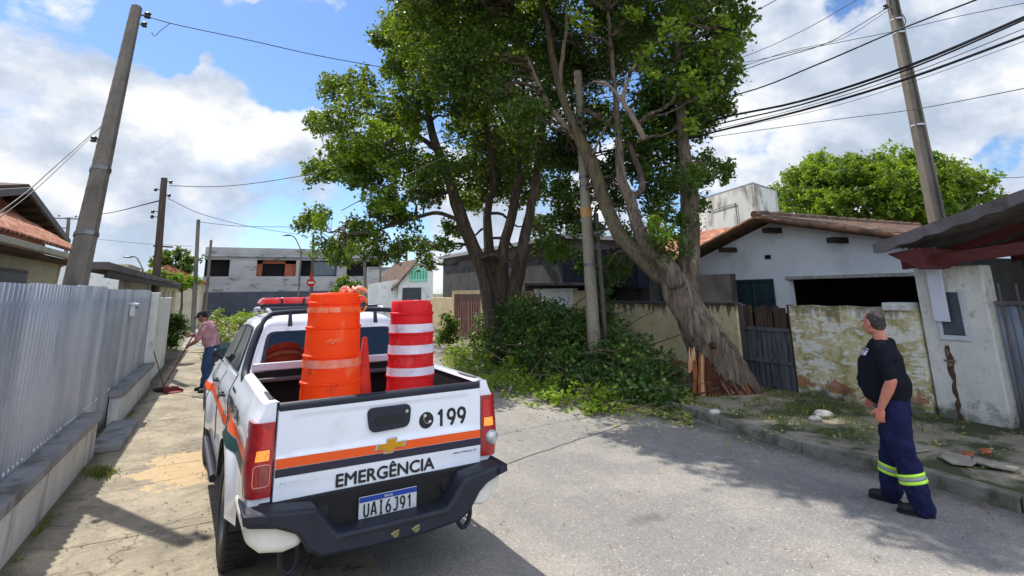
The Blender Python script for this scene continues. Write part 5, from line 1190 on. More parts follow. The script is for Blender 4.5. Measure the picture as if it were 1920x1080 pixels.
# plate
m = MB(); m.box((-.2, -.085, .555), (.2, -.077, .685)); pl_ = m.build('number_plate', mat('plate_white', S(206, 208, 212), S(190, 192, 194), scale=12, rough=.4, bump=.03, world=False), T, bevel=.006)
m = MB(); m.box((-.198, -.0865, .652), (.198, -.0855, .683)); m.build('plate_band', mat('plate_blue', S(24, 60, 150), rough=.4, bump=0), pl_)
strokes('plate_number', 'UAI6J91', -.168, .567, .036, .074, .0135, .0115, lambda x, z: -.0872, M_ink, pl_)
text_mesh('plate_country', 'BRASIL', .020, M_porc, pl_, (0, -.0875, .660), RX, align='CENTER')
# side decals on both flanks
for s_ in (-1, 1):
    for nm, za, zb, m_, mid in (('orange_stripe', .935, 1.005, M_orange, 0), ('green_stripe', .865, .932, M_greend, 0)):
        m = MB()
        def fn(u, v):
            y = .16+1.42*u; lift = .05*sstep(.9, 0, u)*0+.06*u; z = za+lift+(zb-za)*v; return (s_*(side_x(y, z)+.003), y, z)
        m.grid(fn, 40, 3); m.build('side_'+nm, m_, T, smooth=60, fixn=False)
        m = MB()
        def fn(u, v): y = 1.70+3.0*u; z = za-.05+(zb-za)*v; return (s_*(side_x(y, z)+.003), y, z)
        if nm == 'orange_stripe': m.grid(fn, 60, 3); m.build('door_stripe', M_orange, T, smooth=60, fixn=False)
xs_ = side_x(.6, 1.1)+.006
lt = text_mesh('side_lettering', 'DEFESA CIVIL', .135, M_ink, T, (-xs_-.001, 1.52, 1.085), (math.pi/2, 0, -math.pi/2), sx=1.15, thick=.006)
lt2 = text_mesh('side_small_lettering', 'SÃO PAULO', .05, M_greend, T, (-(side_x(.8, 1.22)+.012), 1.52, 1.205), (math.pi/2, 0, -math.pi/2), sx=1.1)
# wiper-less rear third lamp
m = MB(); m.box((-.12, 1.765, 1.735), (.12, 1.80, 1.76)); m.build('high_brake_lamp', M_red, T, bevel=.005)

# ------------------------------------------------------------------ cargo standing in the bed (world transforms via the truck's frame)
cT, sT = math.cos(TH), math.sin(TH)
def tw(x, y, z): return (TX+x*cT-y*sT, TY+x*sT+y*cT, z)
M_dro = mat('orange_drum_plastic', S(255, 96, 10), S(250, 82, 8), scale=3, rough=.55, bump=.15, bscale=14, c3=S(250, 130, 76), c3s=6, c3t=.62, c3w=.06, spec=.4, c4=S(176, 70, 30), c4s=8, c4t=.6, st4=(1, 1, .5), c4a=.5)
M_drr = mat('red_drum_plastic', S(232, 36, 42), S(220, 28, 34), scale=3, rough=.55, bump=.15, bscale=14, c3=S(226, 84, 78), c3s=6, c3t=.62, c3w=.06, c4=S(128, 22, 26), c4s=8, c4t=.6, st4=(1, 1, .5), c4a=.5)
M_bandp = mat('dirty_pink_band', S(238, 150, 130), S(224, 120, 96), scale=14, rough=.5, bump=.1, c3=S(244, 110, 60), c3s=9, c3t=.52)
M_bandw = mat('white_reflective_band', S(226, 214, 224), S(206, 196, 208), scale=9, rough=.4, bump=.1, c3=S(176, 160, 172), c3s=8, c3t=.62)
M_tapew = mat('striped_tape_pale', S(246, 214, 190), S(240, 120, 60), scale=16, bump=.1, rough=.5)
def thin_plastic(m_, k):
    t = NT(m_.node_tree); b = t.n['Principled BSDF']; o = [n for n in t.n if n.type == 'OUTPUT_MATERIAL'][0]; tl = t.new('ShaderNodeBsdfTranslucent')
    s = b.inputs['Base Color'].links[0].from_socket; t.link(s, tl.inputs[0]); mx = t.new('ShaderNodeMixShader'); mx.inputs[0].default_value = k
    t.link(b.outputs[0], mx.inputs[1]); t.link(tl.outputs[0], mx.inputs[2]); t.link(mx.outputs[0], o.inputs[0])
thin_plastic(M_dro, .4); thin_plastic(M_drr, .3)
def drum(name, lab, x, y, r0, r1, z1, lips, bands, m_, mb, top_in=.9, seed=1):
    z0 = .812; t = empty(name, tw(x, y, z0), TH, label=lab, cat='traffic drum')
    R = lambda z: r0+(r1-r0)*(z-z0)/(z1-z0)
    pr = [(r0*1.04, 0), (r0*1.04, .05), (r0, .06)]
    zz = [z for z in lips]
    for z in sorted(zz): pr += [(R(z)-.002, z-z0-.012), (R(z)+.007, z-z0-.008), (R(z)+.007, z-z0+.006), (R(z)-.006, z-z0+.012)]
    pr += [(r1*.985, z1-z0-.012), (r1*.93, z1-z0), (r1*.3, z1-z0+.004)]
    m = MB(); m.lathe(pr, 56, cap=True); m.build('shell', m_, t, smooth=40)
    for za, zb in bands:
        m = MB(); m.lathe([(R(za)+.0035, za-z0), (R(zb)+.0035, zb-z0)], 56, cap=False); m.build('band', mb, t, smooth=60, fixn=False)
    return t
od = drum('orange_drum', 'tall bright orange traffic drum stack tied with tape in the truck bed', -.262, .6, .245, .197, 2.0, (1.925, 1.74, 1.53, 1.335, 1.14, .98), ((1.505, 1.447),), M_dro, M_bandp)
m = MB(); m.lathe([(.2035+.0035, 1.852-.812), (.2035+.0025, 1.892-.812)], 56, cap=False); m.build('scuffed_band', mat('scuffed_band', S(250, 112, 60), S(244, 150, 120), scale=26, c3=S(250, 84, 20), c3s=14, c3t=.5, bump=.1), od, fixn=False)
m = MB()
for k_ in range(5):
    a_ = -1.95+k_*.07; z = 1.64-.812+.012*math.sin(k_*2.2); r = .2165+.003; m.ball((r*math.cos(a_), r*math.sin(a_), z), (.014, .004, .009+.004*(k_ % 2)), 8, 5)
m.build('scrape_marks', M_bandp, od)
def ribbon(name, lab, c, parent, n=7, seed=3, m_=None, s=1.):
    r = random.Random(seed); m = MB()
    for i in range(n):
        a_ = r.uniform(0, 6.28); L_ = r.uniform(.06, .15)*s; p = Vector(c); pts = []
        for k_ in range(6): pts.append(p.copy()); p += Vector((math.cos(a_)*L_/5, math.sin(a_)*L_/5*.6, (.5-.25*k_)*L_/3)); a_ += r.uniform(-.5, .5)
        vs = []
        for q in pts: vs += [q+Vector((0, 0, -.012*s)), q+Vector((.006, 0, .012*s))]
        m.add(vs, [(2*j, 2*j+1, 2*j+3, 2*j+2) for j in range(5)])
    return m.build(name, m_ or M_tapew, parent, smooth=60, solid=.0015)
ribbon('knotted_tape', '', (.10, -.05, 1.19), od, 13, 5, s=1.1)
m = MB(); pts = [Vector((.17+.055*math.cos(a_), -.12, 1.10+.055*math.sin(a_)*1.2)) for a_ in np.linspace(0, 6.0, 14)]; m.tube(pts, .011, 6, flat=.5); m.build('tape_loop', mat('yellow_orange_tape', S(250, 160, 40), S(250, 130, 40), bump=0), od)
rd = drum('striped_drum', 'red and white banded traffic drum on the right side of the truck bed', .40, .62, .212, .178, 1.925, (1.82, 1.66, 1.49, 1.32, 1.15), ((1.735, 1.664), (1.567, 1.494), (1.39, 1.318), (1.2, 1.13)), M_drr, M_bandw, seed=2)
ribbon('knotted_tape', '', (.02, -.12, 1.085), rd, 5, 11, m_=mat('pale_tape', S(238, 206, 200), S(220, 120, 110), scale=20, bump=0), s=.8)
t = empty('traffic_cone', tw(.07, .86, .812), TH, label='worn orange-red traffic cone standing between the two drums', cat='traffic cone')
m = MB(); m.lathe([(.112, .03), (.105, .05), (.022, .80), (.014, .812)], 32); m.build('cone', mat('worn_cone_plastic', S(214, 62, 40), S(186, 46, 32), scale=9, c3=S(140, 36, 30), c3s=7, c3t=.6, bump=.15), t)
m = MB(); m.box((-.15, -.15, 0), (.15, .15, .03)); m.build('base', mat('worn_cone_plastic', S(214, 62, 40)), t, bevel=.01)
# ------------------------------------------------------------------ people: one continuous body each, clothing and hair as children
FOLD = bpy.data.textures.new('folds', 'CLOUDS'); FOLD.noise_scale = .11; FOLD.noise_depth = 2
def loft(m, rings, right, n=20):
    """rings: (centre, half width along right, half depth)"""
    right = Vector(right).normalized(); vs = []; k = len(rings)
    for i, (c, rx, ry) in enumerate(rings):
        c = Vector(c); t = (Vector(rings[min(i+1, k-1)][0])-Vector(rings[max(i-1, 0)][0])).normalized(); b = t.cross(right).normalized()
        for j in range(n): th = 2*math.pi*j/n; vs.append(c+right*rx*math.cos(th)+b*ry*math.sin(th))
    m.add(vs, [(i*n+j, i*n+(j+1) % n, (i+1)*n+(j+1) % n, (i+1)*n+j) for i in range(k-1) for j in range(n)]+[tuple(range(n))[::-1], tuple((k-1)*n+j for j in range(n))])
def limb(m, pts, rad, n=16, ends=True):
    sp = smooth_path(pts, 4); rr = lerps(rad, 4); m.tube(sp, rr, n)
    if ends: m.ball(pts[0], rad[0]*.99, 12, 8); m.ball(pts[-1], rad[-1]*.99, 12, 8)
def remesh(o, vox, it=4, fold=0):
    md = o.modifiers.new('merge', 'REMESH'); md.mode = 'VOXEL'; md.voxel_size = vox; md.use_smooth_shade = True
    s = o.modifiers.new('smooth', 'SMOOTH'); s.factor = .5; s.iterations = it
    if fold: d = o.modifiers.new('folds', 'DISPLACE'); d.texture = FOLD; d.strength = fold; d.mid_level = .5; d.texture_coords = 'LOCAL'
    return o
def hand(m, w, d, palm_n, side, curl=.5, s=1.):
    """w wrist, d pointing direction, palm_n palm normal, side = direction of the thumb"""
    w = Vector(w); d = Vector(d).normalized(); th = (Vector(side)-d*Vector(side).dot(d)).normalized(); pn = Vector(palm_n); pn = (pn-d*pn.dot(d)-th*pn.dot(th)).normalized()
    R3 = Matrix((th, pn, d)).transposed()
    m.ball(w+d*.045*s, (.040*s, .016*s, .052*s), 12, 8, R3); m.tube([w-d*.02, w+d*.03*s], [.026*s, .024*s], 10)
    for k_, (off, L_) in enumerate(((.028, .072), (.010, .080), (-.010, .075), (-.028, .060))):
        p = w+d*.078*s+th*off*s; a = d+th*off*2.2; pts = [p-d*.02*s, p]
        for j, seg in enumerate((.42, .33, .25)):
            ang = curl*(.5+.35*j)*(1+.12*k_); a2 = (a*math.cos(ang)+pn*math.sin(ang)).normalized(); p = p+a2*L_*seg*s; pts.append(p); a = a2
        m.tube(pts, [.0098*s, .0098*s, .0092*s, .0085*s, .0072*s], 8); m.ball(pts[-1], .0074*s, 8, 6)
    p = w+d*.02*s+th*.026*s; a = (d*.75+th*.65).normalized(); pts = [p]
    for j, seg in enumerate((.036, .03, .024)): p = p+a*seg*s; pts.append(p); a = (a+pn*.35*curl*1.6+d*.15).normalized()
    m.tube(pts, [.0135*s, .0115*s, .0105*s, .0085*s], 8); m.ball(pts[-1], .0086*s, 8, 6)
def head(m, c, R3, s=1.):
    c = Vector(c)
    def P(x, y, z): return c+R3 @ Vector((x*s, y*s, z*s))
    B = lambda x, y, z, r, rot=None: m.ball(P(x, y, z), tuple(q*s for q in r), 16, 12, R3 if rot is None else R3 @ rot)
    B(0, -.012, .03, (.077, .096, .085)); B(0, .03, -.02, (.062, .062, .085)); B(0, .045, -.075, (.042, .04, .034)); B(0, .0, -.035, (.066, .07, .06))
    B(0, .082, .022, (.05, .016, .012)); B(0, .098, -.012, (.012, .022, .022), Matrix.Rotation(.35, 3, 'X')); B(0, .105, -.024, (.016, .014, .011))
    for s_ in (-1, 1):
        B(s_*.081, -.005, -.005, (.009, .021, .033), Matrix.Rotation(s_*.25, 3, 'Z')); B(s_*.038, .062, -.02, (.02, .02, .022)); B(s_*.05, .0, -.065, (.018, .045, .02))
    B(0, .083, -.052, (.024, .012, .006)); B(0, .081, -.061, (.021, .012, .007))
    return P
def rotz(a, tilt=0): return Matrix.Rotation(a, 3, 'Z') @ Matrix.Rotation(tilt, 3, 'X')

def person(name, lab, loc, rz, J, look, cloth, belly=.0, grp=None, fine=.006):
    t = empty(name, loc, rz, label=lab, cat='person'); wd = cloth.get('wd', 1.); dp = cloth.get('dp', 0.)
    V = {k: Vector(v) for k, v in J.items()}
    right = Vector((1, 0, 0)); pel, bel, che, nek, hd = V['pelvis'], V['belly'], V['chest'], V['neck'], V['head']
    skin = cloth['skin']
    def torso(m, g=0):
        loft(m, [(pel-Vector((0, 0, .07)), .155+g, .115+g), (pel+(bel-pel)*.3, .172+g, .125+g), (bel, .175+g+belly*.35, .125+g+belly+dp), (bel+(che-bel)*.55, .178+g+belly*.1, .125+g+belly*.5+dp), (che, .19+g, .118+g+belly*.15+dp), (che+(nek-che)*.55, .17+g, .095+g), (che+(nek-che)*.92, .085+g*.6, .065+g*.6)], right, 24)
        for s_ in 'LR': m.ball(V['sh'+s_], .062+g, 14, 10); m.ball(V['sh'+s_]*.6+(che+nek)*.2, .065+g, 14, 10)
    m = MB(); torso(m, -.012)
    R3 = look; P = head(m, hd, R3)
    limb(m, [nek-Vector((0, 0, .05)), (nek+hd)/2-Vector((0, .008, .03)), hd+R3 @ Vector((0, -.02, -.05))], [.062, .058, .058])
    for s_ in 'LR':
        limb(m, [V['sh'+s_], (V['sh'+s_]+V['el'+s_])/2, V['el'+s_]], [.056, .052, .045]); limb(m, [V['el'+s_], V['el'+s_]*.65+V['wr'+s_]*.35, V['wr'+s_]], [.045, .047, .030])
        hand(m, V['wr'+s_], V['hd'+s_], V['pn'+s_], V['th'+s_], J.get('curl'+s_, (.45,))[0] if 'curl'+s_ in J else .45)
        limb(m, [V['hi'+s_], (V['hi'+s_]+V['kn'+s_])/2, V['kn'+s_]], [.078, .07, .052]); limb(m, [V['kn'+s_], V['kn'+s_]*.65+V['an'+s_]*.35, V['an'+s_]], [.05, .052, .036])
    body = remesh(m.build('body', skin, t, smooth=180), fine, 3)
    # hair
    if cloth.get('hair'):
        m = MB(); hr = hd+R3 @ Vector((0, -.022, .032)); m.ball(hr, (.081, .092, .084), 20, 14, R3); m.ball(hd+R3 @ Vector((0, -.05, -.01)), (.074, .062, .062), 16, 12, R3)
        o = m.build('hair', cloth['hair'], t, smooth=180); remesh(o, .006, 2)
        # cut the hair back from the face
        bm = bmesh.new(); bm.from_mesh(o.data); inv = R3.inverted()
        for v in bm.verts:
            q_ = inv @ (v.co-hd)
            if q_.y > .045 or (q_.y > -.005 and q_.z < .045): v.co = v.co+(hd+R3 @ Vector((0, -.01, .02))-v.co)*.2
        bm.to_mesh(o.data); bm.free()
    for s_ in (-1, 1):
        m = MB(); m.ball(P(s_*.031, .079, .004), .0125, 10, 8); e_ = m.build('eye', M_porc, t, smooth=180)
        m = MB(); m.ball(P(s_*.031, .0885, .004), .0055, 8, 6); m.build('iris', M_trimd, e_, smooth=180)
        m = MB(); m.tube([P(s_*.014, .092, .026), P(s_*.032, .094, .031), P(s_*.052, .082, .025)], .004, 6); m.build('eyebrow', cloth.get('brow', M_trimd), t, smooth=180)
    # shirt
    m = MB(); torso(m, .012)
    loft(m, [(pel-Vector((0, -.0, .03)), .178, .135), (pel+(bel-pel)*.4, .19+belly*.3, .14+belly*.8+dp), (bel, .19+belly*.35, .14+belly+dp)], right, 24)
    for s_ in 'LR':
        e = V['sh'+s_]+(V['el'+s_]-V['sh'+s_])*cloth.get('sleeve', .72); limb(m, [V['sh'+s_], (V['sh'+s_]+e)/2, e], [.076, .07, .070], ends=True)
    m.tube([che+(nek-che)*.75, nek-Vector((0, 0, .03))], [.08, .068], 20)
    remesh(m.build('shirt', cloth['shirt'], t, smooth=180), .010, 2, .034)
    # trousers
    m = MB(); loft(m, [(pel-Vector((0, 0, .12)), .165, .13), (pel, .178, .135), (pel+(bel-pel)*.25, .178, .132+belly*.4)], right, 24)
    for s_ in 'LR':
        hi, kn, an = V['hi'+s_], V['kn'+s_], V['an'+s_]
        limb(m, [hi, (hi+kn)/2, kn], [.118*wd, .112*wd, .098*wd]); limb(m, [kn, (kn+an)/2, an-Vector((0, 0, .015))], [.098*wd, .094*wd, .080*wd])
    remesh(m.build('trousers', cloth['pants'], t, smooth=180), .010, 2, .05)
    if cloth.get('bands'):
        for s_ in 'LR':
            kn, an = V['kn'+s_], V['an'+s_]; u = (an-kn).normalized()
            for k_, f in enumerate((.41, .55)):
                c = kn+(an-kn)*f; m = MB(); m.tube([c-u*.013, c+u*.013], cloth['br'], 24, cap=False); m.build('reflective_stripe', cloth['bands'], t, smooth=60, solid=.003)
            c = kn+(an-kn)*.48; m = MB(); m.tube([c-u*.014, c+u*.014], cloth['br']-.002, 24, cap=False); m.build('silver_stripe', cloth['band2'], t, smooth=60, solid=.003)
    for s_ in 'LR':
        an, toe = V['an'+s_], V['toe'+s_]; f = (toe-Vector((an.x, an.y, toe.z))); f.z = 0; f.normalize(); sd = Vector((f.y, -f.x, 0))
        m = MB(); base = Vector((an.x, an.y, toe.z))
        Rf = Matrix((sd, f, Vector((0, 0, 1)))).transposed()
        m.ball(base+f*-.01+Vector((0, 0, .05)), (.047, .06, .055), 14, 10, Rf); m.ball(base+f*.07+Vector((0, 0, .045)), (.046, .09, .048), 14, 10, Rf); m.ball(base+f*.135+Vector((0, 0, .04)), (.047, .06, .042), 14, 10, Rf); m.tube([base+Vector((0, 0, .05)), base+Vector((0, 0, .12))], .052, 14)
        sh_ = remesh(m.build('shoe', cloth['shoe'], t, smooth=180), .007, 3)
        m = MB(); n = 20; pts = []
        for j in range(n):
            th = 2*math.pi*j/n; pts.append(base+f*(.06+.142*math.cos(th))+sd*.05*math.sin(th)*(1+.1*math.cos(th)))
        m.prism([p-Vector((0, 0, 0)) for p in pts], (0, 0, .022)); m.build('sole', M_black, sh_, smooth=30)
    return t, V, P

M_skin = mat('skin_tanned', S(196, 132, 108), S(180, 112, 92), scale=18, rough=.55, bump=.06, bscale=120, world=False, c3=S(204, 120, 104), c3s=9)
M_skin2 = mat('skin_brown', S(158, 104, 84), S(140, 88, 70), scale=18, rough=.55, bump=.06, bscale=120, world=False)
M_tee = mat('black_navy_tshirt', S(22, 23, 34), S(17, 18, 28), scale=9, rough=.9, bump=.3, bscale=260, world=False, spec=.2)
M_pants = mat('navy_work_trousers', S(30, 34, 72), S(22, 25, 56), scale=8, rough=.88, bump=.3, bscale=220, world=False, spec=.2)
M_lime = mat('lime_reflective', S(196, 250, 80), rough=.45, bump=0)
M_sil = mat('silver_reflective', S(150, 160, 158), rough=.4, bump=0)
M_hairg = mat('grey_cropped_hair', S(92, 80, 76), S(60, 50, 48), scale=60, rough=.85, bump=1., bscale=300, world=False, c3=S(150, 128, 120), c3s=14, c3t=.6)
J = dict(pelvis=(0, -.02, .93), belly=(0, .045, 1.12), chest=(0, .02, 1.335), neck=(0, .0, 1.49), head=(.0, .045, 1.625),
         shL=(-.195, -.02, 1.405), elL=(-.265, -.085, 1.135), wrL=(-.25, .035, .89), hdL=(.0, .22, -1), pnL=(1, .1, 0), thL=(.1, 1, .1),
         shR=(.195, -.01, 1.405), elR=(.27, -.0, 1.13), wrR=(.22, .20, .93), hdR=(-.1, .35, -.9), pnR=(-1, .0, .1), thR=(-.1, .9, .6),
         hiL=(-.095, -.02, .87), knL=(-.105, -.045, .50), anL=(-.105, -.135, .09), toeL=(-.14, .12, 0.),
         hiR=(.095, -.01, .87), knR=(.105, .065, .49), anR=(.10, .14, .09), toeR=(.12, .4, 0.))
look = rotz(-.42, -.03)
pm, PV, PP = person('person', 'man in dark t-shirt and navy trousers with lime bands looking at the leaning tree', (5.69, 3.19, 0), .30, J, look,
       dict(skin=M_skin, hair=M_hairg, shirt=M_tee, pants=M_pants, shoe=M_black, bands=M_lime, band2=M_sil, brow=M_hairg, wd=1.1, dp=.035, br=.113, sleeve=.82), belly=.04)
# small white chest emblem printed on the left breast, laid on the shirt's surface
bpy.context.view_layer.update(); dg = bpy.context.evaluated_depsgraph_get()
shirt = [c for c in pm.children if c.name.startswith('shirt')][0].evaluated_get(dg)
def on_shirt(x, z):
    ok, p, n_, _ = shirt.ray_cast(Vector((x, .6, z)), Vector((0, -1, 0))); return p+n_*.003 if ok else Vector((x, .15, z))
def patch(name, x0, x1, z0, z1, m_):
    m = MB(); m.grid(lambda u, v: on_shirt(x0+(x1-x0)*u, z0+(z1-z0)*v), 6, 6); return m.build(name, m_, pm, smooth=180)
M_print = mat('white_print', S(214, 214, 224), rough=.8, bump=0)
patch('emblem_bar', -.165, -.09, 1.388, 1.396, M_print)
for x0, x1, z0, z1 in ((-.168, -.150, 1.335, 1.378), (-.142, -.130, 1.33, 1.38), (-.130, -.114, 1.352, 1.362), (-.114, -.104, 1.33, 1.38), (-.096, -.084, 1.338, 1.378)): patch('emblem_letter', x0, x1, z0, z1, M_print)
# second man, stooping over a broom by the fence
M_mauve = mat('mauve_shirt', S(176, 128, 134), S(150, 104, 110), scale=7, rough=.9, bump=.3, bscale=200, world=False, c3=S(202, 168, 172), c3s=5)
M_jeans = mat('blue_jeans', S(52, 72, 112), S(38, 54, 90), scale=7, rough=.9, bump=.3, bscale=200, world=False)
M_capd = mat('dark_olive_cap', S(52, 48, 40), S(40, 36, 32), rough=.9, bump=.1, world=False)
J2 = dict(pelvis=(0, -.06, .92), belly=(0, .0, 1.09), chest=(0, .06, 1.31), neck=(0, .14, 1.45), head=(0, .22, 1.555),
          shL=(-.19, .07, 1.37), elL=(-.25, .16, 1.06), wrL=(-.12, .38, .96), hdL=(.4, .6, -.4), pnL=(.6, -.3, -.4), thL=(.2, .6, .8),
          shR=(.19, .07, 1.37), elR=(.26, .22, 1.08), wrR=(.06, .44, 1.16), hdR=(-.7, .5, -.1), pnR=(-.3, -.8, 0), thR=(-.1, .2, 1),
          hiL=(-.095, -.06, .86), knL=(-.12, -.03, .49), anL=(-.14, -.12, .09), toeL=(-.16, .12, 0.),
          hiR=(.095, -.06, .86), knR=(.12, .02, .49), anR=(.13, .10, .09), toeR=(.15, .36, 0.))
p2m, V2, P2_ = person('person', 'stooping man in mauve shirt, jeans and dark cap sweeping beside the fence', (-.18, 13.95, 0.004), 1.15, J2, rotz(.0, -.6),
       dict(skin=M_skin2, hair=M_trimd, shirt=M_mauve, pants=M_jeans, shoe=M_black, sleeve=.8, br=.1), belly=.02, fine=.008)
R3 = rotz(.0, -.6); hd = Vector(J2['head'])
m = MB(); m.ball(hd+R3 @ Vector((0, -.012, .052)), (.09, .105, .075), 16, 10, R3)
brim = [hd+R3 @ Vector((.07*math.cos(a_), .075+.085*math.sin(a_), .052-.01*abs(math.cos(a_)))) for a_ in np.linspace(0, math.pi, 9)]; m.prism(brim, R3 @ Vector((0, 0, .008))); cp = m.build('cap', M_capd, p2m, smooth=50)
m = MB(); m.ball(hd+R3 @ Vector((0, .088, .082)), (.022, .008, .012), 8, 6); m.build('cap_badge', M_porc, cp)
def w_of(t, p): return t.matrix_basis @ Vector(p)
bpy.context.view_layer.update()
hw = Matrix.Translation((-.18, 13.95, 0.004)) @ Matrix.Rotation(1.15, 4, 'Z')
h1 = hw @ Vector((-.06, .45, .93)); h2 = hw @ Vector((0., .50, 1.17)); foot = Vector((-1.0, 14.35, .05))
u = (h1-foot).normalized(); top = h1+u*.32
t = empty('broom', foot, label='long handled broom with dark head held by the stooping man', cat='broom')
m = MB(); m.tube([Vector((0, 0, .02)), top-foot], .014, 8); m.build('handle', mat('red_brown_handle', S(140, 60, 50), S(120, 50, 44), bump=0), t)
m = MB(); m.ball((0, 0, .01), (.17, .07, .045), 12, 8); m.build('brush_head', M_trimd, t)
a = at(283, 640, 14.0); b = Vector((-1.0, 14.9, .03))
t = empty('rake', b, label='thin dark handled rake leaning against the grey fence', cat='rake')
m = MB(); m.tube([Vector((0, 0, 0)), a-b], .012, 8); m.build('handle', M_redbeam, t)
m = MB(); m.box((-.2, -.02, -.02), (.2, .02, .02)); m.build('head', M_iron, t)
for i in range(8): m = MB(); m.tube([(-.18+.05*i, 0, 0), (-.18+.05*i, .05, -.025)], .005, 5); m.build('tine', M_iron, t)
t = empty('dustpan', (-.78, 14.2, .01), .4, label='dark red dustpan lying on the pavement near the broom', cat='dustpan')
m = MB(); m.prism([(-.15, -.12, 0), (.15, -.12, 0), (.15, .14, 0), (-.15, .14, 0)], (0, 0, .01)); m.box((-.15, .13, .0), (.15, .145, .09)); m.box((-.155, -.12, 0), (-.145, .14, .06)); m.box((.145, -.12, 0), (.155, .14, .06)); m.build('pan', mat('dull_red_plastic', S(120, 44, 44), bump=0), t)
m = MB(); m.tube([(0, .14, .05), (0, .34, .12)], .015, 8); m.build('handle', M_redbeam, t)
# wheelbarrow-like teal bin loaded with branches behind him
bp0 = at_z(402, 706, 0)
t = empty('wheelbarrow', (bp0.x+.1, bp0.y, 0), label='teal wheelbarrow standing behind the stooping man', cat='wheelbarrow')
m = MB(); a0 = [(-.32, -.45, .72), (.32, -.45, .72), (.36, .5, .78), (-.36, .5, .78)]; b0 = [(-.2, -.25, .38), (.2, -.25, .38), (.2, .3, .38), (-.2, .3, .38)]
m.add(a0+b0, [(0, 1, 5, 4), (1, 2, 6, 5), (2, 3, 7, 6), (3, 0, 4, 7), (4, 5, 6, 7)]); m.build('tray', mat('teal_paint', S(58, 92, 98), S(48, 76, 84), bump=.1, rough=.5), t, solid=.006, smooth=0)
m = MB(); m.lathe([(.1, -.04), (.19, -.045), (.2, 0), (.19, .045), (.1, .04)], 24, (0, .55, .2), axis='x', cap=True); m.build('wheel', M_rubber, t)
for s_ in (-1, 1): m = MB(); m.tube([(s_*.08, .55, .2), (s_*.22, -.2, .36), (s_*.28, -.9, .72)], .017, 8); m.build('handle', M_iron, t); m = MB(); m.tube([(s_*.22, -.25, .36), (s_*.24, -.32, 0)], .015, 8); m.build('leg', M_iron, t)
# ------------------------------------------------------------------ trees
def jitpath(pts, amp, seed, n=5):
    r = random.Random(seed); P = smooth_path(pts, n)
    return [p+Vector((r.uniform(-1, 1), r.uniform(-1, 1), r.uniform(-.5, .5)))*amp*(0 if i in (0, len(P)-1) else 1) for i, p in enumerate(P)]
def stem(parent, pts, rad, m_, name='trunk', amp=.03, seed=1, jit=.14, n=14, step=5):
    P = jitpath(pts, amp, seed, step); m = MB(); m.tube(P, lerps(rad, step), n, jit=jit, seed=seed)
    return m.build(name, m_, parent, smooth=180), P
def grow(parent, name, anchors, puffs, m_, seed, r0=.05, every=1, maxd=6):
    """one mesh of limbs reaching from the stems into the leaf masses"""
    r = random.Random(seed); m = MB()
    for i, (x, y, z, R) in enumerate(puffs):
        if i % every: continue
        p = Vector((x, y, z)); best = min(anchors, key=lambda q: (q[0]-p).length+max(0, q[0].z-p.z)*1.5)
        a = best[0]; d = (p-a); L = d.length
        if L > maxd: continue
        mid = a+d*.5+Vector((r.uniform(-.2, .2), r.uniform(-.2, .2), -.08*L)); q1 = a+d*.25+Vector((r.uniform(-.1, .1), r.uniform(-.1, .1), .02*L))
        P = smooth_path([a, q1, mid, p], 3); rr = min(best[1]*.5, r0*(.5+R)); m.tube(P, [rr*(1-.8*k/(len(P)-1)) for k in range(len(P))], 6)
        for k_ in range(3):
            q = p+Vector((r.uniform(-1, 1), r.uniform(-1, 1), r.uniform(-.4, 1)))*R*.8; m.tube([P[-3], (P[-3]+q)/2+Vector((0, 0, .05)), q], [rr*.35, rr*.22, rr*.1], 4)
    return m.build(name, m_, parent, smooth=180)
def puffs_px(lst, dep, spread, seed, copies=2, back=()):
    r = random.Random(seed); out = []
    for (x, y, R) in lst:
        for c in range(copies):
            d = dep+r.uniform(-spread, spread)+sum(q[4] for q in back if q[0] < x < q[1] and q[2] < y < q[3]); p = at(x+r.uniform(-.35, .35)*R, y+r.uniform(-.35, .35)*R, d); out.append((p.x, p.y, p.z, R*d/F*r.uniform(.75, 1.05)))
    return out
# --- multi-stemmed tree (A)
DA = 16.8
tA0 = at_z(940, 655, .1); base = at(938, 612, DA); base = Vector((base.x, base.y, 0))
tA = empty('shade_tree', base, label='big leafy tree with several dark stems, left of the pale utility pole', cat='tree')
off = -base
def A(x, y, d): return at(x, y, d)-base
anch = []
stemsA = [
 ([A(936, 640, DA), A(930, 560, DA), A(900, 495, DA-.1), A(866, 415, DA-.3), A(841, 332, DA-.6), A(822, 285, DA-.8), A(806, 228, DA-1.), A(790, 120, DA-1.4)], [.30, .26, .21, .19, .16, .14, .11, .05]),
 ([A(934, 640, DA+.1), A(928, 540, DA+.1), A(918, 477, DA+.2), A(914, 400, DA+.4), A(925, 330, DA+.6), A(905, 200, DA+.6), A(880, 80, DA+.5)], [.30, .26, .17, .13, .11, .08, .05]),
 ([A(950, 640, DA), A(942, 560, DA), A(945, 467, DA), A(968, 363, DA-.1), A(975, 260, DA), A(985, 120, DA)], [.30, .27, .17, .14, .10, .05]),
 ([A(958, 640, DA-.2), A(962, 560, DA-.2), A(983, 450, DA-.2), A(1000, 370, DA-.3), A(1012, 280, DA-.4), A(1030, 150, DA-.5)], [.26, .24, .17, .14, .11, .05]),
 ([A(930, 630, DA-.3), A(912, 560, DA-.35), A(903, 505, DA-.3), A(880, 460, DA-.2)], [.24, .17, .14, .12])]
for i, (p, r_) in enumerate(stemsA):
    o, P = stem(tA, p, r_, M_barkd, 'trunk', .02, 10+i); 
    for k, q in enumerate(P[12:]): anch.append((q+base, max(.05, lerps(r_, 5)[k+12])))
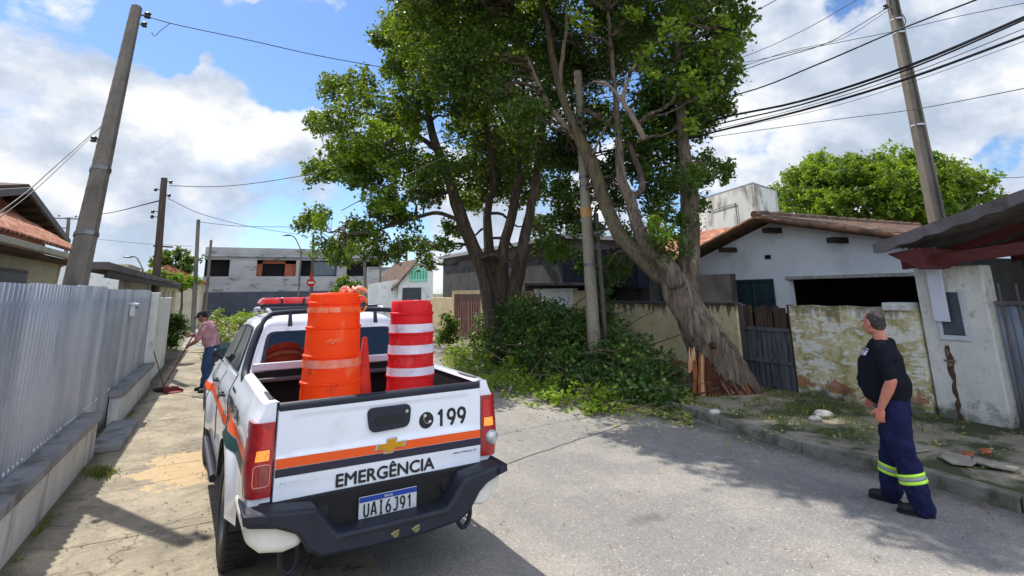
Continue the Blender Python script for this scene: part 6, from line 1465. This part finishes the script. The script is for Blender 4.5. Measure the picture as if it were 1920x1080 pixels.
brA = [([A(806, 228, DA-1.), A(770, 205, DA-1.2), A(730, 185, DA-1.4), A(690, 178, DA-1.5)], [.09, .07, .05, .03]),
       ([A(824, 285, DA-.8), A(790, 260, DA-1), A(750, 250, DA-1.5), A(700, 290, DA-1.8), A(650, 310, DA-2)], [.09, .08, .06, .05, .03]),
       ([A(866, 415, DA-.3), A(820, 400, DA-.8), A(770, 410, DA-1.4), A(710, 430, DA-2.0), A(650, 440, DA-2.4)], [.07, .06, .05, .04, .02])]
for i, (p, r_) in enumerate(brA):
    o, P = stem(tA, p, r_, M_barkd, 'limb', .03, 30+i, jit=.08, n=8)
    for q in P: anch.append((q+base, .05))
LA = [(622, 160, 36), (600, 225, 30), (640, 230, 40), (680, 175, 42), (640, 285, 46), (605, 325, 34), (650, 325, 42), (690, 300, 46), (690, 345, 30), (735, 240, 52), (735, 300, 40), (725, 80, 34), (735, 45, 36), (760, 10, 44), (765, 70, 50), (735, 130, 34), (780, 115, 50), (783, 180, 50),
      (830, 40, 58), (830, 110, 58), (871, 190, 58), (860, 60, 60), (778, 311, 40), (798, 358, 40), (846, 320, 46), (741, 373, 34), (767, 415, 32), (720, 404, 30), (684, 430, 34), (653, 462, 34), (618, 470, 26), (590, 415, 26), (604, 396, 22), (712, 470, 28), (745, 470, 20),
      (788, 460, 26), (800, 490, 20), (880, 250, 56), (905, 130, 60), (912, 290, 56), (923, 352, 44), (890, 380, 34), (964, 290, 56), (960, 200, 60), (990, 360, 50), (1010, 300, 56), (1020, 420, 34), (1040, 470, 30), (1000, 130, 60), (940, 60, 66), (980, 10, 70), (870, -40, 80), (780, -70, 60), (1015, 460, 16), (855, 430, 26), (830, 455, 22), (800, 20, 50)]
pA = puffs_px(LA, DA-.6, 2.2, 5, 2, ((850, 1030, 225, 480, 2.6),))
CA = puff_leaves(pA, 700, 30, 11)
quads('foliage', leaves(CA-np.array(base), .125, 21, .25, .62), M_leafA, tA)
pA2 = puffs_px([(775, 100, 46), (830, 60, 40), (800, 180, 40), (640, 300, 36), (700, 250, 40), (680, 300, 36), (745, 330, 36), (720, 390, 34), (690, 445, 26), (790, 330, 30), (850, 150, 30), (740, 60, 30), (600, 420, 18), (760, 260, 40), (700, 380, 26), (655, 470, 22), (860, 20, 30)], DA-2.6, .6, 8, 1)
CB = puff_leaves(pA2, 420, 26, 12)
quads('sunlit_foliage', leaves(CB-np.array(base), .14, 22, .25, .6), M_leafC, tA)  # sunlight put into the colour: brighter leaf copy on the near clumps
g_ = grow(tA, 'branches', anch, [(x, y, z, r_) for x, y, z, r_ in pA+pA2], M_barkd, 3, .06, 1, 5); 
for v in g_.data.vertices: v.co = v.co+off
# --- leaning broken tree (B)
base = at_z(1338, 752, .1); base = Vector((8.42, 7.75, .12)); DB = base.x*_sy+base.y*_cy
tB = empty('leaning_tree', base, label='big split trunk leaning over the pavement onto the utility pole', cat='tree')
off = -base
T0 = [A(1366, 756, DB+.02), A(1352, 712, DB), A(1332, 655, DB), A(1302, 600, DB), A(1277, 555, DB+.05), A(1262, 520, DB+.1)]
trunkB, PB = stem(tB, T0, [.56, .50, .41, .34, .31, .25], M_bark, 'trunk', .015, 51, jit=.2, n=22)
st1 = ([A(1262, 530, DB+.15), A(1225, 508, DB+.4), A(1188, 470, DB+.6), A(1160, 440, DB+.8), A(1132, 372, DB+1.1), A(1114, 314, DB+1.2), A(1091, 268, DB+1.3), A(1066, 214, DB+1.3), A(1048, 160, DB+1.3), A(1034, 95, DB+1.3), A(1020, 10, DB+1.2), A(1000, -80, DB+1.1)], [.20, .17, .155, .15, .15, .16, .14, .11, .09, .07, .05, .04])
st2 = ([A(1268, 535, DB-.05), A(1250, 497, DB-.1), A(1214, 462, DB-.1), A(1193, 415, DB), A(1180, 370, DB+.1), A(1165, 335, DB+.2), A(1160, 250, DB+.2), A(1150, 140, DB), A(1140, 20, DB-.3)], [.22, .18, .16, .13, .115, .10, .07, .05, .03])
st3 = ([A(1285, 565, DB+.2), A(1292, 510, DB+.25), A(1294, 450, DB+.3), A(1293, 400, DB+.3), A(1290, 340, DB+.3), A(1280, 260, DB+.4), A(1275, 140, DB+.3), A(1262, 20, DB)], [.24, .22, .20, .20, .17, .12, .08, .04])
st4 = ([A(1091, 268, DB+1.3), A(1050, 225, DB+1.4), A(1020, 180, DB+1.4), A(985, 100, DB+1.2), A(960, 20, DB+1.)], [.08, .075, .065, .05, .03])
st5 = ([A(1048, 165, DB+1.3), A(1054, 110, DB+1.2), A(1062, 50, DB+1.1), A(1060, -40, DB+1)], [.06, .05, .04, .03])
st6 = ([A(1180, 375, DB+.1), A(1205, 345, DB+.3), A(1175, 262, DB+.5), A(1140, 232, DB+.7), A(1095, 205, DB+.9)], [.07, .065, .055, .05, .04])
st7 = ([A(1208, 262, DB-.2), A(1190, 225, DB-.2), A(1168, 188, DB-.2), A(1178, 150, DB-.3), A(1192, 118, DB-.3)], [.06, .055, .05, .035, .03])
st8 = ([A(1168, 188, DB-.2), A(1140, 160, DB-.1), A(1112, 152, DB)], [.04, .03, .02])
st9 = ([A(1110, 290, DB+1), A(1130, 250, DB+.8), A(1152, 210, DB+.6), A(1165, 180, DB+.4)], [.03, .025, .022, .02])
ans = []
for i, (p, r_) in enumerate((st1, st2, st3, st4, st5, st6, st7, st8, st9)):
    mm_ = [M_moss, M_bark, M_bark, M_branch, M_branch, M_barkd, M_branch, M_branch, M_branch][i]
    o, P = stem(tB, p, r_, mm_, 'trunk' if i < 3 else 'limb', .012, 60+i, jit=.16 if i < 3 else .06, n=14 if i < 3 else 9)
    for k, q in enumerate(P[10:] if i < 3 else P): ans.append((q+base, .08))
# long bare pole-like branch lying across the crown
m = MB(); m.tube(jitpath([A(868, 122, 12.6), A(905, 130, 12.6), A(940, 155, 12.5), A(1000, 196, 12.4), A(1056, 226, 12.2)], .01, 4), [.03]*3+[.034]*18, 8); m.build('bare_branch', M_branch, tB, smooth=180)
# torn base: root flare, shell, splinters, heartwood
for i, (x0, y0, x1, y1, r0, r1, d) in enumerate(((1345, 690, 1412, 742, .20, .07, -.22), (1370, 680, 1420, 726, .18, .05, .0), (1330, 690, 1352, 752, .2, .12, -.25), (1360, 710, 1385, 756, .16, .08, -.3))):
    stem(tB, [A(x0, y0, DB+d*.5), A((x0+x1)/2, (y0+y1)/2-4, DB+d), A(x1, y1, DB+d)], [r0, (r0+r1)*.55, r1], M_bark, 'root', .02, 80+i, jit=.25, n=10)
def shard(x, y0, y1, d, w0, m_, name='splinter', lean=0, tip=.25, th=.03, seed=0):
    r = random.Random(seed); a = A(x, y0, DB+d); b = A(x+lean, y1, DB+d); sd = Rv; k = 7; m = MB(); vs = []
    for i in range(k+1):
        f = i/k; c = a+(b-a)*f; w_ = w0*(1-(1-tip)*f**2)*(1+r.uniform(-.12, .12)); 
        if i == k: w_ *= .35
        vs += [c-sd*w_+Fv*.0, c+sd*w_, c+sd*w_*.8+Vector((Fv.x, Fv.y, 0))*th, c-sd*w_*.8+Vector((Fv.x, Fv.y, 0))*th]
    m.add(vs, [(i*4+j, i*4+(j+1) % 4, (i+1)*4+(j+1) % 4, (i+1)*4+j) for i in range(k) for j in range(4)]+[(3, 2, 1, 0), tuple(k*4+j for j in range(4))])
    return m.build(name, m_, tB, smooth=40)
rsh = random.Random(12)
for k_ in range(9):                                   # orange inner face, built of many split slivers
    x = 1303+k_*3.6+rsh.uniform(-1, 1); shard(x, 742+rsh.uniform(-6, 4), 672+rsh.uniform(-12, 14), -.52+.03*abs(k_-4)*.5+rsh.uniform(-.02, .02), .026+rsh.uniform(0, .012), (M_splint, M_splint, M_rot, M_splint, M_splintp)[k_ % 5], lean=rsh.uniform(-4, 2), tip=rsh.uniform(.2, .7), th=.05, seed=100+k_)
for k_ in range(5):                                   # pale shell left of it
    shard(1293+k_*3.0, 698+rsh.uniform(-4, 6), 655+rsh.uniform(-8, 8), -.42+rsh.uniform(-.02, .02), .018+rsh.uniform(0, .008), M_splintp, lean=rsh.uniform(-4, 1), tip=.3, seed=120+k_)
for k_ in range(12):                                  # dark hollow
    x = 1334+k_*2.6; shard(x, 752+rsh.uniform(-5, 3), 676+k_*3.2+rsh.uniform(-10, 8), -.57+rsh.uniform(-.02, .03), .03+rsh.uniform(0, .012), M_rot, lean=-5-rsh.uniform(0, 6), tip=rsh.uniform(.2, .6), th=.05, seed=140+k_)
for k_ in range(16):                                  # torn lower rim running out to the right
    f = k_/15; x = 1356+f*60; y = 716+f*14; shard(x+8, y+20+rsh.uniform(-3, 6), y-6+rsh.uniform(-6, 5), -.60+.12*f, .020+rsh.uniform(0, .014), (M_rot, M_bark, M_rot, M_splint, M_rot)[k_ % 5], lean=-16-rsh.uniform(0, 8), tip=.3, th=.03, seed=160+k_)
# grey left shell and dark knots on the trunk
o, P = stem(tB, [A(1296, 760, DB-.2), A(1298, 725, DB-.2), A(1297, 695, DB-.2)], [.12, .10, .085], M_bark, 'shell', .01, 91, jit=.2, n=10)
for (x, y, rx, rz, d, sd_) in ((1337, 648, .09, .06, -.355, 1), (1368, 652, .06, .03, -.30, 2), (1205, 405+48, .05, .08, -.14, 3), (1352, 628, .035, .05, -.31, 5)):
    m = MB(); m.ball(A(x, y, DB+d), (rx, .05, rz), 12, 8, Matrix.Rotation(.5, 3, 'Y')); m.build('knot', M_rot, tB, smooth=180)
LB = [(1050, 20, 70), (1130, 0, 76), (1140, 60, 60), (1225, 25, 70), (1300, 10, 54), (1345, 45, 46), (1385, 72, 24), (1330, 100, 50), (1255, 100, 60), (1190, 100, 58), (1100, 110, 54), (1335, 170, 38), (1350, 195, 26), (1285, 175, 52), (1210, 190, 56), (1130, 215, 46), (1060, 130, 46), (1030, 180, 54), (985, 210, 54), (1300, 228, 34), (1240, 250, 46),
      (1180, 290, 44), (1270, 300, 30), (1262, 330, 32), (1300, 330, 26), (1330, 312, 26), (1352, 325, 18), (1365, 318, 10), (1235, 345, 40), (1225, 400, 34), (1240, 445, 30), (1050, 290, 56), (1060, 350, 46), (1070, 410, 40), (1100, 440, 34), (1140, 380, 26), (1145, 330, 30), (1160, 500, 30), (1100, 500, 26), (1180, 440, 24), (1160, -70, 80), (1260, -70, 80), (1060, -80, 80), (1340, -50, 60), (960, -60, 80), (1230, -150, 90), (1100, -160, 90), (1385, -20, 50),
      (1310, 385, 16), (1285, 410, 22), (1305, 345, 24), (1390, 40, 30), (1370, 95, 24), (1365, 130, 26), (1340, 150, 34)]
pB = puffs_px(LB, DB+.6, 1.5, 15, 2, ((1010, 1200, 60, 520, 2.2), (980, 1080, -20, 60, 1.5), (1200, 1250, 120, 420, 1.2)))
pB += puffs_px([(1290, 60, 50), (1350, 100, 40), (1310, 140, 48), (1340, 200, 36), (1285, 215, 46), (1240, 160, 50), (1180, 250, 46), (1220, 290, 44), (1260, 250, 40),  (1200, 60, 50), (1370, 60, 34), (1360, 170, 30), (1150, 300, 36), (1195, 330, 30), (1310, 190, 40)], DB+1.2, 1.2, 16, 1)
pB += puffs_px([(1100, 180, 50), (1040, 80, 56), (1130, 130, 50), (1110, 350, 30), (1090, 400, 36), (1080, 240, 44), (1060, 300, 40)], DB+3.6, .6, 26, 1)
pB += puffs_px([(835, 30, 56), (880, 10, 60), (900, 80, 56), (950, 40, 50), (850, 95, 46), (915, 120, 40), (980, -70, 76), (880, -90, 76), (1040, -110, 80), (800, -60, 56), (930, 170, 40), (860, 150, 36)], 11.4, .7, 17, 1)
# limbs reaching over the road: their shade falls across it
rs = random.Random(41); pRoad = []
for i in range(40):
    px_ = rs.uniform(1180, 1920); f = (px_-1130)/790; y1_ = 800+f*250; y0_ = 775+f*135; g = at_z(px_, rs.uniform(y0_, y1_), 0)
    z = 6.6+ (0 if g.y > 5.8 else 1.6)+rs.uniform(0, 1.6); pRoad.append((g.x-.24*z, g.y+.658*z, z, rs.uniform(.35, .6)))
pB += puffs_px([(1000, -140, 90), (1080, -180, 90), (1160, -120, 90), (1240, -200, 90), (1120, -60, 70), (1230, -80, 70), (900, -180, 80)], 9.6, .7, 19, 1)
CBx = puff_leaves(pB, 900, 30, 31)
CBx = np.concatenate([CBx, puff_leaves(pRoad, 520, 26, 35)])
quads('foliage', leaves(CBx-np.array(base), .108, 41, .25, .62), M_leafB, tB)
pB2 = puffs_px([(1345, 30, 34), (1300, 20, 36), (1385, 75, 20), (1330, 90, 36), (1340, 165, 26), (1255, 50, 34), (1230, 120, 30), (1280, 150, 34), (1180, 30, 30), (1290, 225, 24), (1235, 420, 22), (1250, 440, 20), (1080, 30, 30)], DB-.9, .5, 18, 1)
quads('sunlit_foliage', leaves(puff_leaves(pB2, 420, 26, 32)-np.array(base), .12, 42, .25, .6), M_leafC, tB)  # same brighter leaf copy, sunlight painted by colour on these clumps
# creeper hanging on the right stem
pI = [(*at(x, y, DB-.05)[:], r_) for x, y, r_ in ((1285, 360, .28), (1295, 400, .26), (1300, 440, .2), (1275, 330, .3), (1265, 480, .16), (1240, 380, .24), (1215, 420, .2), (1262, 520, .12), (1255, 455, .26), (1280, 475, .16))]
quads('creeper', leaves(puff_leaves(pI, 700, 30, 33)-np.array(base), .07, 43), M_leafE, tB)
g_ = grow(tB, 'branches', ans, pB+pRoad+pB2, M_bark, 5, .05, 1, 6.5)
for v in g_.data.vertices: v.co = v.co+off
# --- domed tree behind the white house
c0 = at(1632, 415, 31); t = empty('domed_tree', (c0.x, c0.y, 0), label='broad domed bright green tree behind the white gabled house', cat='tree')
off = -Vector((c0.x, c0.y, 0)); b0 = np.array([c0.x, c0.y, 0])
Rw, Rh = 205*31/F, at(1640, 290, 31).z-c0.z
m = MB(); m.tube(jitpath([(0, 0, 0), (.2, .1, 2.5), (0, 0, c0.z)], .1, 3), [.5]*6+[.35]*5, 12, jit=.1); m.build('trunk', M_bark, t, smooth=180)
r = np.random.default_rng(9); pf = []
for i in range(190):
    th = r.uniform(0, 2*math.pi); ph = math.acos(r.uniform(-.15, 1)); rr = r.uniform(.82, 1.0)
    x = math.sin(ph)*math.cos(th)*Rw*rr; y = math.sin(ph)*math.sin(th)*Rw*.9*rr; z = math.cos(ph)*Rh*rr-.1
    pf.append((x, y, c0.z+z, r.uniform(.65, 1.15)))
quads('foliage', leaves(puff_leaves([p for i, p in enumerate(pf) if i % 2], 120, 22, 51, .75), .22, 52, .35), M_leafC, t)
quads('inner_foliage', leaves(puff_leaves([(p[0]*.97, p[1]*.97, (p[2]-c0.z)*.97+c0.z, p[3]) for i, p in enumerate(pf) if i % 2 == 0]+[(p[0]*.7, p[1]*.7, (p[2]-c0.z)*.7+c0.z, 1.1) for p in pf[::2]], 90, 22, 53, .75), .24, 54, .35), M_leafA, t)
def small_tree(name, lab, px, py, dep, rpx, hpx, m_, seed, trunk=True, per=150, leaf=.22, cat='tree', n=16, z0=None, grp=None):
    c = at(px, py, dep); t = empty(name, (c.x, c.y, 0), label=lab, cat=cat, group=grp); rw = rpx*dep/F; rh = hpx*dep/F; r = random.Random(seed); pf = []
    for i in range(n):
        a_ = r.uniform(0, 6.28); q = r.uniform(0, 1)**.5*.75; pf.append((math.cos(a_)*rw*q, math.sin(a_)*rw*q, c.z+r.uniform(-.75, .75)*rh*(1-q*.5), rw*r.uniform(.28, .42)))
    if trunk:
        m = MB(); m.tube([(0, 0, 0), (.1, 0, c.z*.5), (0, 0, c.z)], [rw*.1, rw*.07, rw*.04], 8)
        for p in pf[::3]: m.tube([(0, 0, c.z*.8), ((p[0])*.5, p[1]*.5, p[2]-.1), p[:3]], [rw*.04, rw*.03, .01], 5)
        m.build('trunk', M_barkd, t, smooth=180)
    quads('foliage', leaves(puff_leaves(pf, per, 22, seed+1), leaf, seed+2), m_, t); return t
small_tree('round_tree', 'dark round tree behind the dark slim pole', 330, 492, 38, 44, 34, M_leafB, 71, per=110, leaf=.3, n=22)
small_tree('yellow_green_tree', 'yellow-green low tree left of the dark slim pole', 288, 518, 34, 30, 22, M_leafC, 73, per=110, leaf=.3)
small_tree('yellow_green_shrub', 'bright green shrub above the carport edge, right of the dark slim pole', 342, 530, 32, 30, 12, M_leafC, 74, per=110, leaf=.3, cat='shrub')
small_tree('verge_shrub', 'round green shrub in front of the concrete building', 645, 538, 38, 32, 20, M_leafA, 75, per=130, leaf=.25, cat='shrub')
small_tree('fence_shrub', 'dark green shrub against the white end wall', 332, 618, 17.5, 14, 46, M_leafE, 76, per=260, leaf=.12, cat='shrub', n=22, trunk=False)
small_tree('gate_creeper', 'leafy shrub left of the brown gate', 838, 620, 19.5, 18, 42, M_leafA, 77, per=260, leaf=.13, cat='shrub', n=20)
small_tree('pole_creeper', 'dark leafy creeper behind the pale pole on the beige pillar', 1128, 560, 13.4, 22, 60, M_leafE, 78, per=320, leaf=.1, cat='plant', n=22, trunk=False)
# ------------------------------------------------------------------ heaps of cut branches
M_twig = mat('cut_branch', S(112, 96, 78), S(84, 72, 58), scale=9, bump=.5, bscale=20, rough=.9)
def heap(name, lab, puffs, m_, seed, per=1100, leaf=.10, twigs=30, z=.0):
    cx = sum(p[0] for p in puffs)/len(puffs); cy = sum(p[1] for p in puffs)/len(puffs); b = Vector((cx, cy, z)); t = empty(name, b, label=lab, cat='brushwood')
    C = puff_leaves(puffs, per, 24, seed); C = C[C[:, 2] > z+.02]; quads('leaves', leaves(C-np.array(b), leaf, seed+1, .1, .6), m_, t)
    r = random.Random(seed)
    for i in range(twigs):
        p = r.choice(puffs); a_ = r.uniform(0, 6.28); L_ = r.uniform(.5, 1.3); q = Vector(p[:3])+Vector((r.uniform(-1, 1), r.uniform(-1, 1), r.uniform(-.2, .9)))*p[3]*.8
        q.z = max(q.z, z+.05); d = Vector((math.cos(a_), math.sin(a_), r.uniform(-.15, .5)))*L_; P = [q-b, q+d*.5+Vector((0, 0, r.uniform(-.05, .1)))-b, q+d-b]; P[2].z = max(.02, P[2].z); r0 = r.uniform(.008, .022)
        m = MB(); m.tube(smooth_path(P, 2), [r0, r0*.85, r0*.7, r0*.55, r0*.4], 6); m.build('branch', M_twig, t, smooth=180)
    return t
def gp_(x, y, z, r): p = at_z(x, y, 0); return (p.x, p.y, z, r)
def xp(x, y, X, r): p = at_x(x, y, X); return (p.x, p.y, p.z, r)
heap('branch_heap', 'tall dark green heap of cut branches between the big tree and the pale pole',
     [xp(*a) for a in ((960, 600, 7.4, .55), (1000, 600, 7.3, .6), (1040, 610, 7.3, .55), (1075, 640, 7.2, .55), (930, 630, 7.2, .5), (980, 640, 7.0, .6), (1030, 650, 6.9, .6), (1080, 680, 6.9, .5), (940, 670, 6.8, .45), (1000, 690, 6.6, .5), (1060, 700, 6.6, .5), (1100, 640, 7.5, .5), (905, 640, 7.4, .45), (1020, 625, 7.8, .6), (970, 590, 7.9, .55), (915, 600, 7.6, .4), (985, 580, 7.6, .45), (1030, 590, 7.9, .5), (1070, 610, 7.8, .5), (1110, 610, 8.1, .5), (940, 650, 6.6, .45), (1090, 720, 6.5, .45), (1040, 720, 6.4, .4))], M_leafE, 101, twigs=34)
heap('branch_heap', 'lower heap of cut branches between the pale pole and the broken trunk',
     [xp(*a) for a in ((1150, 680, 7.4, .45), (1190, 670, 7.5, .42), (1170, 720, 6.9, .45), (1130, 710, 6.9, .45), (1220, 700, 7.3, .4), (1230, 735, 7.0, .38), (1180, 745, 6.6, .35), (1110, 740, 6.4, .35), (1260, 735, 7.4, .3), (1270, 750, 7.2, .22), (1140, 640, 8.0, .38), (1100, 720, 6.9, .45), (1290, 752, 7.5, .15), (1210, 755, 6.7, .28), (1150, 610, 8.4, .34), (1235, 680, 7.8, .3), (1160, 650, 7.8, .42), (1190, 650, 7.8, .35), (1240, 700, 7.4, .38), (1165, 755, 6.4, .35), (1250, 765, 6.7, .25))], M_leafD, 103, twigs=40)
heap('branch_heap', 'flat spread of pale cut leaves on the road right of the truck',
     [gp_(*a) for a in ((870, 690, .12, .35), (900, 700, .15, .4), (850, 680, .1, .3), (940, 715, .12, .4), (980, 735, .1, .35), (1020, 750, .08, .3), (1060, 762, .08, .3), (1110, 772, .07, .28), (960, 745, .05, .25), (1000, 762, .05, .22), (1150, 778, .07, .25), (905, 675, .15, .4), (1050, 745, .14, .35), (880, 715, .08, .35), (920, 735, .08, .3), (1090, 775, .06, .25), (1130, 765, .12, .3), (860, 670, .12, .4), (1010, 735, .12, .35))], M_leafC, 105, per=600, twigs=26)
heap('branch_heap', 'brownish heap of branches on the pavement behind the stooping man',
     [(*at(x, y, d)[:], r_) for x, y, d, r_ in ((400, 640, 18.5, .5), (415, 625, 19, .45), (395, 610, 19, .4), (425, 650, 18.5, .4), (440, 630, 20, .4), (405, 670, 18.5, .4), (430, 612, 22, .4))], M_leafL, 107, per=400, twigs=40, leaf=.1)
t_ = small_tree('verge_plants', 'low yellow-green plants on the far corner left of the truck roof', 455, 608, 34, 60, 8, M_leafC, 109, per=110, leaf=.2, cat='plants', trunk=False, n=26)
# ------------------------------------------------------------------ litter, grass, rubble
r = np.random.default_rng(77)
def strew(name, lab, pts_fn, n, size, m_, seed, kind='stuff'):
    rr = np.random.default_rng(seed); C = np.array([pts_fn(rr) for _ in range(n)]); o = quads(name, leaves(C, size, seed, .0), m_, None)
    me = o.data; tag(o, lab, 'leaf litter' if 'leaf' in name else 'grass', kind=kind); return o
def flat_leaves(name, lab, C, size, m_, seed):
    rr = np.random.default_rng(seed); n = len(C); a_ = rr.uniform(0, 6.28, n); d = np.stack([np.cos(a_), np.sin(a_), rr.normal(0, .18, n)], 1); s_ = np.stack([-np.sin(a_), np.cos(a_), rr.normal(0, .25, n)], 1)
    L_ = (size*rr.uniform(.5, 1.3, n))[:, None]; V = np.stack([C-d*L_*.5, C+s_*L_*.25, C+d*L_*.5, C-s_*L_*.25], 1); o = quads(name, V, m_, None); tag(o, lab, 'leaf litter', kind='stuff')
C = []
for _ in range(24000):
    x, y = r.uniform(830, 1300), 0; f = (x-830)/500; yc = 688+f*92+r.normal(0, 13)-8*abs(r.normal()); p = at_z(x, yc, 0); z = .13 if p.x > 6.95 else .02; C.append((p.x, p.y, z+r.uniform(0, .04)))
flat_leaves('leaf_litter', 'loose pale green leaves scattered on the road below the branch heaps', np.array(C), .075, M_leafL, 5)
C = []
for _ in range(420):
    x = r.uniform(900, 1500); p = at_z(x, 760+(x-900)*.12+abs(r.normal(0, 26)), 0); C.append((p.x, p.y, .012+r.uniform(0, .01)) if p.x < 6.4 else (p.x, p.y, .14))
flat_leaves('leaf_litter', 'few single leaves lying on the road and kerb', np.array(C), .045, M_leafL, 6)
C = []
for _ in range(900): C.append((r.uniform(6.9, 9.1), r.uniform(2.5, 9.5), .135+r.uniform(0, .02)))
flat_leaves('leaf_litter', 'leaves scattered over the right sidewalk', np.array(C), .05, M_leafL, 8)
def blades(name, lab, C, h, m_, seed):
    rr = np.random.default_rng(seed); n = len(C); a_ = rr.uniform(0, 6.28, n); d = np.stack([rr.normal(0, .35, n), rr.normal(0, .35, n), np.ones(n)], 1); s_ = np.stack([-np.sin(a_), np.cos(a_), np.zeros(n)], 1)
    H_ = (h*rr.uniform(.4, 1.2, n))[:, None]; w_ = .006; V = np.stack([C-s_*w_, C+s_*w_, C+d*H_+s_*w_*.2, C+d*H_-s_*w_*.2], 1); o = quads(name, V, m_, None); tag(o, lab, 'grass', kind='stuff')
C = []
for _ in range(9500):
    k_ = r.integers(0, 5)
    if k_ == 0: p = (9.15-abs(r.normal(0, .12)), r.uniform(4.6, 12.4))
    elif k_ == 1: p = (8.5+r.normal(0, .35), 7.1+r.normal(0, .3))
    elif k_ == 2: a_ = r.uniform(4.5, 8.2); p = (7.0+abs(r.normal(0, .5)), a_)
    elif k_ == 3: p = (8.3+r.normal(0, .3), 5.6+r.normal(0, .6))
    else: p = (9.25-abs(r.normal(0, .05)), r.uniform(3.6, 4.7))
    if mnoise.noise(Vector((p[0]*2.2, p[1]*2.2, 4))) > -.08 and p[0] < 9.2: C.append((p[0], p[1], .12))
blades('sidewalk_grass', 'patchy grass and moss growing on the right sidewalk', np.array(C), .06, M_grass, 9)
C = []
for _ in range(900): p = at_z(188+r.normal(0, 14), 889+r.normal(0, 5), 0); C.append((p.x, p.y, .004))
blades('pavement_weeds', 'small tuft of weeds at the foot of the low white wall', np.array(C), .05, M_grass, 10)
C = []
for _ in range(2500): p = (-1.28+abs(r.normal(0, .03)), r.uniform(4, 15)); C.append((p[0], p[1], .004))
C = [c for c in C if mnoise.noise(Vector((c[1]*1.7, 0, 2))) > .1]
blades('wall_foot_weeds', 'thin line of weeds along the low white walls', np.array(C), .04, M_grass, 12)
# rubble on the sidewalk
M_side2 = mat('broken_slab', S(160, 152, 138), S(136, 128, 114), scale=6, bump=.5)
M_rub = mat('pale_rubble', S(206, 200, 190), S(170, 162, 150), scale=9, bump=.6, bscale=20)
rr_ = random.Random(5)
def stone(c, s, m_):
    m = MB(); m.ball((0, 0, 0), (s, s*rr_.uniform(.6, .9), s*.45), 10, 7)
    m.v = [tuple(Vector(v)*(1+.35*mnoise.noise(Vector(v)*9/s*.12+Vector(c)))) for v in m.v]; return m
for k_, (x, y, s, lab) in enumerate(((1545, 778, .16, 'largest pale lump of broken plaster on the sidewalk'), (1528, 785, .09, 'small plaster lump left of the largest one on the sidewalk'), (1340, 772, .09, 'pale stone on the kerb in front of the broken trunk'))):
    p = at_z(x, y, .14); o = stone(tuple(p), s, M_rub).build('rubble', M_rub, None, smooth=40); o.location = p; tag(o, lab, 'rubble', 'plaster rubble on the sidewalk')
for k_, (x, y, w_, h_, lab) in enumerate(((1795, 862, .22, .12, 'pale broken concrete slab beside the standing man'), (1860, 872, .2, .09, 'cream slab piece furthest right on the sidewalk'), (1700, 842, .2, .12, 'small broken slab behind the standing man'))):
    p = at_z(x, y, .13); m = MB(); m.prism([(-w_, -h_, 0), (-w_*.3, -h_*1.3, 0), (w_, -h_*.8, 0), (w_*.8, h_, 0), (-w_*.2, h_*1.2, 0), (-w_*1.1, h_*.4, 0)], (0, 0, .022)); o = m.build('slab_piece', M_side2, None, smooth=0, bevel=.008); o.location = p; o.rotation_euler = (0, 0, .4+k_); tag(o, lab, 'slab', 'broken slabs on the sidewalk')
for k_, (x, y, lab) in enumerate(((1848, 846, 'dark red brick fragment near the white pillar'), (1815, 852, 'small brick fragment between pale slabs'))):
    p = at_z(x, y, .15); o = stone(tuple(p), .07, M_brick).build('brick_fragment', M_brick, None, smooth=40); o.location = p; tag(o, lab, 'brick', 'brick fragments on the sidewalk')

C = []
for _ in range(2600):
    k_ = r.integers(0, 3)
    if k_ == 0: p = (r.uniform(1.5, 6.3), r.uniform(1, 14))
    elif k_ == 1: p = (6.38-abs(r.normal(0, .14)), r.uniform(1, 12))
    else: p = (r.uniform(-1.25, .9), r.uniform(3, 15))
    C.append((p[0], p[1], .008+r.uniform(0, .006)))
flat_leaves('grit', 'dry leaf crumbs and grit scattered over road and left pavement', np.array(C), .028, mat('dry_crumbs', S(112, 92, 66), S(78, 66, 50), scale=9, bump=0), 15)
